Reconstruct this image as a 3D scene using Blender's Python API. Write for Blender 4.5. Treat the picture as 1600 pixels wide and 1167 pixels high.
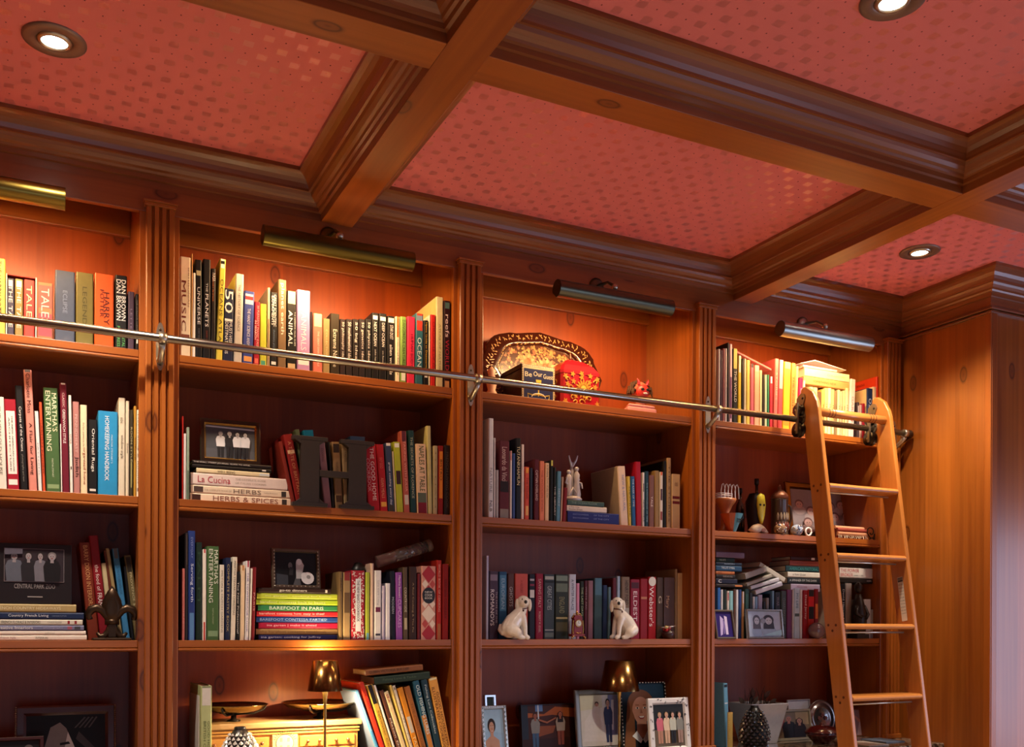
import bpy, bmesh, math, random
from mathutils import Vector, Matrix
random.seed(7)
for o in list(bpy.data.objects): bpy.data.objects.remove(o)
S = bpy.context.scene; C = S.collection
# ---------------------------------------------------------------- camera
F, YAW, ROLL, PY = 1511.8, .458, -.004, 978.6          # lens in pixels of the 1600x1167 frame
EYE = Vector((-.347, -3.125, 1.44))
_r = Vector((math.cos(YAW), -math.sin(YAW), 0)); _f = Vector((math.sin(YAW), math.cos(YAW), 0)); _u = Vector((0, 0, 1))
_cr, _sr = math.cos(ROLL), math.sin(ROLL)
cam = bpy.data.cameras.new('camera'); co = bpy.data.objects.new('camera', cam); C.objects.link(co); S.camera = co
cam.sensor_width = 36; cam.lens = F * 36 / 1600; cam.shift_y = (PY - 583.5) / 1600; cam.clip_start = .05
RC = _r * _cr - _u * _sr; UC = _r * _sr + _u * _cr
m = Matrix.Identity(4)
for i in range(3): m[i][0], m[i][1], m[i][2], m[i][3] = RC[i], UC[i], -_f[i], EYE[i]
co.matrix_world = m
# ---------------------------------------------------------------- world, exposure, large lights
S.view_settings.view_transform = 'Standard'; S.view_settings.look = 'None'
S.view_settings.gamma = 1; S.view_settings.use_curve_mapping = False
S.view_settings.exposure = 0.68
W = bpy.data.worlds.new('sky'); S.world = W; W.use_nodes = True
W.node_tree.nodes['Background'].inputs[0].default_value = (.55, .68, 1, 1)
W.node_tree.nodes['Background'].inputs[1].default_value = .2
def area(name, loc, target, sx, sy, power, col, spread=180):
    l = bpy.data.lights.new(name, 'AREA'); l.shape = 'RECTANGLE'; l.size = sx; l.size_y = sy; l.energy = power; l.color = col
    l.spread = math.radians(spread)
    o = bpy.data.objects.new(name, l); C.objects.link(o); o.location = loc
    o.rotation_euler = (Vector(target) - Vector(loc)).to_track_quat('-Z', 'Y').to_euler(); return o
# daylight through the two windows of the wall behind the camera and the one in the right wall
area('window_daylight', (5.0, -2.15, 1.3), (2.6, -1.2, 1.3), 1.5, 1.5, 17, (.58, .68, 1))
area('window_daylight', (4.1, -5.42, 1.4), (4.1, 0, 1.4), 1.5, 2.0, 12, (.60, .70, 1))
area('window_daylight', (-.3, -5.42, 1.0), (-.3, 0, 1.0), 1.1, 1.1, 4, (.64, .74, 1))

def at(px, py, Y):                      # the point of the place seen at a pixel, on the plane y = Y
    u3 = (px - 800) / F; v3 = -(py - PY) / F
    d = _r * (u3 * _cr + v3 * _sr) + _u * (-u3 * _sr + v3 * _cr) + _f
    return EYE + d * ((Y - EYE.y) / d.y)
def pj(X, Y, Z):
    q = Vector((X, Y, Z)) - EYE; u, v, w = q.dot(_r), q.z, q.dot(_f)
    return 800 + F * (u * _cr - v * _sr) / w, PY - F * (u * _sr + v * _cr) / w
def xbase(px, Y, Z):                    # x of the point on the line (y=Y, z=Z) seen in pixel column px
    py = 700.
    for _ in range(4):
        X = at(px, py, Y).x; py = pj(X, Y, Z)[1]
    return X
# ---------------------------------------------------------------- materials
def lin(h):
    v = [int(h[i:i+2], 16) / 255 for i in (0, 2, 4)]
    return tuple([(c / 12.92 if c <= .04045 else ((c + .055) / 1.055) ** 2.4) for c in v] + [1])
_M = {}
def mat(h, rough=.45, metal=0., coat=0., name=None, emit=0, trans=0, bump=0, bscale=200):
    k = (h, rough, metal, coat, emit, trans, bump, bscale)
    if k in _M: return _M[k]
    m = bpy.data.materials.new(name or 'finish_' + h); m.use_nodes = True
    nt = m.node_tree; b = nt.nodes['Principled BSDF']
    b.inputs['Base Color'].default_value = lin(h); b.inputs['Roughness'].default_value = rough
    b.inputs['Specular IOR Level'].default_value = .3 if rough > .45 else .5; b.inputs['Metallic'].default_value = metal; b.inputs['Coat Weight'].default_value = coat
    b.inputs['Transmission Weight'].default_value = trans
    if emit: b.inputs['Emission Color'].default_value = lin(h); b.inputs['Emission Strength'].default_value = emit
    tc = nt.nodes.new('ShaderNodeTexCoord'); n = nt.nodes.new('ShaderNodeTexNoise'); n.inputs['Scale'].default_value = bscale if bump else 60
    nt.links.new(tc.outputs['Object'], n.inputs['Vector'])
    if not trans and not emit:          # faint mottling of the surface
        hs = nt.nodes.new('ShaderNodeMix'); hs.data_type = 'RGBA'; hs.blend_type = 'MULTIPLY'; hs.inputs[0].default_value = .18
        hs.inputs[6].default_value = lin(h); nt.links.new(n.outputs['Fac'], hs.inputs[7]); nt.links.new(hs.outputs[2], b.inputs['Base Color'])
    if bump:
        bp = nt.nodes.new('ShaderNodeBump'); bp.inputs['Strength'].default_value = bump; bp.inputs['Distance'].default_value = .002
        nt.links.new(n.outputs['Fac'], bp.inputs['Height']); nt.links.new(bp.outputs[0], b.inputs['Normal'])
    _M[k] = m; return m
def wood(name, light, dark, axis, knots=.5, rough=.36, plank=0, coat=.25):
    """stained pine: fine grain along one axis, broad figure, a few knots"""
    m = bpy.data.materials.new(name); m.use_nodes = True; nt = m.node_tree; N = nt.nodes; L = nt.links
    b = N['Principled BSDF']; b.inputs['Roughness'].default_value = rough; b.inputs['Coat Weight'].default_value = coat; b.inputs['Coat Roughness'].default_value = .28
    tc = N.new('ShaderNodeTexCoord'); oi = N.new('ShaderNodeObjectInfo')
    rv = N.new('ShaderNodeVectorMath'); rv.operation = 'SCALE'; rv.inputs[0].default_value = (7.3, 5.1, 3.7); L.new(oi.outputs['Random'], rv.inputs['Scale'])
    ad = N.new('ShaderNodeVectorMath'); ad.operation = 'ADD'; L.new(tc.outputs['Object'], ad.inputs[0]); L.new(rv.outputs[0], ad.inputs[1])
    def mp(cross, along, src=ad):
        p = N.new('ShaderNodeMapping'); s = [cross] * 3; s['xyz'.index(axis)] = along; p.inputs['Scale'].default_value = s
        L.new(src.outputs[0], p.inputs[0]); return p
    # knots bend the grain around them
    vk = N.new('ShaderNodeTexVoronoi'); vk.inputs['Scale'].default_value = 1; vk.voronoi_dimensions = '2D'
    sp = N.new('ShaderNodeSeparateXYZ'); L.new(ad.outputs[0], sp.inputs[0]); ia = 'xyz'.index(axis); oth = [q for q in (0, 1, 2) if q != ia]
    su = N.new('ShaderNodeMath'); su.operation = 'ADD'; L.new(sp.outputs[oth[0]], su.inputs[0]); L.new(sp.outputs[oth[1]], su.inputs[1])
    m1 = N.new('ShaderNodeMath'); m1.operation = 'MULTIPLY'; m1.inputs[1].default_value = 4.6; L.new(su.outputs[0], m1.inputs[0])
    m2 = N.new('ShaderNodeMath'); m2.operation = 'MULTIPLY'; m2.inputs[1].default_value = 2.3; L.new(sp.outputs[ia], m2.inputs[0])
    cb = N.new('ShaderNodeCombineXYZ'); L.new(m1.outputs[0], cb.inputs[0]); L.new(m2.outputs[0], cb.inputs[1]); L.new(cb.outputs[0], vk.inputs['Vector'])
    sep = N.new('ShaderNodeSeparateColor'); L.new(vk.outputs['Color'], sep.inputs[0])
    gt = N.new('ShaderNodeMath'); gt.operation = 'LESS_THAN'; gt.inputs[1].default_value = knots; L.new(sep.outputs[0], gt.inputs[0])
    kr = N.new('ShaderNodeValToRGB'); e_ = kr.color_ramp.elements; e_[0].position = 0; e_[0].color = (.75,)*3 + (1,); e_[1].position = .1; e_[1].color = (0, 0, 0, 1)
    for p_, v_ in ((.03, .45), (.055, .5), (.068, 1), (.082, .35)): q_ = e_.new(p_); q_.color = (v_,)*3 + (1,)
    L.new(vk.outputs['Distance'], kr.inputs[0])
    km = N.new('ShaderNodeMath'); km.operation = 'MULTIPLY'; L.new(kr.outputs[0], km.inputs[0]); L.new(gt.outputs[0], km.inputs[1])
    g = N.new('ShaderNodeTexNoise'); g.inputs['Scale'].default_value = 1; g.inputs['Detail'].default_value = 5; g.inputs['Distortion'].default_value = .25
    L.new(mp(62, 1.5).outputs[0], g.inputs['Vector'])
    g2 = N.new('ShaderNodeTexNoise'); g2.inputs['Scale'].default_value = 1; g2.inputs['Detail'].default_value = 3; g2.inputs['Distortion'].default_value = .6
    L.new(mp(9, .7).outputs[0], g2.inputs['Vector'])
    mx = N.new('ShaderNodeMath'); mx.operation = 'MULTIPLY_ADD'; mx.inputs[1].default_value = .45
    L.new(g.outputs['Fac'], mx.inputs[0]); sc = N.new('ShaderNodeMath'); sc.operation = 'MULTIPLY'; sc.inputs[1].default_value = .6
    L.new(g2.outputs['Fac'], sc.inputs[0]); L.new(sc.outputs[0], mx.inputs[2])
    cr = N.new('ShaderNodeValToRGB'); cr.color_ramp.elements[0].position = .34; cr.color_ramp.elements[0].color = (*dark, 1)
    cr.color_ramp.elements[1].position = .64; cr.color_ramp.elements[1].color = (*light, 1); L.new(mx.outputs[0], cr.inputs[0])
    mk = N.new('ShaderNodeMix'); mk.data_type = 'RGBA'; mk.blend_type = 'MIX'; L.new(km.outputs[0], mk.inputs[0]); L.new(cr.outputs[0], mk.inputs[6])
    mk.inputs[7].default_value = (dark[0] * .36, dark[1] * .26, dark[2] * .25, 1); last = mk
    if plank:                           # joints between vertical boards
        sx = N.new('ShaderNodeSeparateXYZ'); L.new(tc.outputs['Object'], sx.inputs[0])
        a = N.new('ShaderNodeMath'); a.operation = 'ADD'; L.new(sx.outputs[0], a.inputs[0]); L.new(sx.outputs[1], a.inputs[1])
        d = N.new('ShaderNodeMath'); d.operation = 'DIVIDE'; d.inputs[1].default_value = plank; L.new(a.outputs[0], d.inputs[0])
        f = N.new('ShaderNodeMath'); f.operation = 'FLOOR'; L.new(d.outputs[0], f.inputs[0])
        wn = N.new('ShaderNodeTexWhiteNoise'); wn.noise_dimensions = '1D'; L.new(f.outputs[0], wn.inputs['W'])
        mr = N.new('ShaderNodeMapRange'); mr.inputs[3].default_value = .86; mr.inputs[4].default_value = 1.1; L.new(wn.outputs[0], mr.inputs[0])
        vm = N.new('ShaderNodeVectorMath'); vm.operation = 'SCALE'; L.new(mk.outputs[2], vm.inputs[0]); L.new(mr.outputs[0], vm.inputs['Scale'])
        L.new(vm.outputs[0], b.inputs['Base Color'])
    else: L.new(mk.outputs[2], b.inputs['Base Color'])
    bp = N.new('ShaderNodeBump'); bp.inputs['Strength'].default_value = .12; bp.inputs['Distance'].default_value = .001
    L.new(g.outputs['Fac'], bp.inputs['Height']); L.new(bp.outputs[0], b.inputs['Normal'])
    return m
LT, DK = (.36, .100, .011), (.21, .047, .0045)
WZ = wood('pine_vertical', LT, DK, 'z', .25, plank=.0)
WP = wood('pine_boards_vertical', LT, DK, 'z', .42, plank=.15, coat=.5, rough=.32)
WX = wood('pine_lengthwise', LT, DK, 'x', .3)
WY = wood('pine_crosswise', LT, DK, 'y', .3)
DL, DD = (.22, .062, .013), (.115, .029, .0065)
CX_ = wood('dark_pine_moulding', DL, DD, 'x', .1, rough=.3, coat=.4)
BK = wood('pine_backing_boards', (.37, .062, .0045), (.24, .034, .0025), 'z', .4, plank=.19, coat=.08, rough=.42)
LW = wood('honey_maple', (.45, .155, .026), (.32, .095, .014), 'z', .0, rough=.33, coat=.3)
LWX = wood('honey_maple_crosswise', (.58, .225, .045), (.42, .14, .024), 'x', .0, rough=.3, coat=.4)
BRASS = mat('8f7a3a', .28, 1, name='aged_brass', bump=.15, bscale=30)
POL = mat('d9b46a', .16, 1, name='polished_brass')
STEEL = mat('cdc6b2', .34, 1, name='satin_nickel')
BRONZE = mat('4a3a2c', .38, .85, name='dark_bronze')
IRON = mat('2b2624', .45, .7, name='black_iron')
WHITE = mat('efe9e0', .5); PAGES = mat('d8ccb4', .85, name='page_edges'); BLACK = mat('141212', .4)
# ceiling paper: rose ground with small woven squares in staggered rows, satin where the motif is
def ceiling_paper():
    m = bpy.data.materials.new('rose_ceiling_paper'); m.use_nodes = True; nt = m.node_tree; N = nt.nodes; L = nt.links; b = N['Principled BSDF']
    tc = N.new('ShaderNodeTexCoord'); sx = N.new('ShaderNodeSeparateXYZ'); L.new(tc.outputs['Object'], sx.inputs[0])
    def M(op, a, bb=None, c=None):
        n = N.new('ShaderNodeMath'); n.operation = op
        for i, v in enumerate((a, bb, c)):
            if v is None: continue
            if isinstance(v, (int, float)): n.inputs[i].default_value = v
            else: L.new(v, n.inputs[i])
        return n.outputs[0]
    row = M('DIVIDE', sx.outputs[1], .0435); ri = M('FLOOR', row); par = M('MODULO', M('ADD', ri, 1000), 2)
    fy = M('FRACT', row); col = M('ADD', M('DIVIDE', sx.outputs[0], .083), M('MULTIPLY', par, .5)); fx = M('FRACT', col)
    iny = M('LESS_THAN', M('ABSOLUTE', M('SUBTRACT', fy, .5)), .29); inx = M('LESS_THAN', M('ABSOLUTE', M('SUBTRACT', fx, .5)), .15)
    mk = M('MULTIPLY', inx, iny)
    # little spiral threads inside the motif
    n = N.new('ShaderNodeTexNoise'); n.inputs['Scale'].default_value = 160; L.new(tc.outputs['Object'], n.inputs['Vector'])
    mk2 = M('MULTIPLY', mk, M('GREATER_THAN', n.outputs['Fac'], .33))
    # pin dots between the motifs
    dy = M('ABSOLUTE', M('SUBTRACT', fy, .5)); dx = M('ABSOLUTE', M('SUBTRACT', M('FRACT', M('ADD', col, .5)), .5))
    dot = M('MULTIPLY', M('LESS_THAN', dy, .05), M('LESS_THAN', dx, .02))
    mx = N.new('ShaderNodeMix'); mx.data_type = 'RGBA'; mx.inputs[6].default_value = (.72, .20, .19, 1); mx.inputs[7].default_value = (.69, .20, .185, 1); L.new(mk2, mx.inputs[0])
    m3 = N.new('ShaderNodeMix'); m3.data_type = 'RGBA'; m3.inputs[7].default_value = (.16, .03, .03, 1); L.new(mx.outputs[2], m3.inputs[6]); L.new(dot, m3.inputs[0])
    L.new(m3.outputs[2], b.inputs['Base Color'])
    r = N.new('ShaderNodeMapRange'); r.inputs[3].default_value = .75; r.inputs[4].default_value = .3; L.new(mk2, r.inputs[0]); L.new(r.outputs[0], b.inputs['Roughness'])
    s = N.new('ShaderNodeMapRange'); s.inputs[3].default_value = .25; s.inputs[4].default_value = 1.0; L.new(mk2, s.inputs[0]); L.new(s.outputs[0], b.inputs['Specular IOR Level'])
    mm = N.new('ShaderNodeMath'); mm.operation = 'MULTIPLY'; mm.inputs[1].default_value = .24; L.new(mk2, mm.inputs[0]); L.new(mm.outputs[0], b.inputs['Metallic'])
    return m
PAPER = ceiling_paper()
# ---------------------------------------------------------------- mesh builder
class MB:
    def __init__(s): s.bm = bmesh.new(); s.m = []
    def mi(s, m):
        if m not in s.m: s.m.append(m)
        return s.m.index(m)
    def faces(s, vs, fs, m, smooth=False, M=None):
        b = [s.bm.verts.new(M @ Vector(v) if M else v) for v in vs]; k = s.mi(m)
        for f in fs:
            try: q = s.bm.faces.new([b[i] for i in f])
            except ValueError: continue
            q.material_index = k; q.smooth = smooth
        return s
    def box(s, x0, x1, y0, y1, z0, z1, m, M=None):
        v = [(x, y, z) for z in (z0, z1) for y in (y0, y1) for x in (x0, x1)]
        return s.faces(v, [(0,2,3,1),(4,5,7,6),(0,1,5,4),(2,6,7,3),(0,4,6,2),(1,3,7,5)], m, M=M)
    def prism(s, pts, ax, a0, a1, m, smooth=False, M=None):
        """closed outline (2D, in the two axes other than ax) extruded along ax"""
        def P(p, a):
            return {'x': (a, p[0], p[1]), 'y': (p[0], a, p[1]), 'z': (p[0], p[1], a)}[ax]
        n = len(pts); v = [P(p, a0) for p in pts] + [P(p, a1) for p in pts]
        s.faces(v, [tuple(range(n)), tuple(range(2*n-1, n-1, -1))], m, M=M)
        return s.faces(v, [(i, (i+1) % n, n + (i+1) % n, n + i) for i in range(n)], m, smooth, M)
    def lathe(s, prof, m, seg=20, M=None, smooth=True, c=(0,0,0), a0=0, a1=2*math.pi, cap=True):
        full = abs(a1 - a0 - 2*math.pi) < 1e-6; k = seg if full else seg + 1; v = []
        for r, z in prof:
            for i in range(k):
                a = a0 + (a1-a0) * i / seg; v.append((c[0] + r*math.cos(a), c[1] + r*math.sin(a), c[2] + z))
        f = []
        for j in range(len(prof)-1):
            for i in range(seg):
                i2 = (i+1) % k; f.append((j*k+i, j*k+i2, (j+1)*k+i2, (j+1)*k+i))
        s.faces(v, f, m, smooth, M)
        if full and cap and (abs(prof[0][0]-prof[-1][0]) > 1e-6 or abs(prof[0][1]-prof[-1][1]) > 1e-6):
            for j in (0, len(prof)-1):
                if prof[j][0] > 1e-5: s.faces([v[j*k+i] for i in range(k)], [tuple(range(k))], m, False, M)
        return s
    def tube(s, path, r, m, seg=8, M=None, cap=True):
        P = [Vector(p) for p in path]; R = r if isinstance(r, (list, tuple)) else [r]*len(P); v = []
        up = Vector((0, 0, 1)); d0 = (P[1]-P[0]).normalized()
        nrm = d0.cross(up); nrm = nrm.normalized() if nrm.length > .05 else d0.cross(Vector((0, 1, 0))).normalized()
        for i, p in enumerate(P):
            d = (P[min(i+1, len(P)-1)] - P[max(i-1, 0)]).normalized()
            nrm = (nrm - d * nrm.dot(d)).normalized(); bn = d.cross(nrm)
            for k in range(seg):
                a = 2*math.pi*k/seg; v.append(tuple(p + (nrm*math.cos(a) + bn*math.sin(a)) * R[i]))
        f = [(j*seg+i, j*seg+(i+1) % seg, (j+1)*seg+(i+1) % seg, (j+1)*seg+i) for j in range(len(P)-1) for i in range(seg)]
        s.faces(v, f, m, True, M)
        if cap:
            s.faces(v[:seg], [tuple(range(seg))], m, M=M); s.faces(v[-seg:], [tuple(range(seg))], m, M=M)
        return s
    def ball(s, c, r, m, seg=14, M=None):
        rx, ry, rz = r if isinstance(r, (tuple, list)) else (r, r, r)
        pr = [(math.sin(math.pi*j/(seg//2+1)), -math.cos(math.pi*j/(seg//2+1))) for j in range(seg//2+2)]
        pr = [(max(a, 1e-4), b) for a, b in pr]
        T = Matrix.Translation(c) @ Matrix.Diagonal((rx, ry, rz, 1))
        return s.lathe(pr, m, seg, (M @ T) if M else T)
    def build(s, name, parent=None, bevel=0, seg=2, weld=True):
        me = bpy.data.meshes.new(name)
        if weld: bmesh.ops.remove_doubles(s.bm, verts=s.bm.verts, dist=1e-6)
        bmesh.ops.recalc_face_normals(s.bm, faces=s.bm.faces)
        s.bm.to_mesh(me); s.bm.free()
        for m in s.m: me.materials.append(m)
        o = bpy.data.objects.new(name, me); C.objects.link(o)
        if parent: o.parent = parent
        if bevel:
            b = o.modifiers.new('bevel', 'BEVEL'); b.width = bevel; b.segments = seg; b.limit_method = 'ANGLE'; b.angle_limit = .6
        return o
def tag(o, label=None, cat=None, group=None, kind=None):
    if label: o['label'] = label
    if cat: o['category'] = cat
    if group: o['group'] = group
    if kind: o['kind'] = kind
    return o
def struct(o, label, cat): return tag(o, label, cat, kind='structure')
def thing(name, label, cat, loc=(0,0,0), rot=(0,0,0), group=None):
    o = bpy.data.objects.new(name, None); o.empty_display_size = .05; C.objects.link(o); o.location = loc; o.rotation_euler = rot
    return tag(o, label, cat, group)
def copy_tree(o, parent=None):
    c = o.copy(); C.objects.link(c); c.parent = parent
    for ch in list(o.children): copy_tree(ch, c)
    return c
_T = {}
def glyphs(body):                       # flat outline letters as (verts, faces), scaled to unit height, from x = 0
    if body in _T: return _T[body]
    cu = bpy.data.curves.new('lettering', 'FONT'); cu.body = body; cu.resolution_u = 2
    o = bpy.data.objects.new('lettering', cu); C.objects.link(o)
    bpy.context.view_layer.update()
    me = o.evaluated_get(bpy.context.evaluated_depsgraph_get()).to_mesh()
    v = [(p.co.x, p.co.y) for p in me.vertices]; f = [tuple(p.vertices) for p in me.polygons]
    o.to_mesh_clear(); bpy.data.objects.remove(o); bpy.data.curves.remove(cu)
    if not v: return ([], [], 1)
    x0 = min(a for a, _ in v); w = max(a for a, _ in v) - x0; y0 = min(b for _, b in v); h = max(b for _, b in v) - y0
    v = [((a - x0) / w, (b - y0) / h) for a, b in v]; _T[body] = (v, f, w / h); return _T[body]
def lettering(mb, body, m, M, length, height):
    """letters filling length x height; M takes (along, up, out) to the surface"""
    v, f, r = glyphs(body)
    if v: mb.faces([(a * length, b * height, 0) for a, b in v], f, m, M=M)
# ================================================================ SETTING
PX = [-.01 + 1.027 * k for k in range(-2, 4)]         # pilaster axes; bays lie between them
P1, P2, P3, P4 = PX[2:]
ZA, ZB, ZC, ZD = 2.273, 1.829, 1.393, .95             # shelf tops; ZD is the counter
ZFR, ZBM, ZCL = 2.694, 2.764, 2.886                   # frieze bottom, beam bottom, ceiling
XW = 3.135                                            # side face of the projecting cupboard wall
struct(MB().box(-3.2, 5.2, -5.6, .5, -.05, 0, wood('oak_floor', (.48, .34, .22), (.38, .26, .16), 'y', 0)).build('floor'), 'brown wooden floor of the library', 'floor')
struct(MB().box(-3.2, 5.2, -5.6, .5, ZCL, ZCL + .05, PAPER).build('ceiling'), 'rose coloured patterned paper between the wooden ceiling beams', 'ceiling')
struct(MB().box(-3.2, 5.2, .345, .45, 0, ZCL, WZ).build('wall_back'), 'wall behind the built-in bookcases', 'wall')
struct(MB().box(-3.2, -3.1, -5.5, .345, 0, ZCL, WP).build('wall_left'), 'pine clad left wall of the library', 'wall')
mb = MB()
for a, b, c, d in ((-5.5, -2.95, 0, ZCL), (-1.35, .345, 0, ZCL), (-2.95, -1.35, 0, .5), (-2.95, -1.35, 2.1, ZCL)): mb.box(5.1, 5.2, a, b, c, d, WP)
struct(mb.build('wall_right'), 'pine clad right wall of the library', 'wall')
mb = MB()                                             # wall behind the camera, with two window openings
for a, b, c, d in ((-3.1, -.9, 0, ZCL), (.3, 3.3, 0, ZCL), (4.9, 5.1, 0, ZCL), (-.9, .3, 0, .4), (-.9, .3, 1.6, ZCL), (3.3, 4.9, 0, .35), (3.3, 4.9, 2.45, ZCL)):
    mb.box(a, b, -5.6, -5.5, c, d, WP)
struct(mb.build('wall_front'), 'pine clad wall opposite the bookcases with two windows', 'wall')
for i, (x, w_, z0, z1) in enumerate(((-.9, 1.2, .4, 1.6), (3.3, 1.6, .35, 2.45))):
    mb = MB()
    for a, b, c, d in ((0, .06, z0, z1), (w_-.06, w_, z0, z1), (.06, w_-.06, z0, z0+.06), (.06, w_-.06, z1-.06, z1), (w_/2-.02, w_/2+.02, z0+.06, z1-.06)): mb.box(x+a, x+b, -5.57, -5.51, c, d, WZ)
    struct(mb.build(f'window_{i+1}'), 'wooden window frame in the wall opposite the bookcases', 'window')
mb = MB()
for a, b, c, d in ((-2.95, -2.89, .5, 2.1), (-1.41, -1.35, .5, 2.1), (-2.89, -1.41, .5, .56), (-2.89, -1.41, 2.04, 2.1), (-2.17, -2.13, .56, 2.04)): mb.box(5.11, 5.17, a, b, c, d, WZ)
struct(mb.build('window_3'), 'wooden window frame in the right wall', 'window')
# projecting cupboard wall on the right
mb = MB(); mb.box(XW, 5.1, -.455, .345, 0, ZCL, WP)
mb.box(XW - .006, XW, -.461, -.43, ZD, 2.735, WZ); mb.box(XW, XW + .03, -.463, -.455, ZD, 2.735, WZ)
for z, p in ((2.722, .012), (2.735, .018), (2.744, .008)):
    mb.box(XW - p, 5.1, -.455 - p, .0, z, z + .009, CX_)
struct(mb.build('wall_alcove', bevel=.002), 'tall pine panelled wall projecting beside the ladder', 'wall')
TN = [0]
def trim(mb, label, bevel=.0015):
    TN[0] += 1; return struct(mb.build(f'trim_{TN[0]}', bevel=bevel), label, 'trim')
# beams
BX = [(-1.21, -1.105), (.489, .595), (2.188, 2.283), (3.88, 3.98)]
BY = [(-1.082, -.971), (-2.164, -2.053), (-3.246, -3.135), (-4.33, -4.22)]
names = ['far left', 'left', 'right', 'far right']
for i, (a, b) in enumerate(BX):
    mb = MB(); mb.box(a + .008, b - .008, -5.5, .0, ZBM + .012, ZCL, WY); mb.box(a, b, -5.5, .0, ZBM, ZBM + .012, WY)
    if i == 3: mb = MB().box(a, b, -5.5, -.455, ZBM, ZCL, WY)
    trim(mb, f'pine ceiling beam running away from the bookcases, {names[i]} one')
for j, (a, b) in enumerate(BY):
    mb = MB()
    xs = [-3.1] + [v for p in BX for v in p] + [5.1]
    for k in range(0, len(xs), 2):
        mb.box(xs[k], xs[k+1], a + .008, b - .008, ZBM + .012, ZCL, WX); mb.box(xs[k], xs[k+1], a, b, ZBM + .0004, ZBM + .012, WX)
    trim(mb, f'pine ceiling beam parallel to the bookcases, row {j+1} from the shelves')
# crown moulding round each coffer
PROF = [(.0005, 2.766), (.0015, 2.788), (.010, 2.790), (.012, 2.802), (.020, 2.804), (.024, 2.810), (.033, 2.814), (.042, 2.822), (.047, 2.830), (.054, 2.831),
        (.055, 2.838), (.060, 2.850), (.068, 2.861), (.079, 2.869), (.087, 2.872), (.094, 2.874), (.094, 2.886)]
def crown(poly, label):
    n = len(poly); mb = MB(); rings = []
    for p, z in PROF:
        ring = []
        for i in range(n):
            a, b, c = Vector(poly[i-1]), Vector(poly[i]), Vector(poly[(i+1) % n])
            d1 = (b - a).normalized(); d2 = (c - b).normalized(); n1 = Vector((-d1.y, d1.x)); n2 = Vector((-d2.y, d2.x))
            k = n1 + n2; k = k / k.dot(n1); ring.append((b.x + k.x*p, b.y + k.y*p, z))
        rings += ring
    for i in range(n):
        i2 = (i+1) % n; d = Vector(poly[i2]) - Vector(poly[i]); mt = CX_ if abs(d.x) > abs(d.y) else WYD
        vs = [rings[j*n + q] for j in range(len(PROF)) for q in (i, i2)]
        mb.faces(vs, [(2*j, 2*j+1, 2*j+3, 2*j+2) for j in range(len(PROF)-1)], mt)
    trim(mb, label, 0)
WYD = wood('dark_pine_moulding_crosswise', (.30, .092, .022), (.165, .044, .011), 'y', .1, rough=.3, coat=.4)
xs = [(-3.1, -1.21), (-1.105, .489), (.595, 2.188), (2.283, 3.88), (3.98, 5.1)]
ys = [(-.971, 0), (-2.053, -1.082), (-3.135, -2.164), (-4.22, -3.246), (-5.5, -4.33)]
cn = ['outer left', 'left', 'middle', 'right', 'outer right']; rn = ['nearest the shelves', 'in the second row', 'in the third row', 'in the fourth row', 'in the last row']
for i, (a, b) in enumerate(xs):
    for j, (c, d) in enumerate(ys):
        if j == 0 and i == 3: poly = [(a, c), (b, c), (b, -.455), (XW, -.455), (XW, d), (a, d)]
        elif j == 0 and i == 4: poly = [(a, c), (b, c), (b, -.455), (a, -.455)]
        else: poly = [(a, c), (b, c), (b, d), (a, d)]
        crown(poly, f'moulded wooden cornice round the {cn[i]} ceiling coffer {rn[j]}')
# frieze above the bookcases
mb = MB(); mb.box(-3.1, XW, 0, .022, ZFR, ZCL, CXF := wood('pine_frieze', (.27, .075, .016), (.17, .04, .009), 'x', .25, rough=.3, coat=.4))
trim(mb, 'dark pine frieze board under the cornice above the bookcases', .002)

# ================================================================ BOOKCASES
SW = .058                                             # half width of a stile
bayname = ['far left', 'left', 'second', 'third', 'right']
def shelf_mesh(x0, x1, z):
    mb = MB(); y0 = .004
    prof = [(y0, z), (y0, z - .021), (y0 + .004, z - .0235), (y0 - .001, z - .026), (y0 - .001, z - .031), (y0 + .006, z - .034), (y0 + .02, z - .034), (y0 + .02, z - .024), (.322, z - .024), (.322, z)]
    return mb.prism([(a, b) for a, b in prof], 'x', x0, x1, WX)
for k in range(5):
    x0, x1 = PX[k] + SW, PX[k+1] - SW
    t = thing('bookcase', f'built-in pine bookcase, {bayname[k]} bay, with dark lit and unlit shelves', 'bookcase', (0, 0, 0), group=None)
    lab = {0: 'built-in pine bookcase bay left of the picture', 1: 'built-in pine bookcase bay at the left, cut by the photo edge',
           2: 'wide pine bookcase bay holding the large letter H', 3: 'pine bookcase bay holding the painted tray and white china dogs',
           4: 'pine bookcase bay behind the ladder'}[k]
    t['label'] = lab
    MB().box(x0 - .02, x1 + .02, .322, .34, ZD, 2.84, BK).build('back_panel', t)
    MB().box(x0 - .02, x0, 0.0225, .322, ZD, 2.84, WZ).build('side_panel', t)
    MB().box(x1, x1 + .02, 0.0225, .322, ZD, 2.84, WZ).build('side_panel', t)
    MB().box(x0, x1, .0225, .322, 2.81, 2.84, WX).build('top_panel', t)
    MB().box(x0, x1, .302, .322, 2.72, 2.81, WX).build('back_rail', t, bevel=.003)
    for z in (ZA, ZB, ZC): shelf_mesh(x0 + .0005, x1 - .0005, z).build('shelf', t, bevel=.001)
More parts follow.
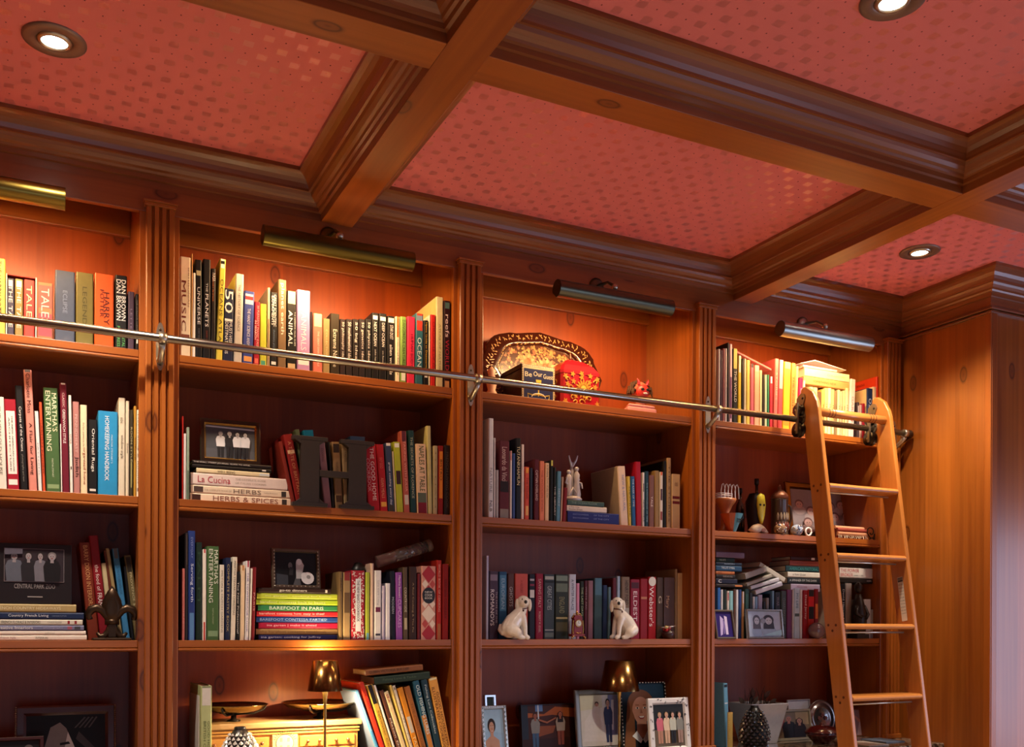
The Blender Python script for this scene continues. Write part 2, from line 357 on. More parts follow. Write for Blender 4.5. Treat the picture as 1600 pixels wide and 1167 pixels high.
def pilaster(k):
    x = PX[k]; where = {0: 'left of the picture, outermost', 1: 'left of the picture', 2: 'between the left bay and the letter H bay', 3: 'between the letter H bay and the tray bay', 4: 'between the tray bay and the ladder bay', 5: 'beside the projecting pine wall'}[k]
    t = thing('fluted_pilaster', f'fluted pine pilaster {where}', 'pilaster', (x, 0, ZD), group=None)
    MB().box(-SW, SW if k < 5 else XW - x - .0005, 0, .0222, 0, ZFR - ZD, WZ).build('stile', t, bevel=.002)
    # fluted strip: three half-round grooves between fillets
    w = .041; y1 = -.0002; y0 = -.022; pts = [(-w, y1), (-w, y0 + .003), (-w + .003, y0)]
    for c in (-.021, 0, .021):
        pts += [(c - .0055, y0)] + [(c - .0048 * math.cos(a), y0 + .010 * math.sin(a)) for a in [math.pi * q / 6 for q in range(7)]] + [(c + .0055, y0)]
    pts += [(w - .003, y0), (w, y0 + .003), (w, y1)]
    MB().prism(pts, 'z', .021, ZFR + .012 - ZD, WZ).build('fluted_strip', t)
    MB().box(-w - .004, w + .004, -.027, -.0002, ZFR + .012 - ZD, ZFR + .022 - ZD, WZ).box(-w - .008, w + .008, -.032, -.0002, ZFR + .0222 - ZD, ZFR + .028 - ZD, WX).build('capital', t, bevel=.001)
    MB().box(-w - .004, w + .004, -.028, -.0002, 0, .02, WZ).build('plinth', t, bevel=.002)
for k in range(6): pilaster(k)
# base cabinets and counter
gran = bpy.data.materials.new('polished_granite'); gran.use_nodes = True
_n = gran.node_tree.nodes.new('ShaderNodeTexNoise'); _n.inputs['Scale'].default_value = 55; _n.inputs['Detail'].default_value = 8
_c = gran.node_tree.nodes.new('ShaderNodeValToRGB'); _c.color_ramp.elements[0].position = .4; _c.color_ramp.elements[0].color = (.03, .02, .015, 1); _c.color_ramp.elements[1].position = .65; _c.color_ramp.elements[1].color = (.32, .24, .17, 1)
_t = gran.node_tree.nodes.new('ShaderNodeTexCoord'); gran.node_tree.links.new(_t.outputs['Object'], _n.inputs[0]); gran.node_tree.links.new(_n.outputs[0], _c.inputs[0])
gran.node_tree.links.new(_c.outputs[0], gran.node_tree.nodes['Principled BSDF'].inputs['Base Color']); gran.node_tree.nodes['Principled BSDF'].inputs['Roughness'].default_value = .12
tag(MB().box(-3.09, XW - .001, -.24, .34, .92, ZD, gran).build('countertop', bevel=.004), 'polished brown granite counter at the foot of the shelves', 'countertop')
for k in range(5):
    x0, x1 = PX[k] + .005, PX[k+1] - .005; c = (x0+x1)/2
    t = thing('base_cabinet', f'pine base cabinet under the counter of the {bayname[k]} bay', 'cabinet', (c, 0, 0)); h = (x1-x0)/2
    MB().box(-h, h, -.2, .33, 0, .92, WZ).build('body', t)
    for s in (-1, 1):
        d = MB().box(min(s*.004, s*(h-.01)), max(s*.004, s*(h-.01)), -.2205, -.2005, .1, .9, WZ).build('door', t, bevel=.003)
        MB().lathe([(.006, 0), (.006, .012), (.014, .018), (.012, .026), (.0001, .028)], POL, 12, Matrix.Translation((s*.04, -.2206, .6)) @ Matrix.Rotation(math.pi/2, 4, 'X')).build('knob', d)

# ================================================================ RAIL, BRACKETS, PICTURE LIGHTS, DOWNLIGHTS
RY, RZ = -.085, 2.292
RAILM = mat('b4b0a2', .24, 1, name='brushed_rail_metal', bump=.1, bscale=40)
t = thing('ladder_rail', 'long metal ladder rail running across all the bays', 'rail', (0, RY, RZ))
xe = 3.09
MB().tube([(-1.6, 0, 0), (xe, 0, 0)], .0125, RAILM, 16).build('rail_tube', t)
MB().tube([(xe - .02, 0, 0), (xe + .005, 0, 0), (xe + .018, .01, 0), (xe + .022, .03, -.004), (xe + .018, .05, -.02), (xe + .005, .062, -.036)], [.0145, .0165, .0165, .014, .011, .008], BRONZE, 12).build('end_stop', t)
for x in (PX[1], P1, P2, P3, P4 - .005):
    br = MB(); s = []                                  # oval slotted wall plate with a hooked arm
    for i in range(24):
        a = 2*math.pi*i/24; s.append((x + .0125*math.cos(a), .052*math.sin(a)*1 + (.012 if math.sin(a) > 0 else -.03) ))
    br.prism(s, 'y', .059, .0625, STEEL)
    br.tube([(x, .06, -.055), (x, .045, -.05), (x, .02, -.035), (x, .0, -.016)], [.011, .0095, .009, .010], STEEL, 12)
    br.tube([(x - .011, 0, 0), (x + .011, 0, 0)], .0165, STEEL, 16)
    for z in (.042, -.064): br.ball((x, .059, z), .004, BRONZE, 8)
    br.build('wall_bracket', t)
def picture_light(k, xc, z=2.632):
    Y = -.135; w = .243
    where = {1: 'over the left bay, cut by the photo edge', 2: 'over the letter H bay', 3: 'over the painted tray', 4: 'above the ladder bay', 0: 'left of the picture'}[k]
    t = thing('picture_light', f'brass tube picture light {where}', 'picture light', (xc, Y, z))
    BRASS = mat({0: '8f7a3a', 1: '8f7a3a', 2: '6e6230', 3: '6a6c5c', 4: 'a2a8a2'}[k], .3, 1, name='tube_lamp_metal', bump=.15, bscale=30)  # brass per bay; cooler reflections at the right put into the colour
    hood = MB(); r = .031; A = [math.radians(a) for a in range(-14, 279, 10)]     # angle 0 points to the shelves
    o = [(r*math.cos(a), r*math.sin(a)) for a in A]; i_ = [((r-.0015)*math.cos(a), (r-.0015)*math.sin(a)) for a in reversed(A)]
    hood.prism(o + i_, 'x', -w, w, BRASS, True)
    for x in (-w, w - .0015): hood.prism(o, 'x', x, x + .0015, BRASS)
    hood.build('hood', t, weld=False)
    MB().tube([(-w + .03, -.004, .004), (w - .03, -.004, .004)], .009, mat('ffd9a0', .5, name='lamp_tube', emit=3), 10).build('lamp_tube', t)
    MB().tube([(0, .0, r), (0, .012, r + .02), (0, .05, .075), (0, .115, .086)], .006, BRASS, 8).ball((0, .004, r + .012), .0125, STEEL).lathe([(.03, 0), (.03, .006), (.02, .012), (.0001, .013)], BRASS, 16, Matrix.Translation((0, .1345, .088)) @ Matrix.Rotation(math.pi/2, 4, 'X')).build('arm', t)
    a = area('picture_light_glow', (0, 0, 0), (0, 0, -1), 2*w - .06, .012, PL * (.72 if k == 4 else 1), (1, .60, .27)); a.parent = t
    a.location = (0, .010, -.010); a.rotation_euler = Vector((0, .9, -.42)).to_track_quat('-Z', 'Y').to_euler()
PL = 4.6
for k, c in ((0, -1.55), (1, -.518), (2, .515), (3, 1.54), (4, 2.555)): picture_light(k, c)
RING = mat('8a7468', .42, .6, name='downlight_ring')
def downlight(x, y, where, power=9):
    t = thing('recessed_downlight', f'recessed round ceiling spotlight {where}', 'ceiling light', (x, y, ZCL))
    MB().lathe([(.074, 0), (.074, -.003), (.068, -.006), (.045, -.006), (.04, -.002), (.04, 0)], RING, 36, cap=False).build('trim_ring', t)
    MB().lathe([(.04, -.0005), (.039, -.007), (.031, -.009), (.03, -.004)], STEEL, 28, cap=False).build('gimbal', t)
    MB().lathe([(.03, -.004), (.02, -.0055), (.0001, -.006)], mat('fff4e6', .4, name='downlight_lens', emit=14), 24).build('lens', t)
    l = bpy.data.lights.new('downlight_beam', 'SPOT'); l.energy = power; l.color = (1, .86, .70); l.spot_size = math.radians(118); l.spot_blend = 1; l.shadow_soft_size = .03
    o = bpy.data.objects.new('downlight_beam', l); C.objects.link(o); o.parent = t; o.location = (0, 0, -.02)
DLP = 84
downlight(-.309, -.476, 'in the left coffer', DLP); downlight(2.696, -.481, 'above the ladder', DLP); downlight(1.42, -1.511, 'at the top edge of the photo', DLP)
downlight(-1.95, -1.56, 'added far left, outside the picture', DLP)  # unseen downlight, added for the light it gives
for x, y, w in ((-.3, -2.65, 'in the third row, left'), (2.7, -2.65, 'in the third row, right'), (1.4, -3.73, 'in the fourth row, middle'), (3.6, -1.5, 'in the second row, right')):  # more unseen downlights, added to light the room
    downlight(x, y, w, DLP)
# ================================================================ BOOKS
def book_meshes(t, h, d, col, par, texts=(), bands=(), rough=.42, soft=False, side=None, pcol=None, stext=None):
    """local box: x 0..t across the spine, y 0 (spine) .. d, z 0..h; texts (string, hex, f0, f1, across, size) with f from the top"""
    c = mat(col, rough+.08); mb = MB(); e = min(.002, t*.18)          # board thickness
    rc = min(.0035, t*.3)
    out = [(0, d), (0, rc), (rc*.35, rc*.35), (rc, 0), (t-rc, 0), (t-rc*.35, rc*.35), (t, rc), (t, d)]
    inn = [(t-e, d), (t-e, rc+.0015), (e, rc+.0015), (e, d)]
    mb.prism(out + inn, 'z', 0, h, c)
    for bi, (f0, f1, hx) in enumerate(bands):
        z1, z0 = h*(1-f0), h*(1-f1)
        yb = -.0002 - .00008*bi; mb.faces([(rc, yb, z0), (t-rc, yb, z0), (t-rc, yb, z1), (rc, yb, z1)], [(0,1,2,3)], mat(hx, rough+.08))
    if side: mb.faces([(-.0003, .006, .003), (-.0003, d-.003, .003), (-.0003, d-.003, h-.003), (-.0003, .006, h-.003)], [(0,1,2,3)], mat(side, rough))
    if stext: lettering(mb, stext, mat('5a120c', .5), Matrix(((0,0,-1,-.0006),(-1,0,0,d-.03),(0,1,0,h-.026),(0,0,0,1))), d*.5, .014)
    for tx in texts:
        s, hx, f0, f1 = tx[:4]; ac = tx[4] if len(tx) > 4 else .5; sz = tx[5] if len(tx) > 5 else .5
        H = t*sz; Lg = h*(f1-f0)
        M = Matrix(((0, 1, 0, t*ac - H/2), (0, 0, -1, -.0009), (-1, 0, 0, h*(1-f0)), (0, 0, 0, 1)))
        lettering(mb, s, mat(hx, .5), M, Lg, H)
    mb.build('cover', par, weld=False)
    ins = 0 if soft else .003
    MB().box(e + .0001, t - e - .0001, rc + .0016, d - ins - .001, ins + .0001, h - ins - .0001, mat(pcol, .85) if pcol else PAGES).build('page_block', par)
def book(px0, px1, ytop, col, desc, texts=(), dx=0, **k):
    return dict(px0=px0, px1=px1, yt=ytop, col=col, desc=desc, texts=texts, dx=dx, k=k)
LONG = []
def row(items, z, where, group, Y=.012):
    prev = None; last = -9
    for b in items:
        k = dict(b['k']); yy = k.pop('Y', Y); dd = k.pop('d', None); nb = k.pop('near', None); lab = k.pop('label', None); zb = k.pop('z', z)
        X0 = xbase(b['px0'], yy, zb); X1 = xbase(b['px1'], yy, zb)
        T = at(b['px0'] + b['dx'], b['yt'], yy)
        th = math.atan2(T.x - X0, T.z - zb) if b['dx'] else 0.
        h = (T.z - zb) / math.cos(th); t = max((X1 - X0) * math.cos(th) - .0006, .003)
        d = dd or min(.235, max(.11, h * .76))
        if not lab:
            rel = nb if nb else ('right of ' + prev if prev else 'leftmost')
            lab = b['desc'] + ', ' + rel + ', ' + where
            if len(lab.split()) > 16:
                w = where.replace('letter H bay', 'H bay'); lab = b['desc'] + ', ' + rel + ', ' + w
            if len(lab.split()) > 16: lab = b['desc'].replace(' lettered in ', ' in ').replace(' lettering', ' letters').replace(' spine lettered', ' spine') + ', ' + rel + ', ' + w
            if len(lab.split()) > 16: lab = b['desc'].replace(' spine lettered', ' spine') + ', right of the ' + (prev or '').split()[0] + ' one, ' + w
            if len(lab.split()) > 16: lab = ' '.join(lab.split()[:16])
        r = thing('book', lab, 'book', (X0, yy, zb + (t * math.sin(th) if th > 0 else 0)), (0, th, 0), group)
        book_meshes(t, h, d, b['col'], r, b['texts'], **k)
        prev = b['desc']
        if ' lettered ' in prev and prev.split(' lettered ')[1][0].isupper(): prev = prev.split(' lettered ')[1] + ' book'
        elif ' lettered 50' in prev: prev = ' '.join(prev.split(' lettered ')[1].split()) + ' book'
        else: prev = prev.split(' lettered')[0].split(' with')[0]
        prev = prev.split(' with ')[0]
def stack(items, z, where, group, Y=.03, fixed=None):
    """books lying flat, bottom first: (x left px, x right px, height in m, colour, label, texts, extra)"""
    for it in items:
        xl, xr, hh, col, lab, texts = it[:6]; k = dict(it[6]) if len(it) > 6 else {}
        yy = k.pop('Y', Y); d = k.pop('d', None)
        X0 = xbase(xl, yy, z); X1 = xbase(xr, yy, z); L = X1 - X0
        r = thing('book', lab, 'book', (X1, yy, z), (0, -math.pi/2, 0), group)
        book_meshes(hh - .0006, L, d or min(.25, L*.78), col, r, texts, **k); z += hh
    return z
W_ = 'ebe4d8'
# texts helper
def T(s, hx, f0, f1, ac=.5, sz=.5): return (s, hx, f0, f1, ac, sz)
# ---- left bay, top shelf
row([book(-12,8,402,'e6c65a','tall yellow spine lettered in black',[T('THE HARRY POTTER','2a2010',.03,.85,.45,.5)],label='tall yellow book cut by the left edge of the photo, top shelf')],ZA,'left bay top shelf','books on the left bay top shelf')
Xs0,Xs1=xbase(9,.03,ZA),xbase(57,.03,ZA); Hs=at(10,427,.03).z-ZA
sl=thing('slipcase','cream open fronted slipcase holding three small books, left bay top shelf','book box',(Xs0,.03,ZA))
MB().box(0,.003,0,.16,0,Hs,mat('e9ddc6',.5)).box(Xs1-Xs0-.003,Xs1-Xs0,0,.16,0,Hs,mat('e9ddc6',.5)).box(.0031,Xs1-Xs0-.0031,0,.16,Hs-.003,Hs,mat('c23b30',.5)).box(.0031,Xs1-Xs0-.0031,0,.16,0,.003,mat('e9ddc6',.5)).box(.0031,Xs1-Xs0-.0031,.157,.16,.0031,Hs-.0031,mat('c23b30',.5)).build('case',sl)
row([book(11,22,434,'4a4658','slate paperback',[T('THE TALE','efe6d6',.12,.85,.5,.55)],bands=[(.03,.14,'e8e0cc')],label='slate small book, leftmost inside the cream slipcase'),
 book(23.2,36,435,'8d7c4a','olive paperback',[T('THE TALE','f2ead2',.12,.85,.5,.5)],bands=[(.03,.14,'e8e0cc')],label='olive small book in the middle of the cream slipcase'),
 book(37.2,54,436,'c2443f','red paperback',[T('TALES','e8c9a0',.1,.75,.5,.5)],label='red small book, right inside the cream slipcase')],ZA+.0032,'','books in the slipcase',Y=.034)
row([book(58,83,440,'9a5a48','mauve and green striped book',[T('TALES','e8b8b0',.1,.72,.5,.5)],bands=[(.0,1,'93704a'),(.05,.45,'a8584c'),(.55,.95,'a04a55')],near='right of the slipcase'),
 book(86,117,421,'4e5668','thick slate blue glossy hardcover',[T('ECLIPSE','7f8aa0',.28,.6,.5,.22)],rough=.2),
 book(118.5,146,424,'6e6434','thick olive glossy hardcover',[T('LEGENDS','4c451f',.2,.8,.5,.25)],rough=.2),
 book(147.5,178,426,'dd5a26','thick orange hardcover lettered Harry',[T('HARRY','4a1508',.25,.7,.62,.28),T('POTTER','4a1508',.22,.6,.38,.2)],rough=.22),
 book(180,198.5,429,'161314','black paperback with huge white lettering',[T('DAN BROWN','f6f2ec',.06,.62,.7,.38),T('DAN BROWN','f6f2ec',.06,.62,.28,.38),T('DIGITAL','67b86a',.76,.98,.7,.25),T('FORTRESS','67b86a',.70,.98,.28,.25)]),
 book(200,210,455,'4b3a4c','dark purple spine',[T('LETTERS','8b7b90',.3,.8,.5,.3)]),
 book(211.5,217,459,'151315','thin black spine with a white square',[T('THE CURIOUS THEORY','8a847c',.1,.7,.5,.3)],bands=[(.8,.88,'eee8dd')])],
 ZA,'left bay top shelf','books on the left bay top shelf')
# ---- left bay, second shelf
row([book(-8,11,619,'e6ddd0','cream spine lettered House',[T('THE NEW OLD HOUSE','7d7a72',.1,.85,.55,.3)],dx=-5,label='cream book at the left photo edge, second shelf'),
 book(12,30.5,623,'a3182b','crimson spine with white title panel',[T('THE NEW AMERICAN HOUSE','4a3434',.18,.8,.62,.12),T('ARCHITECTURE','4a3434',.2,.8,.36,.12)],dx=-6,bands=[(.13,.83,'efe7dc'),(.89,.95,'efe7dc')],near='right of the cream book at the edge'),
 book(32,44,602,'121012','black spine lettered Carpets of the Orient',[T('Carpets of the Orient','f4efe8',.2,.63,.5,.42),T('photographs and text','8d8880',.66,.92,.5,.3)],dx=-9),
 book(45.5,58.5,577,'d8897a','tallest pink spine lettered A Flair for Living',[T('Charlotte Moss','3c1716',.03,.36,.5,.5),T('A Flair for Living','3c1716',.44,.87,.5,.5)],dx=-9,bands=[(0,.02,'6a5e58')]),
 book(60,66,642,'ece6e2','thin white spine',[T('PATTERNS','9a9aa4',.4,.8,.5,.3)],dx=-6),
 book(67,71.5,628,'d4542f','thin orange red spine',[T('GARDEN ROOMS','6f2313',.2,.8,.5,.5)],dx=-6),
 book(72.5,95,605,'47663a','wide green spine lettered Entertaining',[T("MARTHA'S",'f1ecc4',.05,.42,.74,.34),T('ENTERTAINING','f1ecc4',.03,.61,.3,.34),T('MARTHA STEWART','c7cfae',.68,.86,.5,.12)],dx=-5,bands=[(.93,.97,'88a070')]),
 book(95.6,97.4,662,'efeae2','very thin white spine',dx=-2),
 book(98,109,598,'6c1329','burgundy spine lettered Classic Greenwich Style',[T('CLASSIC','d8b7b0',.09,.22,.5,.3),T('GREENWICH STYLE','f3e9e2',.24,.55,.5,.38)],dx=-5,bands=[(0,.014,'e8ded8')]),
 book(109.8,114.5,617,'ece5da','thin white spine with a black dot',[T('STYLE','5a5550',.4,.5,.5,.4)],dx=-3,bands=[(.73,.76,'1a1a1a')]),
 book(115.5,125.5,627,'b57a74','mauve spine with scribbled signature',[T('PENNDHERST','d8b8ae',.14,.56,.5,.4),T('Judith','3c2120',.6,.82,.5,.7)],dx=-2),
 book(126.3,137,632,'ecd6ae','cream spine lettered organized home',[T('the best answers to the','4a3d2c',.2,.47,.5,.28),T('organized home','8e2b1c',.48,.9,.55,.5)],dx=-1),
 book(138,152,655,'141112','black spine lettered Oriental Rugs',[T('Oriental Rugs','f7f2ea',.12,.7,.5,.42)],bands=[(.93,.96,'d8d2c8')]),
 book(153,184,641,'2a8fc4','wide sky blue spine lettered Homekeeping Handbook',[T('HOMEKEEPING HANDBOOK','f0f6fa',.06,.83,.45,.22),T("MARTHA STEWART'S",'c9e3f2',.28,.62,.7,.09)],rough=.3),
 book(185,195.5,621,'d9ccb4','tall beige spine with handwriting',[T('windows','6b5f4a',.2,.26,.5,.5),T('window style','4f4638',.38,.62,.5,.5)]),
 book(196.2,201.8,626,'d6cab0','narrow beige spine',[T('Rooms','54493a',.45,.55,.5,.5)]),
 book(202.5,208,640,'3a3324','narrow dark olive spine',[T('ROOM STYLE','c8bd8a',.2,.6,.5,.5)],bands=[(.6,.9,'9b9460')]),
 book(208.8,213,634,'b8872f','narrow ochre spine',[T('BORDER','6b4310',.35,.6,.5,.4)]),
 book(213.4,217.2,640,'e9dfc6','white spine lettered Rooms',[T('Decorating & Rooms','4c4436',.05,.85,.5,.45)],bands=[(.9,.94,'222222')])],
 ZB,'left bay second shelf','books on the left bay second shelf')
# ---- left bay, third shelf
zt = stack([(-60,135.5,.0165,'eee3d2','cream book at the bottom of the pile in the left bay',[T('French Style','9a4a50',.3,.42,.5,.4),T('INTERIEURS','57483c',.58,.68,.5,.35)]),
 (-60,134,.0125,'e8dccb','thin cream book second from the bottom of the pile, left bay',[T('collection','8d8274',.66,.74,.5,.3)]),
 (-60,131,.0165,'77799a','grey blue book in the pile under the zoo photograph',[T('Creative Interiors','f1efe9',.26,.57,.55,.5),T('photographs','c9c9d8',.66,.82,.5,.2)],dict(bands=[(.86,.9,'a65a6a'),(.92,.97,'44464c')])),
 (-60,129,.017,'d9d3c1','pale book lettered French Florals and Interiors, left bay pile',[T('FRENCH FLORALS & INTERIORS','3d3a2c',.32,.64,.5,.5),T('CHARLES FAUDREE','6b6455',.7,.82,.5,.25)],dict(bands=[(.87,.89,'8c1f28'),(.93,.95,'8c1f28')])),
 (-60,131,.0205,'1d2c50','navy book lettered Country French Living, left bay pile',[T('Country French Living','e9e7ea',.37,.7,.5,.5),T('CAROLINE CLIFTON','8490ac',.73,.85,.5,.2)]),
 (-60,119,.024,'b39c68','tan book on top of the pile under the zoo photograph',[T('FRENCH COUNTRY HIDEAWAYS','e9dcb4',.28,.86,.5,.35)])],
 ZC,'','books lying flat in the left bay')
ZPILE1 = zt
row([book(138,155.5,848,'7a2d18','brown red spine lettered Dixon Interiors',[T('BARRY DIXON INTERIORS','d8a06a',.03,.66,.55,.4)],dx=-15,near='leaning beside the pile of flat books'),
 book(156.5,171,837,'86141f','tall red spine lettered the food of France',[T('the food of','f0d9d0',.28,.53,.5,.4),T('FRANCE','f6ece4',.55,.74,.5,.5)],dx=-18),
 book(172,180,880,'c9b98f','short cream spine',dx=-14),
 book(181,186,860,'5f2f1c','thin brown spine',dx=-19),
 book(187,193,857,'a18a5e','thin tan spine',dx=-22),
 book(194,204,857,'3f82b6','sky blue spine',[T('IN THE KITCHEN WITH LOVE','24506f',.2,.5,.5,.4)],dx=-19,bands=[(0,.11,'57606a')]),
 book(205,210,885,'11141c','thin black spine',dx=-12),
 book(211,222,868,'6c5f3e','olive brown spine lettered Country Life',[T('PROVENCE STYLE','cbbf96',.2,.75,.6,.3)],dx=-17,bands=[(.02,.2,'2a241a')])],
 ZC,'left bay third shelf','leaning books in the left bay',Y=.085)
# ---- letter H bay, top shelf
row([book(281,298,400,'e4cfae','cream spine lettered Music',[T('MUSIC','6e2418',.24,.75,.35,.42),T('SMITHSONIAN','8a6a54',.1,.5,.8,.14)],bands=[(.03,.17,'e8cdb0'),(.78,.86,'7a4230')],near='leftmost book'),
 book(298.8,300.6,396,'d2a05a','very thin tan card spine',[]),
 book(301,305.5,426,'efe9df','thin white spine'),
 book(306,316.5,405,'100f12','black spine lettered Universe',[T('UNIVERSE','e9e9ee',.28,.66,.5,.42),T('ROBERT DINWIDDIE','70707a',.7,.86,.5,.22)],bands=[(.11,.16,'b9b08a')],dx=-1),
 book(317,329,404,'121014','black spine lettered The Planets',[T('THE','cfcfd6',.24,.33,.5,.25),T('PLANETS','eeeef2',.35,.68,.5,.42),T('DAVID McNAB','8a3a2c',.72,.88,.5,.22)]),
 book(329.6,337,419,'1b1413','narrow black spine with orange lines',[T('NASA','f0ece6',.05,.14,.6,.6),T('A HISTORY IN SPACE','c06a3c',.06,.36,.4,.3)]),
 book(337.6,347.5,404,'dfcf4e','yellow spine lettered Oceans Atlas',[T('OCEANS ATLAS','5b5528',.2,.86,.5,.5)],dx=6,bands=[(0,.09,'e8e8e0'),(.02,.05,'1c1c1c')]),
 book(348.4,364,450,'1a2444','navy spine lettered 501 must-visit destinations',[T('501','f6f6f6',.02,.45,.5,.8),T('MUST-VISIT','f0f0f0',.46,.78,.72,.3),T('DESTINATIONS','f0f0f0',.46,.9,.32,.3)],dx=2),
 book(365,378,427,'c9c5bf','tall pale grey spine lettered in grey',[T('THE HISTORY OF SCIENCE','6d6c70',.12,.65,.5,.3)],dx=3.5,rough=.25),
 book(379,395,454,'3a4a9c','royal blue spine lettered Handy Science Answers',[T('THE HANDY SCIENCE ANSWERS','d8dcf0',.24,.82,.5,.3)],dx=3,bands=[(.04,.18,'e4e2ec'),(.07,.12,'a9323f'),(.9,.97,'e0a060')]),
 book(396,405,471,'a81634','crimson spine lettered 50 Pleasant Walks',[T('50 PLEASANT MAGIC KALE','f0b8b8',.06,.72,.65,.34),T('IN SEARCH','f3e0dc',.3,.6,.25,.3)],dx=2,bands=[(.9,.98,'e07060')]),
 book(406,416.5,474,'c4c93e','lime green spine',dx=.5,bands=[(.92,1,'4aa08a')]),
 book(417.4,421.5,449,'d8c8a0','thin cream spine',dx=1,bands=[(.4,1,'7b5a38')]),
 book(422.2,433,456,'15161c','black spine with small white lettering',[T('GREAT SCIENTIFIC','f1f1f1',.03,.46,.65,.35),T('EXPERIMENTS','f1f1f1',.05,.44,.3,.3),T('chemistry physics','6f86a6',.5,.8,.5,.3)],dx=1,bands=[(.93,.97,'e8e8e8')]),
 book(434,447,436,'7b6348','brown grey spine lettered planet earth',[T('planet earth','e9e2d6',.04,.62,.5,.5)],dx=1),
 book(448,463,454,'0e0d0e','black spine lettered Animal with cream top',[T('ANIMAL','f4f4f2',.25,.71,.38,.42),T('THE DEFINITIVE VISUAL GUIDE','d8d8d4',.26,.7,.85,.13)],bands=[(0,.16,'e8dba4'),(.93,.99,'c9b48c')]),
 book(464,484.5,452,'b98fc6','wide lilac spine lettered Animals',[T('ANIMALS','e9dcf0',.28,.75,.5,.42)],bands=[(0,.2,'cfa9d6'),(.86,.93,'f3eef6')]),
 book(485,488,487,'2b1d22','thin dark spine'),
 book(489,504,489,'cf7464','pink spine with floral cream top',[T('THE GREAT DINNER TABLE','f3d8cc',.3,.9,.55,.2)],bands=[(0,.22,'ead9a6')]),
 book(505,515.5,497,'9a8458','tan striped spine',[T('COLLECTION','d9c893',.2,.7,.5,.3)]),
 book(516.5,530.5,489,'2f2618','dark olive spine lettered Extreme Nature',[T('Extreme Nature','eee8d6',.26,.88,.5,.45)]),
 book(531.2,540,498,'2a1c1e','small black spine lettered 50 philosophy ideas',[T('50 philosophy ideas','e6ded8',.05,.75,.5,.5)]),
 book(540.6,550.5,498,'241a1c','small black spine lettered 50 mathematical ideas',[T('50 mathematical ideas','e6ded8',.05,.75,.55,.5)],bands=[(0,1,'241a1c')]),
 book(551.1,560.5,498,'1d1516','small black spine lettered 50 big ideas',[T('50 big ideas','e6ded8',.05,.75,.55,.5)]),
 book(561.1,570.5,498,'231a1e','small black spine lettered 50 genetics ideas',[T('50 genetics ideas','e6ded8',.05,.75,.55,.5)]),
 book(571.1,580.2,498,'181519','small black spine lettered 50 physics ideas',[T('50 physics ideas','e6ded8',.05,.75,.55,.5)]),
 book(581,591.5,488,'121013','black spine lettered Next Ocean',[T('NEXT OCEAN','f0ece8',.14,.5,.5,.42),T('john hart','d8d2cc',.55,.75,.5,.3)],bands=[(.04,.1,'d6d6d0')]),
 book(592.2,604,489,'121114','black spine lettered Deep Ocean',[T('DEEP OCEAN','e4dfda',.14,.5,.55,.36),T('tim flannery','bdb7b0',.56,.78,.5,.3)],bands=[(.05,.11,'e0ddd6')]),
 book(605,617,493,'141215','black spine with white lettering and bands',[T('STAR DUST','f0ece6',.14,.36,.55,.4),T('alien worlds','e6e2dc',.44,.9,.5,.4)],bands=[(.03,.1,'dcdad4')]),
 book(618,624.8,494,'ecdfc0','cream spine with orange top',[T('NORMAN','7a3512',.04,.3,.5,.5),T('natural history','5d4a30',.34,.9,.5,.4)],bands=[(0,.32,'d8853c')]),
 book(625.6,635,494,'7fa04e','leaf green spine lettered Intelligent Creatures',[T('DANGEROUS CREATURES','2c3c1c',.05,.74,.55,.4)],bands=[(.84,.97,'e7e7d8')]),
 book(636,648,494,'d82c4e','hot pink spine lettered in dark red',[T('HUMAN BODY','8c1430',.26,.75,.6,.35)],dx=1),
 book(649,661,489,'2c6270','teal spine lettered Ocean',[T('OCEAN','cfe2e4',.34,.75,.5,.55)],dx=1,bands=[(0,.24,'c0402e'),(.03,.1,'7a8aa0')]),
 book(661.8,669.5,500,'14120f','black spine with yellow lettering',[T('Hyena Guide to Discovering','e5b23c',.03,.76,.5,.45)],bands=[(.8,.88,'e4e4e0')]),
 book(670.2,672,492,'eadfc6','thin cream spine'),
 book(672.6,680.5,491,'c9261f','bright red spine lettered Chronicle',[T('CHRONICLE OF THE','7a0f0c',.1,.8,.6,.4)]),
 book(681.5,692.5,463,'cfc294','tall pale map patterned book',[T('ATLAS OF NATURE','8c8250',.3,.85,.5,.25)],side='d8c078',d=.25),
 book(693.5,703.5,469,'2c0c10','black and red spine lettered reef',[T('reefs','e9d8d8',.16,.42,.5,.6),T('WORLD','b02a3c',.45,.8,.5,.6)],bands=[(.02,.09,'4c6a6a'),(.92,1,'c08a5a')])],
 ZA,'letter H bay top shelf','books on the letter H bay top shelf')
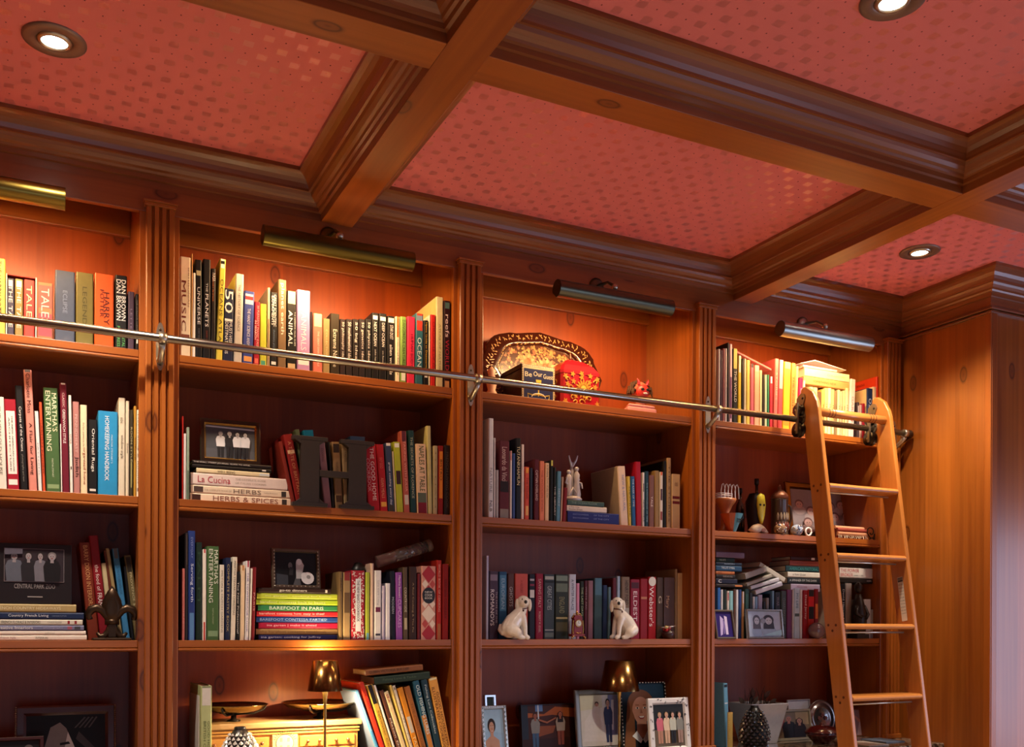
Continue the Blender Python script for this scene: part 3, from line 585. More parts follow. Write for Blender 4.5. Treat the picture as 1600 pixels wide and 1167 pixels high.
# ---- letter H bay, second shelf
row([book(284.5,286.5,650,'b02018','thin bright red spine',label='thin red book at the left end, letter H bay second shelf'),
 book(287,291,677,'d8d0cc','narrow white spine'),
 book(291.6,296,667,'8b9a86','narrow green grey spine',bands=[(.6,1,'3c4c3c')])],
 ZB,'letter H bay second shelf','books on the letter H bay second shelf')
zt = stack([(297,454,.0255,'e9d4b8','cream book lettered Herbs & Spices at the pile bottom',[T('HERBS & SPICES','8b5a4a',.22,.87,.5,.62)],dict(bands=[(.02,.1,'3c2018'),(.91,.96,'3a3430')])),
 (298,453,.0255,'e6d2b6','cream book lettered Herbs, second from the pile bottom',[T('THE COMPLETE BOOK OF','a8927c',.13,.4,.45,.22),T('HERBS','7c6a5c',.42,.7,.5,.55),T('Lesley Bremness','8a7a6c',.73,.87,.5,.18)],dict(bands=[(.03,.12,'4a3a34'),(.91,.96,'3a3430')])),
 (298,449,.038,'e2cfc4','pale pink book lettered La Cucina in the pile',[T('La Cucina','b03a4c',.07,.4,.5,.55),T('THE COMPLETE BOOK','a4978c',.45,.77,.68,.16),T('OF ITALIAN COOKING','a4978c',.45,.77,.36,.16)]),
 (307,421,.016,'e0cda2','thin cream book lettered Well Being in the pile',[T('WELL BEING','6a5a40',.28,.52,.5,.5)],dict(bands=[(.86,1,'ccd0cc')])),
 (300,424,.0115,'17100f','thin black book with a white square, in the small pile',[],dict(bands=[(.88,.93,'e8e0d8')])),
 (300,424,.0125,'1a0f10','thin black book under the group photograph',[T('THE WALL STREET JOURNAL GUIDE TO WINE','e2d6cc',.02,.72,.5,.42)])],
 ZB,'','books lying flat in the letter H bay')
ZPILE2 = zt
row([book(457,463.5,690,'7a2418','narrow brick red spine',dx=-22,near='leaning right of the pale pile'),
 book(464.5,479,679,'861a16','dark red spine with gold lettering',[T('A TASTE OF BRITTANY','c9855a',.1,.85,.5,.35)],dx=-22,bands=[(.22,.27,'d8b48a')]),
 book(480,487,671,'4e5638','olive green spine',dx=-19),
 book(488,504,672,'1f93a6','turquoise patterned spine',dx=-14,Y=.1),
 book(507,519,690,'9a6f70','mauve spine',[T('COOKING','6b4648',.1,.3,.5,.3)],dx=-11,near='behind the crossbar of the letter H'),
 book(520,523.5,690,'15110f','thin black spine',dx=-8),
 book(524.5,537,690,'8a6c48','tan spine with a dark portrait',[T('WILLIAMS-SONOMA','5b3e24',.3,.5,.5,.3)],dx=-6,bands=[(.03,.16,'2c1e14'),(.8,.9,'4b3018')]),
 book(538,548,690,'a88c62','pale tan spine',[T('TASTES','6b5236',.15,.3,.5,.3)],dx=-4),
 book(550,574,681,'4a6a86','wide slate blue spine',dx=-3,Y=.1),
 book(575.5,594,693,'b01420','red spine lettered Good Home Cookbook',[T('THE GOOD HOME','f3dfd8',.06,.85,.62,.32),T('COOKBOOK','d8989a',.22,.72,.25,.3)],dx=-7),
 book(594.8,606.5,694,'a3131c','darker red spine lettered Asian Meals',[T('EASY GOLD','cf6a5c',.2,.36,.5,.4),T('ASIAN MEALS','d88a6c',.5,.8,.5,.4)],dx=-7,bands=[(.86,.93,'d8a040')]),
 book(607.2,617,692,'34405c','slate blue spine lettered great cooking',[T('great cooking every day','d9dce6',.28,.9,.5,.4)],dx=-5.5,bands=[(.0,.04,'e8e4dc'),(.9,1,'3a3428')]),
 book(618,620,705,'d8c6a4','thin tan spine',dx=-5),
 book(620.6,631,690,'aab42e','lime spine with a dark photo in the middle',[],dx=-6,bands=[(.02,.08,'eef0e0'),(.41,.6,'3a1e22')]),
 book(631.8,641,673,'b25a4c','salmon spine lettered Taking with Julia',[T('TAKING WITH JULIA','e8a898',.12,.74,.5,.45)],dx=-6,bands=[(0,.13,'5a2430'),(.78,.9,'c8bcae')]),
 book(642,651,672,'173c3c','dark teal spine lettered Florence',[T('THE SECRETS OF FLORENCE','b8b89a',.08,.82,.5,.4)],dx=-4),
 book(652.2,668.5,693,'e9c8a0','cream and maroon spine lettered Naples at Table',[T('NAPLES AT TABLE','3f5230',.03,.68,.55,.5)],dx=-3,bands=[(.7,.84,'5a6654'),(.84,1,'7a1626')]),
 book(669.5,676,665,'c2bc82','tall pale olive book',[],dx=-2.5,d=.22),
 book(676.8,684,696,'b8ac84','beige dotted spine',[T('ITALIAN','8f8258',.1,.9,.5,.2)]),
 book(684.8,693,696,'8e1c16','red spine with an orange title band',[T('BISTRO','5a2a08',.2,.5,.5,.4)],bands=[(.08,.76,'e08a2c')]),
 book(693.8,703.5,695,'241a18','dark brown spine lettered faintly',[T('FRENCH LIVING COOK','584a40',.1,.9,.5,.4)])],
 ZB,'letter H bay second shelf','books on the letter H bay second shelf',Y=.022)
# ---- letter H bay, third shelf
row([book(285,289,888,'c06a62','pinkish red spine',[T('THE NEW','e8b0a8',.55,.85,.5,.3)],near='leftmost'),
 book(289.5,293.5,832,'2a2428','narrow dark speckled spine',bands=[(.02,.3,'4a3c34')]),
 book(294.3,305,829,'26397a','royal blue spine lettered Serving Forth',[T('Serving forth','d8def0',.3,.65,.5,.5),T('EVERYDAY','8a98c8',.06,.25,.5,.3)],bands=[(.75,1,'5a86b8')],dx=.5),
 book(306.3,315.5,847,'17291f','dark green spine with a dark pattern',[T('PALM','2f4a38',.1,.6,.5,.5)]),
 book(316.3,322.5,858,'ece2d4','white spine with a red edge',bands=[(.8,1,'c23a30'),(.0,.04,'c24a50')]),
 book(323.3,342,853,'47663a','green spine lettered Entertaining',[T("MARTHA'S",'e8ecd8',.04,.4,.76,.34),T('ENTERTAINING','e8ecd8',.03,.6,.32,.34),T('MARTHA STEWART','a9b890',.66,.83,.5,.12)],dx=.5,bands=[(.9,.96,'7f9c74')]),
 book(343,350.5,882,'e0d9c8','white speckled spine',[T('MILTON & DUTCH GARDENS','6a6a60',.08,.9,.5,.35)]),
 book(351.3,359.5,871,'1b2444','navy spine lettered in gold',[T('COMPLETE PASTRY BOOK','b9a878',.08,.9,.5,.4)],dx=2),
 book(360.3,368,870,'e4dac6','tall white spine lettered in black',[T('MARTHA STEWARTS CHRISTMAS','5a5448',.05,.7,.5,.4)],dx=3.5),
 book(368.6,374.5,893,'151414','short black spine',[T('The New Professional','d8d2c8',.15,.9,.5,.45)],dx=1),
 book(375.2,382,883,'e4c8a4','peach cream spine',[],dx=1.5,bands=[(0,.07,'c08a5a')]),
 book(382.8,388.5,876,'e4dede','white spine with purple lettering',[T('THE TOWNHOUSE COOK','6a5a9c',.15,.9,.5,.45)],dx=2.5,bands=[(0,.08,'a83048')]),
 book(389.2,392.2,888,'e9e2d4','thin cream spine',dx=3),
 book(392.8,398,886,'7c1a1e','dark red spine lettered Paris',[T('PARIS','d8a8a0',.35,.6,.5,.45)],dx=3)],
 ZC,'letter H bay third shelf','books on the letter H bay third shelf')
zt = stack([(404,528,.0175,'23245c','navy book lettered cooking for Jeffrey, bottom of pile',[T('ina garten: cooking for Jeffrey','e6e2ee',.03,.78,.5,.5)]),
 (400,527,.0195,'b08a54','tan book second from the bottom of the bright pile',[T('the barefoot contessa cookbook','8a6234',.05,.86,.5,.45)]),
 (404,528,.0205,'a3123a','crimson book lettered make it ahead in the pile',[T('ina garten | make it ahead','efb8c4',.1,.72,.5,.45)]),
 (400.5,528,.0185,'1c3f86','blue book lettered Parties in the bright pile',[T('BAREFOOT CONTESSA PARTIES!','9cb8e4',.04,.86,.5,.45)]),
 (401,527.5,.0185,'c2232c','red book lettered how easy is that in the pile',[T('barefoot contessa how easy is that?','f6d8d4',.03,.83,.5,.5)]),
 (403,527,.0195,'2f7a4a','green book lettered in Paris in the bright pile',[T('BAREFOOT IN PARIS','e4f0e2',.14,.82,.5,.55)]),
 (400.5,528,.019,'a6c22c','lime book lettered back to basics in the pile',[T('barefoot contessa back to basics','e4f0a4',.04,.84,.5,.45)]),
 (401.5,527,.0195,'b4c43c','yellow green book, second from the pile top',[T('ina garten · cooking for home','dfe8a0',.1,.92,.5,.35)]),
 (404,517,.017,'2c1a14','dark brown book lettered go to dinners on the pile',[T('go-to dinners','f2ece4',.28,.66,.5,.6)],dict(bands=[(.92,.95,'e0d8cc')]))],
 ZC,'','cookbooks piled flat under the wedding photograph')
ZPILE3 = zt
row([book(529.5,535.5,893,'6b5638','dark tan spine',[T('ITALY','3a2a18',.1,.3,.5,.4)],near='right of the bright pile'),
 book(536.3,548,894,'8c7452','spine with brown dotted pattern',bands=[(.3,.6,'584430'),(.0,.12,'7a2a2c')]),
 book(549,570,891,'9c2030','red and white scroll patterned spine lettered Basics Cookbook',[]),
 book(571,578,894,'a3b03c','lime spine with a blue foot',[],bands=[(.9,1,'6aa4b8')]),
 book(578.8,584,880,'cdb09c','tall pink speckled spine'),
 book(585,596,891,'dcdada','white spine with a small purple square',[T('Low Carb Living','9aa0b0',.15,.5,.5,.3)],bands=[(.53,.6,'6a2a4a'),(.91,.94,'3a3a48')]),
 book(597,601.8,915,'bdb4cc','thin lavender spine'),
 book(602.5,610,911,'e0e0e6','short white spine'),
 book(611,618,892,'101524','navy black spine lettered Modern',[T('MODERN','a8b0c0',.38,.62,.5,.5)],dx=-1),
 book(619,629.5,894,'8f4fa4','purple spine lettered Cupcakes',[T('Martha Stewart','f0e4f4',.05,.38,.6,.3),T('CUPCAKES','d8a8e4',.4,.82,.55,.5)],dx=-1),
 book(630.5,638,886,'5a4a38','brown spine lettered Country Cooking',[T('COUNTRYSIDE','d8d0b8',.28,.62,.5,.5)],bands=[(.7,.86,'b8ac8c')],dx=-1),
 book(639,651,885,'37221c','dark brown spine lettered in tan',[T('A Real Cooking & The Pie','a8906c',.22,.9,.5,.25)]),
 book(652,657,896,'6a1a24','narrow maroon striped spine'),
 book(658,681,884,'d09484','red and white plaid spine lettered New Cook Book',[]),
 book(682,690,875,'b02a20','tall red spine with tan foot',[T('WORLD BOOK OF COOKING','e8b0a0',.05,.65,.5,.4)],bands=[(.8,1,'a8653c')],near='right of the plaid cookbook'),
 book(691,701,881,'8c1712','dark red spine at the right end',[T('GERMAN COOKERY','5a0f0c',.2,.72,.5,.35)],near='last of the row')],
 ZC,'letter H bay third shelf','books on the letter H bay third shelf')
for o in [o for o in C.objects if o.get('label', '').startswith('red and white scroll')]:      # white scrolls and a title panel on the red spine
    ch = [c for c in o.children if c.name.startswith('cover')][0]; X1_ = max(v.co.x for v in ch.data.vertices); H_ = max(v.co.z for v in ch.data.vertices)
    mb = MB(); mb.bm.from_mesh(ch.data); mb.m = [x for x in ch.data.materials]; n0 = len(mb.m); rnd = random.Random(9); wm = mat('ece6e0', .4)
    for i in range(210):
        cx, cz, r, a0, sp = rnd.uniform(.004, X1_-.004), rnd.uniform(.004, H_-.004), rnd.uniform(.0022, .004), rnd.random()*6.3, rnd.uniform(2.2, 4.2); n = 5
        o_ = [(cx+r*math.cos(a0+sp*k/n), -.0003-.000001*i, cz+r*math.sin(a0+sp*k/n)) for k in range(n+1)] + [(cx+r*.5*math.cos(a0+sp*k/n), -.0003-.000001*i, cz+r*.5*math.sin(a0+sp*k/n)) for k in range(n, -1, -1)]
        mb.faces(o_, [(k, k+1, 2*n-k, 2*n+1-k) for k in range(n)], wm)
    mb.faces([(X1_*.3, -.0007, H_*.12), (X1_*.7, -.0007, H_*.12), (X1_*.7, -.0007, H_*.88), (X1_*.3, -.0007, H_*.88)], [(0,1,2,3)], mat('d8dce4', .4))
    lettering(mb, 'THE NEW BASICS COOKBOOK', mat('2a2a30', .5), Matrix(((0,1,0,X1_*.4),(0,0,-1,-.001),(-1,0,0,H_*.86),(0,0,0,1))), H_*.6, X1_*.2)
    [ch.data.materials.append(x) for x in mb.m[n0:]]; mb.bm.to_mesh(ch.data)
# plaid diamonds and the black roundel of the plaid cookbook; it is the last book whose label names the plaid
pl = [o for o in C.objects if o.get('label', '').startswith('red and white plaid spine')][0]
for ch in pl.children:
    if ch.name.startswith('cover'):
        X1_ = max(v.co.x for v in ch.data.vertices); H_ = max(v.co.z for v in ch.data.vertices); mb = MB(); mb.bm.from_mesh(ch.data); mb.m = [x for x in ch.data.materials]
        def dia(cx, cz, w, h, hx, y=-.0004):
            mb.faces([(cx-w, y, cz), (cx, y, cz-h), (cx+w, y, cz), (cx, y, cz+h)], [(0,1,2,3)], mat(hx, .4))
        for i, f in enumerate((.89, .62, .35, .08)):
            dia(X1_*.5, H_*f, X1_*.47, H_*.12, 'a81e26' if i != 2 else 'ead8c4')
        for f in (.755, .485, .215): 
            dia(X1_*.26, H_*f, X1_*.22, H_*.06, 'ead8c4' if f > .3 else 'b8463c'); dia(X1_*.76, H_*f, X1_*.2, H_*.06, 'b8463c' if f > .6 else 'ead8c4')
        n = 24; mb.faces([(X1_*.5 + X1_*.44*math.cos(2*math.pi*i/n), -.0006, H_*.6 + X1_*.52*math.sin(2*math.pi*i/n)) for i in range(n)], [tuple(range(n))], mat('131313', .4))
        for s, dz, hh in (('NEW', .009, .006), ('COOK', -.003, .009), ('BOOK', -.0125, .0065)):
            lettering(mb, s, WHITE, Matrix(((1,0,0,X1_*.5-.014),(0,0,-1,-.0009),(0,1,0,H_*.6+dz),(0,0,0,1))), .028, hh)
        me = ch.data; n0 = len(me.materials); [me.materials.append(x) for x in mb.m[n0:]]; mb.bm.to_mesh(me)
# ---- tray bay, second shelf
row([book(760,762,674,'1a2240','thin navy spine',label='thin navy book at the left end, tray bay second shelf',Y=.06),
 book(763,771,653,'d8dde6','tallest white spine lettered NLB',[T('NATURE','8a90a0',.5,.75,.5,.5),T('NLB','1b2030',.83,.94,.5,.5)],near='near the left end'),
 book(772,774,684,'e8e8ee','very thin white spine'),
 book(774.8,779.3,734,'b4b4ba','short light grey spine'),
 book(780,796,688,'5e2430','maroon spine lettered Leonardo da Vinci',[T('Leonardo da Vinci','d8c0bc',.08,.52,.5,.5)],bands=[(.52,.66,'24181c'),(.88,1,'8a8480')]),
 book(796.8,800,704,'e6e2e2','thin white spine with red top',bands=[(0,.14,'b8243a')]),
 book(800.8,805.2,708,'3f5a9c','narrow blue spine'),
 book(806,813.8,684,'1b2430','black and navy spine lettered Tutankhamun',[T('TUTANKHAMUN','e6dcb4',.1,.58,.5,.6)],bands=[(0,.6,'14120f')]),
 book(814.6,819,694,'e8dede','narrow white spine'),
 book(820,827,729,'d0584a','coral spine with cream label',[T('THE SONGS','7a2418',.2,.6,.5,.4)],bands=[(.02,.12,'e8a04a'),(.74,.92,'e0b070')],dx=.5),
 book(828,832.5,731,'2c3a4e','narrow slate navy spine'),
 book(834.5,842.3,717,'571a28','burgundy spine with white lettering',[T('CAPTAIN OVERLAND','e0c8c8',.18,.68,.5,.5)]),
 book(843,850.8,720,'dd8468','salmon spine',[T('THE WOODEN SHOES','a85038',.15,.85,.5,.35)]),
 book(851.6,858,723,'e6c8a4','cream spine lettered in black',[T('A Walking Tour of the City','5a4638',.03,.6,.5,.45)],dx=.7),
 book(859,864.3,719,'15191c','black spine with yellow top',bands=[(0,.09,'d8d46a')],dx=1),
 book(865,868.5,730,'23282c','narrow black spine with white letters',[T('THE LIBRARY','e0e0dc',.35,.9,.5,.6)],dx=1),
 book(869.3,875.5,736,'5a90b0','sky blue spine',[T('HISTORY','c8dce6',.35,.7,.5,.4)],dx=2),
 book(876,878,745,'d8b8a4','thin pink spine',dx=3),
 book(878.8,884.5,762,'7c1c24','short dark red spine',dx=3)],
 ZB,'tray bay second shelf','books on the tray bay second shelf')
zt = stack([(887,967,.045,'20307c','thick blue triple volume at the bottom, under white statue',[T('ENCYCLOPEDIA','8a9ad4',.1,.4,.75,.12),T('ENCYCLOPEDIA','8a9ad4',.1,.4,.45,.12),T('OF THE CITY','8a9ad4',.5,.8,.75,.12),T('OF THE CITY','8a9ad4',.5,.8,.45,.12)]),
 (886,948,.022,'e4dcd4','white book under the white statue',[T('A New Song','1a1a1a',.04,.3,.7,.3),T('Another Dream','1a1a1a',.04,.38,.32,.3)],dict(d=.16)),
 (887,944,.019,'3e5a5a','teal grey book directly under the white statue',[T('THE OCEAN FLOOR','8aa8a4',.1,.8,.5,.4)],dict(d=.16))],
 ZB,'','books lying flat in the tray bay')
ZPILE4 = zt
row([book(970,982,728,'e8d2bc','wide cream book facing half sideways',[T('NEW & NATURAL','9aa0c8',.15,.75,.6,.3)],dx=-5,side='b8a48c',d=.2),
 book(982.8,987,744,'d9c25c','narrow yellow spine',[T('GEORGE','5b4c1a',.2,.8,.5,.4)],dx=-2),
 book(987.8,994,744,'24629c','blue spine',[T('THE RIVER OF TIME','d0e0f0',.05,.6,.5,.4)],dx=-2),
 book(994.8,1003,721,'a8122e','crimson plain spine',dx=-1.5),
 book(1003.8,1007.3,738,'dedee2','white spine lettered New World',[T('NEW WORLD','15151a',.5,.9,.5,.5)],bands=[(.2,.35,'55555c')]),
 book(1008,1013.6,736,'1d4254','dark teal spine',[T('THE KNOWLEDGE OF TIME','9ac0c8',.2,.9,.5,.35)]),
 book(1014.4,1022.3,742,'7e5650','mauve brown spine lettered Yale',[T('YALE','ecdcd4',.4,.6,.5,.4)]),
 book(1023,1030,735,'97794c','tan spine',dx=.3),
 book(1030.8,1036,737,'dcd4c8','white spine with photo',bands=[(.0,.06,'e0683c'),(.3,.5,'4a3040'),(.7,.85,'8a3a3a')]),
 book(1036.8,1041.3,720,'13100f','tall black spine'),
 book(1042,1048.5,715,'b09268','tallest tan spine',[T('THE STORIES','6b5230',.1,.9,.5,.35)]),
 book(1049.5,1063,740,'d0b284','cream spine with four red squares',[T('THE NEW','6a4a34',.15,.22,.5,.4)],bands=[(.4,.45,'6e1a1c'),(.49,.54,'6e1a1c')])],
 ZB,'tray bay second shelf','books on the tray bay second shelf',Y=.045)
# ---- tray bay, third shelf
row([book(759.5,763.5,868,'c6c8e4','tall narrow lavender white spine',near='leftmost'),
 book(764.5,778.5,892,'4a3a4e','purple brown spine lettered Romanovs',[T('THE FATE OF THE','c8bccc',.3,.76,.8,.16),T('ROMANOVS','f2ecf2',.27,.8,.32,.42)],bands=[(.05,.14,'8a7c90')]),
 book(779.5,792,893,'245078','blue spine with pale painting',[T('EUROPEAN','a8c8e0',.1,.55,.5,.4)],bands=[(.05,.58,'4e84a8')]),
 book(793.3,803.2,896,'5a3c38','brown spine with silver letters',[T('GHOSTS','c0b8b4',.2,.5,.5,.5)]),
 book(804.5,825,896,'c85a50','wide coral red spine',[T('A HISTORY','a83c34',.1,.3,.5,.2)]),
 book(826.5,836,897,'181c2a','black spine with white figure',bands=[(.07,.1,'b0b0bc'),(.15,.18,'8c3048'),(.24,.36,'d8d4d0')]),
 book(837,849,896,'8c1834','crimson spine lettered Saving Italy',[T('SAVING ITALY','d8b0a8',.08,.52,.5,.35),T('ROBERT M. EDSEL','d8b0a8',.58,.9,.5,.25)]),
 book(850,866.5,897,'39444c','slate spine with ornate silver print',[T('GREAT CITIES','a8b4b8',.18,.55,.5,.4)],bands=[(.03,.08,'aab0aa'),(.1,.13,'1a1e22'),(.85,.87,'9aa0a0'),(.9,.97,'6a7470')]),
 book(867.5,888,897,'2c332a','wide dark green spine with ornate gilt print',[T('ENGLAND','8a8a68',.35,.6,.5,.4)],bands=[(.02,.1,'7a8c80'),(.14,.27,'667466'),(.66,.69,'a8a078'),(.74,.88,'54503a')]),
 book(889,900.2,897,'c4cada','white spine lettered A Winter Palace',[T('A WINTER PALACE','5a6478',.08,.55,.5,.35)]),
 book(901,905.8,911,'d490ae','narrow pink spine'),
 book(906.5,912.6,908,'20281c','dark green spine with pale lettering',[T('THE LAST DAYS','aab890',.1,.6,.5,.5)]),
 book(913.3,918,907,'521c2c','maroon spine lettered faintly',[T('WHITE ARC','b08a94',.1,.5,.5,.5)]),
 book(919,927,907,'8d6470','mauve spine with white flecks'),
 book(928.5,941,903,'3c5660','blue grey plain spine',bands=[(0,.28,'4c7286')]),
 book(942,949,914,'1e3054','navy plain spine'),
 book(950,954.8,917,'5c7a84','narrow grey blue spine'),
 book(957,963.3,903,'5c1420','narrow dark red spine'),
 book(964,969,900,'9ab0c8','narrow pale blue spine'),
 book(971,984,901,'7c6654','brown spine with pale blurred letters',[T('HENRY FORD','3a3028',.06,.45,.6,.4)],bands=[(.5,.9,'a8a098')]),
 book(985,999.5,905,'8a1a34','crimson spine lettered Eldest',[T('ELDEST','ecdce0',.2,.7,.5,.4)],bands=[(.05,.15,'4a1824')]),
 book(1000.3,1012,904,'8c1520','red spine with a tall gold ornament',bands=[(.08,.82,'8c1520'),(.3,.34,'b87a5a')]),
 book(1012.8,1025.2,901,'a3141c','bright red dictionary with a white seal',[T("Webster's",'f2e4e0',.16,.8,.4,.55)],label='bright red dictionary with large white lettering and round white seal'),
 book(1026,1036.5,902,'4a3628','brown spine with pale letter',[T('G','c8b8a0',.3,.42,.5,.5)]),
 book(1037.3,1054.5,902,'5a4034','wide brown glossy spine lettered Atlas',[T('Mary','d8b08a',.3,.5,.3,.35)],rough=.12),
 book(1055,1058.5,889,'9a7e5c','narrow tan spine'),
 book(1059,1066.5,895,'d0a878','wide cream tan spine at the right end')],
 ZC,'tray bay third shelf','books on the tray bay third shelf',Y=.06)
# ---- ladder bay, top shelf
bt = book
row([bt(1122,1125.6,545,'d6cfc8','pale grey spine',near='leftmost'),bt(1126,1129.3,547,'5a3c4c','dark mauve spine'),bt(1129.7,1132.7,544,'a86a6c','thin pink brown spine'),
 bt(1133.1,1136,544,'e6dcd4','thin white spine'),bt(1136.4,1139.3,535,'1c1a22','tall thin black spine'),
 bt(1139.7,1144.3,537,'e8c8cc','tall pink white spine with purple middle',bands=[(.42,.95,'7a3a78')]),
 bt(1145,1152.5,544,'1a1714','black spine with yellow top',bands=[(0,.27,'e4cc5a')],texts=[T('THE WORLD','e8e0cc',.3,.72,.5,.5)]),
 bt(1153.2,1158.4,555,'e8c832','yellow spine with white top',bands=[(0,.25,'efe8dc')]),
 bt(1159,1162,560,'181414','thin black spine with white text'),bt(1162.5,1166,560,'e4d4b4','thin cream spine'),
 bt(1166.5,1172,562,'e3cc62','pale yellow spine'),bt(1172.6,1178,568,'d2667a','rose pink spine',bands=[(0,.06,'2a2020')]),
 bt(1178.6,1186.5,570,'eeb08e','peach pink spine',bands=[(.0,.1,'e8dcae')]),bt(1187,1191,578,'e8d4a0','narrow cream spine'),
 bt(1191.6,1194.6,585,'241c18','thin dark spine'),bt(1195,1198.6,585,'cfd8b4','thin pale green spine'),bt(1199,1202.3,585,'2e7a58','thin emerald spine'),
 bt(1202.8,1207.6,588,'c02c3c','red spine with white top',bands=[(0,.13,'ece4dc')]),
 bt(1208.6,1214.5,560,'dc7068','tall coral spine',dx=3,texts=[T('STORIES','f0b0a0',.2,.6,.5,.4)]),bt(1215,1222,562,'cf4c50','tall rose red spine',dx=3,bands=[(0,.42,'e8b4ac')]),
 bt(1223,1233.5,565,'e6b82c','tall yellow spine',dx=3,bands=[(0,.1,'e8d074'),(.8,.95,'e0902c')]),
 bt(1234.3,1240.5,567,'d8873a','orange spine',dx=3.5,texts=[T('THE NIGHT LIFE','5a2c10',.2,.9,.5,.4)]),bt(1241,1245,572,'e8b878','thin peach spine',dx=3.5),
 bt(1246,1252,590,'dc1850','hot pink spine',dx=3.5,texts=[T('little women','f6b0c4',.2,.7,.5,.35)]),
 bt(1253,1256,594,'e8dccc','thin white spine behind the ladder',dx=3)],
 ZA,'ladder bay top shelf','books on the ladder bay top shelf')
# small paperbacks behind the ladder
xs_ = [(1264,1270,604,'e6d8a8'),(1270.5,1277,605,'e8cf94'),(1277.5,1283,612,'6a4a34'),(1283.5,1288,608,'e2b25e'),(1288.5,1293,606,'e8cc84'),(1293.5,1298.5,606,'efe2b0'),
 (1299,1303.5,608,'d9c07c'),(1304,1308,610,'8a7450'),(1308.5,1312.5,609,'e9dba2'),(1313,1316.5,611,'c8b488'),(1317,1320.5,610,'e4cf8c'),(1321,1325.5,606,'ead9a0')]
dn = ['cream','pale gold','brown','golden','light yellow','cream white','straw','dull brown','pale cream','beige','buff','pale yellow']
row([bt(a,b,y,c,f'small {n} paperback',texts=[T('MYSTERY','8a6a3c',.35,.8,.5,.4)],dx=1,d=.12,near=(None if i else 'first behind the ladder'),bands=[(.72,.97,'d8e0b0')] if i%2==0 else []) for i,((a,b,y,c),n) in enumerate(zip(xs_,dn))]+
 [bt(1326.2,1334,592,'ead4c8','taller pink white spine leaning right',dx=3.5,texts=[T('GARDEN','c07a70',.3,.8,.5,.4)]),
  bt(1339.5,1343,628,'3a2c30','short dark paperback',bands=[(.1,.3,'c8b8b0')]),bt(1343.5,1347,632,'b89a90','short pink grey paperback'),bt(1347.5,1352,630,'8c1020','short dark red paperback'),
  bt(1355,1363.5,606,'1c2f58','navy spine with a cream cover side',side='e8c48c',d=.16,texts=[T('OZ','c8d0e0',.2,.4,.5,.5)]),
  bt(1364,1369,604,'ecd0a8','peach cream spine'),
  bt(1369.5,1373,588,'c83014','tall bright red picture book at the right end',side='cf3a18',d=.2,stext='Dr. Seuss')],
 ZA,'ladder bay top shelf','small paperbacks behind the ladder',Y=.012)
# ---- ladder bay, third shelf
row([bt(1121,1126,918,'2f68b4','bright blue spine',near='leftmost'),bt(1126.5,1130,921,'dcdce0','narrow white spine'),bt(1130.5,1135.6,921,'22302e','dark grey spine'),
 bt(1136,1139.6,923,'e4dcd4','white spine with red top',bands=[(.04,.2,'a83040')]),bt(1140.2,1145.8,923,'8cc4cc','pale cyan spine'),bt(1146.3,1149.6,920,'5a3c30','narrow brown spine'),
 bt(1150,1154,921,'d4d4dc','white lavender spine'),bt(1154.5,1159,921,'233e78','narrow navy spine'),bt(1159.5,1163.2,924,'d0a070','tan spine with white top',bands=[(0,.25,'d8d4d8')]),
 bt(1164,1170.6,920,'22443a','dark green patterned spine',bands=[(.1,.4,'3a6454')]),bt(1171,1176,926,'2c3432','dark slate spine'),bt(1176.6,1180,932,'dce4e8','thin white spine'),
 bt(1180.4,1184,932,'8ab8dc','thin light blue spine'),bt(1184.8,1191.6,929,'a8a4bc','lavender grey spine'),bt(1192.2,1196.8,940,'161616','short black spine'),bt(1197.3,1202,934,'8c8884','short grey spine'),
 bt(1202.5,1205.7,928,'141c30','thin midnight blue spine'),bt(1206.2,1210,923,'6a98b8','steel blue spine'),bt(1210.5,1219.8,925,'181216','wide black spine',texts=[T('WAR','8a7a80',.1,.3,.5,.4)]),
 bt(1220.4,1229,923,'3c443e','charcoal green spine',texts=[T('CHARLEMAGNE','7e867c',.15,.7,.5,.4)]),bt(1229.6,1237.8,921,'6a2c58','plum purple spine'),
 bt(1238.3,1240.2,921,'d8d0cc','thin pale spine'),bt(1240.8,1249.8,919,'b8ccd8','wide pale blue white spine',texts=[T('MY LIFE','3a6a84',.1,.4,.5,.4)],bands=[(.5,.56,'54605c')]),
 bt(1250.3,1254,921,'dcdcd8','narrow white spine'),bt(1255,1262,922,'9c1820','dark red spine with white lettering',texts=[T('Dead Jersey','ecdcd4',.1,.6,.5,.5)]),
 bt(1262.6,1272.5,921,'c82c20','red spine with a black emblem',bands=[(0,.14,'2a2224'),(.35,.6,'191919'),(.2,.33,'d82030')]),
 bt(1273,1279,920,'8a1418','dark red and orange spine',bands=[(.3,.6,'e07a2c')]),
 bt(1309,1313,918,'d8cab4','cream spine',near='just right of the ladder upright'),bt(1313.6,1321,912,'11151c','black spine lettered in white',texts=[T('David Harper Lee','e0e4e8',.1,.75,.5,.5)]),
 bt(1321.8,1331,911,'a8a098','pale grey glossy spine',rough=.2),
 bt(1350,1361,936,'cfc8b8','wide white box file',texts=[],d=.14),bt(1361.5,1365,952,'a8a294','shorter grey white box file',d=.14)],
 ZC,'ladder bay third shelf','books on the ladder bay third shelf',Y=.04)
ZR = at(1140, 918, .04).z + .0015
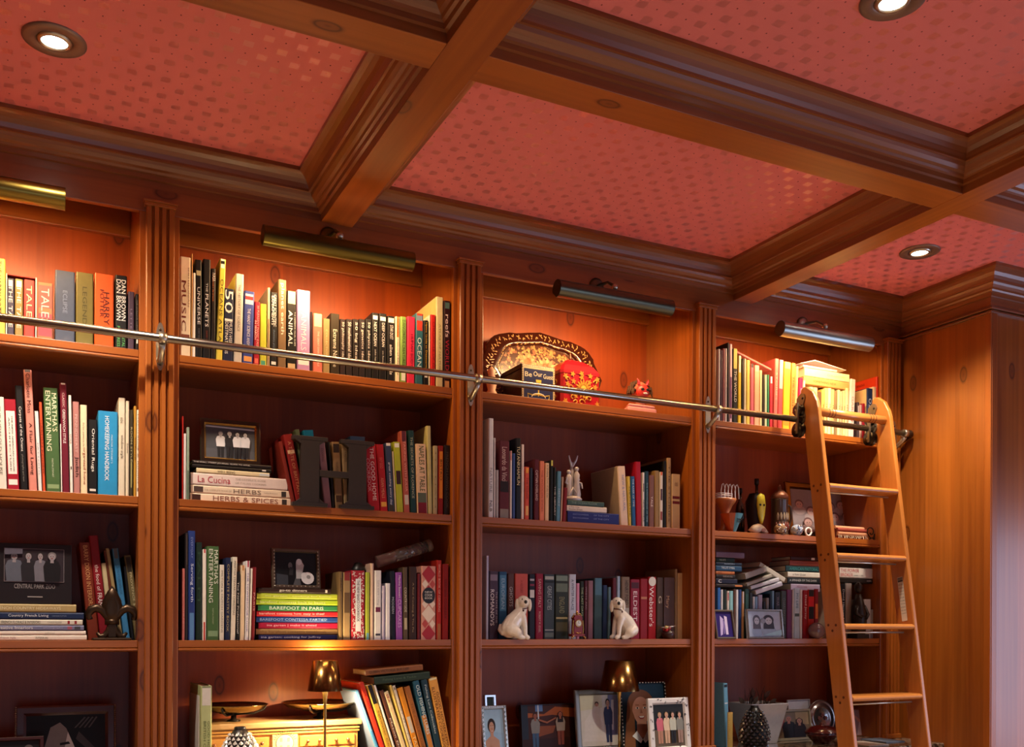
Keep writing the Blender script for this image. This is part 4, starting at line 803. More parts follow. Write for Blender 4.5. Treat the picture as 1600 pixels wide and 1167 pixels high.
# pile on the left of that row, and one on each side of the ladder upright
stack([(1119,1160,.014,'2c201c','dark brown book with orange end on the books, ladder bay',[],dict(bands=[(.72,1,'c8783c')])),
 (1119,1152,.022,'1c1e34','navy book with a white letter, in the left pile',[T('C','f0f0f0',.1,.25,.5,.6)]),
 (1119,1149,.016,'171314','black book in the left pile of the ladder bay',[T('DAVID MITCHELL','a89890',.35,.85,.5,.4)]),
 (1119,1148,.014,'b4683a','orange book in the left pile of the ladder bay',[T('ROAD','6a3414',.1,.3,.5,.4)]),
 (1119,1159,.023,'23486a','steel blue book with white lettering, left pile',[T('THE LOST SYMBOL','e0e8ec',.2,.72,.6,.35)]),
 (1119,1159,.014,'1b2a40','dark blue book under the teal one, left pile',[T('AARON','9ab0c8',.3,.7,.5,.4)]),
 (1119,1148,.018,'14302c','dark teal book near the pile top, left pile',[T('THE KITE','b8d0b8',.15,.5,.5,.4)]),
 (1119,1163,.025,'7a6278','metallic purple book topmost of the left pile',[],dict(rough=.15))],ZR,'','books piled on the row, ladder bay',Y=.045)
stack([(1236,1281,.033,'b4a8c0','lavender book lowest of the pile beside the ladder',[T('House Italy','8a4a6a',.2,.55,.6,.3)]),
 (1231,1281,.027,'141c20','black book with white letters beside the ladder',[T('A SPINNER OF THE DARK','c8ccca',.05,.9,.55,.35)]),
 (1231,1281,.024,'d4cfc2','cream book in the pile beside the ladder',[T('a Few Quiet','3a3a38',.15,.55,.5,.4)]),
 (1228,1281,.026,'16343a','dark teal book lettered American, beside the ladder',[T('AMERICAN PASTORAL','3f8f8c',.1,.95,.5,.5)]),
 (1234,1281,.023,'9c5448','brick pink book near the pile top beside the ladder',[]),
 (1236,1281,.017,'3c1c1c','dark red book topmost beside the ladder',[],dict(bands=[(.7,.82,'e8e4e0')]))],at(1236,920,.045).z-.01,'','books piled beside the ladder',Y=.045)
stack([(1312,1366,.022,'17130f','black book under the white one seen through the ladder',[T('REBEL','c8c0b4',.78,.92,.5,.3)]),
 (1312,1366,.046,'d0cac0','thick white book lettered The Power Broker',[T('THE POWER','a8202c',.02,.55,.72,.32),T('BROKER','a8202c',.02,.38,.3,.32),T('ROBERT A. CARO','2a2a2a',.4,.68,.24,.14)]),
 (1312,1362,.02,'2a2218','dark brown book on the white one behind the ladder',[]),
 (1312,1362,.014,'1c1814','black book topmost of the pile seen through the ladder',[])],at(1320,911,.045).z+.0016,'','books piled behind the ladder',Y=.045)

for o in [o for o in C.objects if o.get('label', '').startswith('bright red dictionary')]:      # round white seal near the head of the spine
    ch = [c for c in o.children if c.name.startswith('cover')][0]; X1_ = max(v.co.x for v in ch.data.vertices); H_ = max(v.co.z for v in ch.data.vertices)
    mb = MB(); mb.bm.from_mesh(ch.data); mb.m = [x for x in ch.data.materials]; n0 = len(mb.m)
    mb.faces([(X1_*.5 + X1_*.46*math.cos(math.pi*i/14), -.0006, H_*.925 + X1_*.5*math.sin(math.pi*i/14)) for i in range(28)], [tuple(range(28))], mat('e2ded2', .4))
    [ch.data.materials.append(x) for x in mb.m[n0:]]; mb.bm.to_mesh(ch.data)
# ================================================================ FRAMED PICTURES
class Pic:
    def __init__(s, x0, x1, z0, z1, bg, rough=.46):
        s.a = (x0, x1, z0, z1); s.mb = MB(); s.n = 0; s.r = rough; s.poly([(0,0),(1,0),(1,1),(0,1)], bg)
    def P(s, u, v):
        x0, x1, z0, z1 = s.a; return (x0 + (x1-x0)*u, -.0002*s.n, z0 + (z1-z0)*v)
    def poly(s, pts, hx):
        u = [(min(max(a, 0), 1), min(max(b, 0), 1)) for a, b in pts]
        s.mb.faces([s.P(a, b) for a, b in u], [tuple(range(len(u)))], mat(hx, s.r)); s.n += 1; return s
    def ell(s, cu, cv, ru, rv, hx, n=16): return s.poly([(cu + ru*math.cos(2*math.pi*i/n), cv + rv*math.sin(2*math.pi*i/n)) for i in range(n)], hx)
    def person(s, cu, base, h, w, skin, hair, top, leg=None, longhair=False):
        """simple standing figure in a photograph: base = foot height, h = height"""
        if leg: s.poly([(cu-w*.32, base), (cu-w*.04, base), (cu-w*.02, base+h*.5), (cu-w*.36, base+h*.5)], leg); s.poly([(cu+w*.04, base), (cu+w*.3, base), (cu+w*.36, base+h*.5), (cu, base+h*.5)], leg)
        s.poly([(cu-w*.42, base+h*(.42 if leg else 0)), (cu+w*.42, base+h*(.42 if leg else 0)), (cu+w*.5, base+h*.7), (cu+w*.36, base+h*.82), (cu, base+h*.86), (cu-w*.36, base+h*.82), (cu-w*.5, base+h*.7)], top)
        if longhair: s.poly([(cu-w*.3, base+h*.68), (cu+w*.3, base+h*.68), (cu+w*.26, base+h*.96), (cu, base+h*1.02), (cu-w*.26, base+h*.96)], hair)
        else: s.ell(cu, base+h*.94, w*.24, h*.09, hair)
        s.poly([(cu-w*.1, base+h*.78), (cu+w*.1, base+h*.78), (cu+w*.09, base+h*.86), (cu-w*.09, base+h*.86)], skin)
        s.ell(cu, base+h*.915, w*.19, h*.078, skin)
        s.ell(cu-w*.07, base+h*.925, w*.025, h*.01, '2a1c18', 8); s.ell(cu+w*.07, base+h*.925, w*.025, h*.01, '2a1c18', 8); s.ell(cu, base+h*.885, w*.06, h*.008, '8a3a34', 8); return s
    def build(s, par): return s.mb.build('photo_print', par, weld=False)
def portrait(p, cu, cv, r, asp, skin, hair, top, collar=None, long=0, shade=None):
    """head and shoulders; asp = height/width of the print"""
    R = r / asp
    p.poly([(cu-r*2.3, 0), (cu+r*2.4, 0), (cu+r*2.2, cv-R*2.2), (cu+r*.7, cv-R*1.5), (cu-r*.7, cv-R*1.5), (cu-r*2.1, cv-R*2.2)], top)
    p.ell(cu, cv+R*.35, r*1.25, R*1.25, hair, 24)
    if long:
        p.poly([(cu-r*1.25, cv+R*.3), (cu-r*.6, cv+R*.3), (cu-r*.7, cv-R*3.2), (cu-r*1.7, cv-R*3.0)], hair); p.poly([(cu+r*.6, cv+R*.3), (cu+r*1.25, cv+R*.3), (cu+r*1.6, cv-R*3.4), (cu+r*.7, cv-R*3.6)], hair)
    p.poly([(cu-r*.42, cv-R*.6), (cu+r*.42, cv-R*.6), (cu+r*.5, cv-R*1.9), (cu, cv-R*2.3), (cu-r*.5, cv-R*1.9)], skin)
    if collar: p.poly([(cu-r*.5, cv-R*1.7), (cu, cv-R*2.4), (cu-r*.2, cv-R*2.7), (cu-r*.95, cv-R*2.1)], collar); p.poly([(cu+r*.5, cv-R*1.7), (cu, cv-R*2.4), (cu+r*.2, cv-R*2.7), (cu+r*.95, cv-R*2.1)], collar)
    p.poly([(cu + r*.82*math.cos(a)*(1 if math.sin(a) > 0 else .9), cv + R*1.12*math.sin(a) - R*.1) for a in [2*math.pi*i/24 for i in range(24)]], skin)
    for sgn in (-1, 1):
        p.ell(cu+sgn*r*.34, cv+R*.12, r*.17, R*.08, 'f2ece6', 10); p.ell(cu+sgn*r*.34, cv+R*.12, r*.08, R*.075, '2c2420', 10)
        p.poly([(cu+sgn*r*.15, cv+R*.32), (cu+sgn*r*.55, cv+R*.34), (cu+sgn*r*.52, cv+R*.4), (cu+sgn*r*.18, cv+R*.38)], hair)
    p.poly([(cu-r*.03, cv+R*.1), (cu+r*.12, cv-R*.3), (cu-r*.12, cv-R*.3)], shade or 'a8705c')
    p.poly([(cu-r*.34, cv-R*.52), (cu, cv-R*.56), (cu+r*.34, cv-R*.5), (cu+r*.15, cv-R*.74), (cu-r*.15, cv-R*.75)], 'a8404a'); p.poly([(cu-r*.26, cv-R*.55), (cu+r*.26, cv-R*.54), (cu+r*.12, cv-R*.66), (cu-r*.12, cv-R*.66)], 'f6f2ee')
def frame(label, X0, X1, z0, z1, Y, bw, col, bg, paint=None, tilt=8, rz=0, th=.014, rough=.35, metal=0., coat=0., inner=None, strut=True, group=None, edge=None, name='framed_photo', bump=0):
    w, h = X1 - X0, (z1 - z0) / math.cos(math.radians(tilt))
    t = thing(name, label, 'picture frame', (X0, Y, z0), (-math.radians(tilt), 0, math.radians(rz)), group)
    fm = mat(col, rough, metal, coat, bump=bump, bscale=300); mb = MB()
    steps = [(0, .002), (bw*.18, 0), (bw*.72, .0), (bw, .006)]
    for (a, ya), (b, yb) in zip(steps[:-1], steps[1:]):
        q = [(a, a), (w-a, a), (w-a, h-a), (a, h-a)]; r = [(b, b), (w-b, b), (w-b, h-b), (b, h-b)]
        for i in range(4):
            j = (i+1) % 4; mb.faces([(q[i][0], ya, q[i][1]), (q[j][0], ya, q[j][1]), (r[j][0], yb, r[j][1]), (r[i][0], yb, r[i][1])], [(0,1,2,3)], mat(inner, rough, metal) if inner and a >= bw*.7 else fm)
    q = [(0, 0), (w, 0), (w, h), (0, h)]
    for i in range(4):
        j = (i+1) % 4; mb.faces([(q[i][0], .002, q[i][1]), (q[j][0], .002, q[j][1]), (q[j][0], th, q[j][1]), (q[i][0], th, q[i][1])], [(0,1,2,3)], fm)
    mb.faces([(0, th, 0), (w, th, 0), (w, th, h), (0, th, h)], [(0,1,2,3)], BLACK)
    if edge: edge(mb, w, h, bw)
    mb.build('frame_moulding', t, weld=False)
    p = Pic(bw, w-bw, bw, h-bw, bg)
    if paint: paint(p)
    o = p.build(t); o.location = (0, .007, 0)
    if strut and tilt: MB().prism([(th+.0002, h*.62), (th+.0002, h*.55), (th + h*.3, .002), (th + h*.33, .004)], 'x', w*.42, w*.58, BLACK).build('easel_strut', t)
    return t
def fr(label, px0, px1, py0, Y, z0, *a, py1=None, **k):
    """frame from its left and right pixel columns and the pixel row of its top"""
    X0, X1 = xbase(px0, Y, z0), xbase(px1, Y, z0); zt = at(px0, py0, Y).z
    return frame(label, X0, X1, z0, zt, Y, *a, **k)
# left bay: zoo folder on the pile
def zoo(p):
    for cu, tp, hr, wd in ((.16, '585a66', '1c1a1c', .3), (.4, '231f24', '2c2422', .26), (.6, '6a6670', '2a2422', .22), (.8, '161317', '6e6666', .3)): p.person(cu, -.5, 1.38, wd, '8f8488', hr, tp)
    p.poly([(0,.8),(.3,.84),(.3,1),(0,1)], '56505c')
t = thing('photo_box', 'dark box with a Central Park Zoo souvenir group photo, on the pile', 'photo box', (xbase(-20, .06, ZPILE1), .06, ZPILE1), (math.radians(-4), 0, 0))
wz = xbase(112, .06, ZPILE1) - xbase(-20, .06, ZPILE1); hz = at(40, 848, .06).z - ZPILE1
xo = xbase(-20, .06, ZPILE1); f0 = xbase(7, .06, 1.6) - xo; f1 = xbase(99.5, .06, 1.6) - xo; g1 = at(40, 857, .06).z - ZPILE1; g0 = at(40, 908, .06).z - ZPILE1
MB().box(0, wz, 0, .045, .0005, hz, mat('191416', .35, coat=.3)).build('box_body', t, bevel=.002)
MB().box(f0-.0015, f1+.0015, -.002, -.0002, g0-.0015, g1+.0015, mat('8a8284', .3, .4)).build('photo_border', t)
p = Pic(f0, f1, g0, g1, '2c2229'); zoo(p); p.build(t).location = (0, -.0022, 0)
mb = MB(); l0 = xbase(22, .06, 1.5) - xo; l1 = xbase(86, .06, 1.5) - xo
lettering(mb, 'CENTRAL PARK ZOO', mat('8c8484', .5), Matrix(((1,0,0,l0),(0,0,-1,-.0004),(0,1,0,g0-.021),(0,0,0,1))), l1-l0, .0135)
mb.box(l0+.035, l0+.075, -.0015, -.0002, .02, .0235, mat('b8aca8', .3, .5)); mb.build('title_plate', t, weld=False)
# letter H bay: group photo on the pile
def group4(p):
    p.poly([(0,0),(1,0),(1,.25),(0,.28)], '55565c'); p.poly([(0,.93),(1,.9),(1,.95),(0,.98)], 'b8bcc4')
    for cu, tp, hr in ((.3, 'dcdce0', '8a8684'), (.48, '28282c', '9c9896'), (.64, 'd8d8dc', '3c3a3a'), (.8, 'd0d0d6', '1e1c1c')): p.person(cu, .02, .78, .2, 'b4b2b2', hr, tp, '26262a')
fr('wide pewter frame with black and white photo of four people', 313, 407, 651, .055, ZPILE2, .018, '5c4e42', '4c4e54', group4, rough=.22, metal=.85, inner='c89a50', tilt=5, rz=-2, strut=False)
def wedding(p):
    p.poly([(0,0),(.3,0),(.3,.3),(0,.35)], '3a3e44'); p.poly([(.42,.0),(.55,.45),(.62,0)], '5a5a5c'); p.poly([(.5,.2),(.62,.2),(.7,.62),(.6,.82),(.5,.7)], 'b8b8b8')
    p.ell(.58,.72,.07,.1,'dadada'); p.ell(.36,.6,.05,.1,'6a6a6a'); p.ell(.78,.22,.16,.19,'f4f4f4'); p.ell(.7,.3,.08,.1,'e4e4e4'); p.ell(.8,.26,.05,.06,'9a9a9a'); p.poly([(.32,.3),(.42,.3),(.44,.55),(.34,.55)],'2c2c2e')
def studs(mb, w, h, bw):
    for i in range(11):
        for x in (bw*.6, w-bw*.6): mb.ball((x, .001, h*(.06+.088*i)), .0028, STEEL, 6)
        mb.ball((w*(.06+.088*i), .001, bw*.6), .0028, STEEL, 6)
fr('beaded silver frame with black and white bouquet photo on the cookbooks', 426, 503, 855, .065, ZPILE3, .013, '6b5a4a', '0e0e10', wedding, rough=.35, metal=.5, tilt=7, rz=3, strut=False, edge=studs)
# left bay, counter
def bw_face(p):
    p.poly([(.3,0),(.68,0),(.62,.42),(.5,.78),(.42,.88),(.3,.8),(.22,.45)], '8f8682'); p.poly([(.42,.02),(.66,0),(.62,.42),(.52,.72),(.47,.4)], 'e6dfd8')
    p.ell(.51,.4,.035,.03,'181414'); p.poly([(.42,.5),(.55,.52),(.53,.56),(.42,.54)],'1c1616'); p.ell(.36,.18,.05,.03,'221a1a'); p.poly([(.45,.22),(.5,.22),(.47,.38)],'8a8280')
    p.poly([(.62,.6),(.95,.2),(1,.26),(.66,.72)],'4a4444'); p.poly([(0,0),(.22,0),(.2,.4),(.1,.8),(0,.6)],'0b0a0b'); p.poly([(.66,.1),(1,.05),(1,.12),(.68,.18)],'8a8684')
    for k in range(4): p.poly([(.6+.06*k,.78),(.62+.06*k,.78),(.75+.05*k,.95),(.73+.05*k,.96)],'5c5656')
def rope(col):
    def f(mb, w, h, bw):
        m_ = mat(col, .3, .7); n = int(h/.006)
        for i in range(n):
            for x in (.0015, w-.0015): mb.ball((x, .001, h*(i+.5)/n), .0028, m_, 6)
    return f
fr('large dark wood frame with rope edge and black and white face, left bay', 23, 181, 1105, .12, ZD, .03, '4a2018', '0d0c0d', bw_face, rough=.25, coat=.6, tilt=6, edge=rope('b09078'))
fr('small dark brown frame at the bottom left corner of the photo', -30, 68, 1155, .02, ZD, .012, '3c1c18', '141012', lambda p: p.ell(.8,.8,.1,.12,'5c5252'), rough=.25, coat=.6, tilt=8)
# tray bay, counter
def ballet(p):
    p.poly([(0,0),(1,0),(1,.5),(0,.55)], '9cc0dc'); portrait(p, .36, .62, .17, 1.4, 'c99a80', '2a1c18', 'c79a82')
    p.poly([(.2,.0),(.6,.0),(.52,.28),(.3,.28)], 'c99a80')
def zig(mb, w, h, bw):
    m_ = mat('9aa090', .2, .9)
    for i in range(12):
        z = h*(i+.5)/12
        for x in (bw*.5, w-bw*.5): mb.prism([(x-.004, z-.006), (x+.004, z), (x-.004, z+.006), (x-.002, z)], 'y', -.0015, .001, m_)
        mb.prism([(w*(i+.3)/12, h-bw*.4), (w*(i+.8)/12, h-bw*.6), (w*(i+.5)/12, h-bw*.5+.003)], 'y', -.0015, .001, m_)
fr('silver zigzag frame with portrait of a girl on blue, tray bay', 757, 797, 1104, .05, ZD, .014, 'd8d8d0', 'a6cbe4', ballet, rough=.22, metal=.7, tilt=10, edge=zig, rz=0)
fr('plain silver frame standing behind the portrait of the girl', 761, 779, 1086, .16, ZD, .012, 'd8dce0', '2a3a34', None, rough=.15, metal=.8, tilt=6)
def beach(p):
    p.poly([(0,.72),(.55,.78),(1,.7),(1,.9),(.6,.95),(.4,.8),(0,.85)],'b8602c'); p.poly([(0,0),(.12,0),(.12,1),(0,1)],'2c3440'); p.poly([(.2,.3),(.55,.4),(.6,.55),(.3,.55)],'9c5430')
    p.poly([(.25,.86),(.38,.86),(.38,1),(.25,1)],'6a8cc0'); p.poly([(.29,.7),(.31,.7),(.31,1),(.29,1)],'e8eef4'); p.poly([(.0,0),(1,0),(1,.3),(0,.28)],'3c1c14')
    p.person(.24,.1,.72,.16,'a8624a','3a2018','9a968e','4a6a8c'); p.person(.68,.14,.7,.17,'b46a4a','2a1814','b8a490','9c4c34',longhair=True)
    p.poly([(.3,.66),(.44,.6),(.6,.7),(.6,.73),(.44,.64),(.3,.7)],'b46a4a')
fr('unframed canvas print of a couple holding hands at a sunset beach', 817, 907, 1102, .19, ZD, .002, '1a1412', '4a2418', beach, tilt=6, th=.02)
def bride(p):
    p.poly([(0,.7),(.55,.75),(.55,1),(0,1)],'e8e8c8'); p.poly([(.62,.2),(1,.2),(1,1),(.7,1)],'8a92c0'); p.poly([(.72,.3),(.8,.3),(.84,.9),(.78,.9)],'e8ecf8')
    p.poly([(.05,.1),(.62,.08),(.55,.45),(.45,.78),(.35,.78),(.1,.5)],'fbfaf2'); p.ell(.41,.83,.05,.045,'5a4a38'); p.ell(.41,.81,.04,.035,'d8a88c')
    p.person(.68,.06,.84,.22,'d0a088','2a2220','33406c','39446c')
def hatch(mb, w, h, bw):
    m_ = mat('2a2a2a', .3, .8)
    def bar(a, b):
        d = Vector((b[0]-a[0], b[1]-a[1])); 
        if d.length < .003: return
        n = Vector((-d.y, d.x)).normalized()*.0007
        mb.faces([(a[0]-n.x, -.0006, a[1]-n.y), (b[0]-n.x, -.0006, b[1]-n.y), (b[0]+n.x, -.0006, b[1]+n.y), (a[0]+n.x, -.0006, a[1]+n.y)], [(0,1,2,3)], m_)
    n = int(h/.006)
    for i in range(n):
        z = h*i/n
        bar((0, z), (bw*.9, min(z+bw*.9, h))); bar((w-bw*.9, z), (w, min(z+bw*.9, h)))
    for i in range(int(w/.006)):
        x = i*.006; bar((x, h-bw*.9), (min(x+bw*.9, w), h))
fr('silver crosshatched frame with wedding couple photo in the tray bay', 904, 982, 1079, .13, ZD, .022, 'b8b4a8', 'f2f2e6', bride, rough=.25, metal=.7, tilt=7, edge=hatch)
def grad(p):
    p.ell(.7,.7,.5,.35,'24485e',24); portrait(p, .44, .6, .25, 1.3, 'cf9880', '8a5a3c', '1b1c22', collar='eef0f0', long=1)
def beads(mb, w, h, bw):
    for i in range(int(w/.007)):
        mb.ball((.004+i*.007, .0005, h-.003), .003, WHITE if i % 2 else BLACK, 6)
    for i in range(int(h/.007)):
        for x in (.002, w-.002): mb.ball((x, .0005, .004+i*.007), .003, WHITE if i % 2 else BLACK, 6)
fr('black and white beaded frame with portrait of a smiling long haired woman', 975, 1046, 1067, .1, ZD, .006, '1a1a1a', '16303e', grad, rough=.3, tilt=7, edge=beads)
def four(p):
    p.poly([(0,0),(1,0),(1,.4),(0,.4)],'6a5a44')
    for cu, tp, lg in ((.2,'d87080','c08a70'),(.42,'e8d0b0','d8b090'),(.62,'c8ccbc','1e1c1c'),(.84,'8a8c84','a8887a')): p.person(cu,.08,.72,.24,'d8a890','c8a070' if cu<.5 else '5a4a3c',tp,lg)
def leopard(mb, w, h, bw):
    rnd = random.Random(3); m_ = mat('0c0c0c', .3)
    for i in range(150):
        x, z = rnd.uniform(.003, w-.003), rnd.uniform(.003, h-.003)
        if bw*.86 < x < w-bw*.86 and bw*.86 < z < h-bw*.86: continue
        a0 = rnd.uniform(0, 6.28); r = rnd.uniform(.003, .0046); n = 7; sp = rnd.uniform(3.5, 5.2)
        o = [(x + r*math.cos(a0+sp*k/n), -.0008, z + r*math.sin(a0+sp*k/n)) for k in range(n+1)] + [(x + r*.45*math.cos(a0+sp*k/n), -.0008, z + r*.45*math.sin(a0+sp*k/n)) for k in range(n, -1, -1)]
        mb.faces(o, [(k, k+1, 2*n+1-k-1, 2*n+1-k) for k in range(n)], m_)
fr('leopard spotted frame with photo of four people, tray bay', 1018, 1081, 1092, -.02, ZD, .025, 'e8e6e2', '1c1c18', four, rough=.35, tilt=7, edge=leopard)
# ladder bay frames
def babies(p):
    p.poly([(0,0),(1,0),(1,.14),(0,.18)],'2a2024')
    for cu, cv, r in ((.12,.66,.09),(.3,.52,.1),(.45,.72,.09),(.62,.66,.1),(.8,.7,.1),(.68,.42,.1),(.86,.46,.08),(.5,.3,.1),(.22,.26,.1)):
        p.ell(cu,cv-.12,r*1.1,.1,'b8a8a6'); p.ell(cu,cv+.02,r*.75,r*1.05,'7a5a58'); p.ell(cu,cv,r*.62,r*.85,'d0aaa0'); p.ell(cu-.02,cv+.01,.008,.01,'241818',6); p.ell(cu+.02,cv+.01,.008,.01,'241818',6)
fr('large gold frame with group baby photo behind the ladder', 1236, 1346, 750, .2, ZB, .03, '8c6c34', '9a8e90', babies, rough=.22, metal=.8, tilt=8, inner='4a3018')
def purple(p): p.poly([(.2,.05),(.35,.1),(.5,.7),(.3,.85)],'c8b8e8'); p.poly([(.55,.1),(.7,.1),(.72,.8),(.55,.85)],'dcd0f0'); p.poly([(.42,.1),(.5,.15),(.55,.6),(.45,.7)],'8a78c0')
fr('stone coloured frame with purple dance photo, leaning in the ladder bay', 1121, 1151, 952, .0, ZC + .001, .008, '6a6258', '2c1c6c', purple, tilt=12, th=.01)
def sketch(p):
    for cu, hr, r in ((.26, '5a5c6c', .1), (.62, '3a3a48', .14)):
        p.ell(cu,.2,r*1.6,.24,'9cb4d4'); p.ell(cu,.66,r*1.15,.2,hr); p.poly([(cu-r*1.2,.3),(cu+r*1.2,.3),(cu+r,.7),(cu-r,.7)],hr); p.ell(cu,.62,r*.75,.14,'c4cede'); 
        for s_ in (-1,1): p.ell(cu+s_*r*.3,.64,.015,.015,'1c2030',8)
        p.poly([(cu-r*.25,.54),(cu+r*.25,.54),(cu,.52)],'6a5a70')
    p.ell(.45,.62,.07,.1,'98a4b8'); p.poly([(.4,.05),(1,.28),(1,.05)],'a8d4ea')
fr('silver frame with a blue tinted drawing of two girls', 1170, 1226, 951, -.0, ZC + .001, .009, 'a8a49c', 'b4c6e0', sketch, rough=.2, metal=.8, tilt=7)
def couple(p):
    p.poly([(0,.4),(.25,.4),(.25,1),(0,1)],'a84a40'); p.poly([(.6,.5),(1,.5),(1,1),(.6,1)],'b8a47c')
    p.person(.38,-.5,1.35,.42,'c48a72','8c8078','16161a'); p.person(.7,-.55,1.3,.4,'cc9a80','2a1a16','1a1618',longhair=True)
fr('pale green marbled frame with photo of a dressed up couple', 1214, 1271, 1110, .1, ZD, .012, 'a09a80', '8a7a60', couple, rough=.4, tilt=8)
def girl(p): p.poly([(.2,0),(.8,0),(.75,.35),(.45,.7),(.3,.5)],'e4dcdc'); p.ell(.5,.78,.1,.12,'b4443c'); p.ell(.5,.74,.07,.09,'dca890'); p.poly([(.35,.6),(.15,.85),(.1,.84),(.3,.5)],'dca890')
fr('silver and copper frame with photo of a red haired child in white', 1329, 1381, 1108, .1, ZD, .007, 'c08460', 'a89494', girl, rough=.2, metal=.7, tilt=9, rz=-3)
fr('low silver frame top seen above the bottom ladder step', 1330, 1376, 1080, .2, ZD, .012, 'b8b4a8', '4a4444', None, rough=.15, metal=.85, tilt=6)
def blue(p):
    for k in range(4): p.ell(.2+.2*k,.4,.11,.3,'2c4a9c'); p.ell(.2+.2*k,.4,.06,.16,'dfe6f4')
frame('small blue and white tile propped behind the couple photo', xbase(1236,.2,ZD), xbase(1271,.2,ZD), ZD+.001, at(1236,1094,.2).z, .2, .003, 'e4e4e8', 'd8dcea', blue, tilt=8, th=.008, name='painted_tile')

# ================================================================ OBJECTS
# fleur-de-lis bookend
X = at(175, 999, .03).x; t = thing('fleur_de_lis', 'dark bronze fleur-de-lis ornament in front of the leaning books', 'ornament', (X, .035, ZC)); s_ = .17
mb = MB()
def blade(mb, outline, th, m, M=None):          # pillow-shaped solid with the given outline in xz
    n = len(outline); c = Vector((sum(p[0] for p in outline)/n, sum(p[1] for p in outline)/n)); v = []; rings = [(1, 0), (.86, th*.75), (.45, th), ]
    for f, y in rings: v += [(c.x + (p[0]-c.x)*f, -y, c.y + (p[1]-c.y)*f) for p in outline]
    for f, y in rings[1:]: v += [(c.x + (p[0]-c.x)*f, y, c.y + (p[1]-c.y)*f) for p in outline]
    idx = lambda r, i: r*n + i % n; f = []
    for i in range(n):
        f += [(idx(0,i), idx(0,i+1), idx(1,i+1), idx(1,i)), (idx(1,i), idx(1,i+1), idx(2,i+1), idx(2,i)), (idx(0,i+1), idx(0,i), idx(3,i), idx(3,i+1)), (idx(3,i+1), idx(3,i), idx(4,i), idx(4,i+1))]
    f += [tuple(idx(2,i) for i in range(n)), tuple(idx(4,i) for i in range(n-1,-1,-1))]
    return mb.faces(v, f, m, True, M)
blade(mb, [(0,.165),(.012,.15),(.026,.122),(.031,.098),(.026,.07),(.012,.052),(-.012,.052),(-.026,.07),(-.031,.098),(-.026,.122),(-.012,.15)], .012, BRONZE)
mb.build('centre_petal', t)
for s in (-1, 1):
    MB().tube([(s*.006,0,.055),(s*.015,0,.072),(s*.026,0,.09),(s*.042,0,.098),(s*.058,0,.092),(s*.066,0,.078),(s*.062,0,.066),(s*.054,0,.068)], [.007,.01,.012,.013,.013,.011,.008,.004], BRONZE, 12).build('side_petal', t)
    MB().tube([(s*.004,0,.05),(s*.01,0,.03),(s*.02,0,.014),(s*.034,0,.012),(s*.042,0,.024)], [.008,.008,.009,.008,.004], BRONZE, 12).build('lower_curl', t)
MB().tube([(-.02,0,.056),(.02,0,.056)], .010, BRONZE, 12).ball((0,0,.056), (.017,.014,.011), BRONZE).build('band', t)
MB().box(-.055,.055,-.02,.03,0,.008,BRONZE).box(-.012,.012,-.008,.008,.008,.05,BRONZE).build('base', t, bevel=.003)
# letter H
Yh = -.005; XL, XR = at(457, 790, Yh).x, at(585, 790, Yh).x; hH = at(470, 680, Yh).z - ZB; w = XR - XL
t = thing('letter_h', 'large dark metal letter H with serifs standing among cookbooks', 'letter', (XL, Yh, ZB), (0, 0, 0))
HM = mat('3a322e', .5, .3, name='dark_metal_letter'); s1, s2, sf, sh = w*.13, w*.36, w*0.0, hH*.055
out = []
def serif(x0, x1, z, up): return None
mb = MB(); d0, d1 = 0, .024
for a, b in ((.10, .32), (.68, .90)):
    mb.box(w*a, w*b, d0, d1, sh, hH-sh, HM)
    for z0_, z1_ in ((0, sh), (hH-sh, hH)): mb.box(w*(a-.1), w*(b+.1), d0-.0005, d1+.0005, z0_, z1_, HM)
    for z0_, q in ((sh, 1), (hH-sh, -1)):
        for xx, dd in ((w*a, -1), (w*b, 1)): mb.prism([(xx, z0_), (xx+dd*w*.07, z0_), (xx, z0_+q*w*.05)], 'y', d0, d1, HM)
mb.box(w*.32, w*.68, d0+.0005, d1-.0005, hH*.44, hH*.53, HM)
mb.build('letter_body', t, bevel=.001)
# tube of sweets lying on the books
a = at(588, 878, .06); b = at(671, 852, .07)
t = thing('candy_tube', 'clear tube with red label lying slanted on the cookbooks', 'tube', tuple(a)); d = b - a; L_ = d.length; dn_ = d.normalized()
glass = mat('cfc8c0', .05, trans=.9, name='clear_plastic')
MB().tube([(0,0,0), tuple(d)], .021, glass, 20).build('tube_wall', t)
MB().tube([tuple(dn_*.003), tuple(dn_*L_*.33)], .0200, mat('9c1c24', .4), 20).build('label_sleeve', t)
MB().tube([tuple(dn_*L_*.93), tuple(dn_*(L_+.004))], .0225, mat('6a5648', .4), 20).build('cap', t)
mb = MB(); rnd = random.Random(5)
for i in range(26):
    f = .55 + .37*rnd.random(); an = rnd.random()*6.28; rr = .012; mb.ball(tuple(dn_*L_*f + Vector((0, math.cos(an)*rr, math.sin(an)*rr))), .0045, mat(rnd.choice(['c8b078', '5a4a34', 'b8a890', '8a3a2c', 'd8d0b8']), .5), 6)
tag(mb.build('candies', t), kind='stuff')
tag(MB().lathe([(.0001,0),(.026,0),(.027,.006),(.02,.016),(.012,.03),(.0001,.032)], mat('14181a', .4), 20, Matrix.Translation(at(560, 893, .08)) ).build('wine_stopper'), 'small black cone shaped stopper lying on the red scroll cookbook', 'stopper')
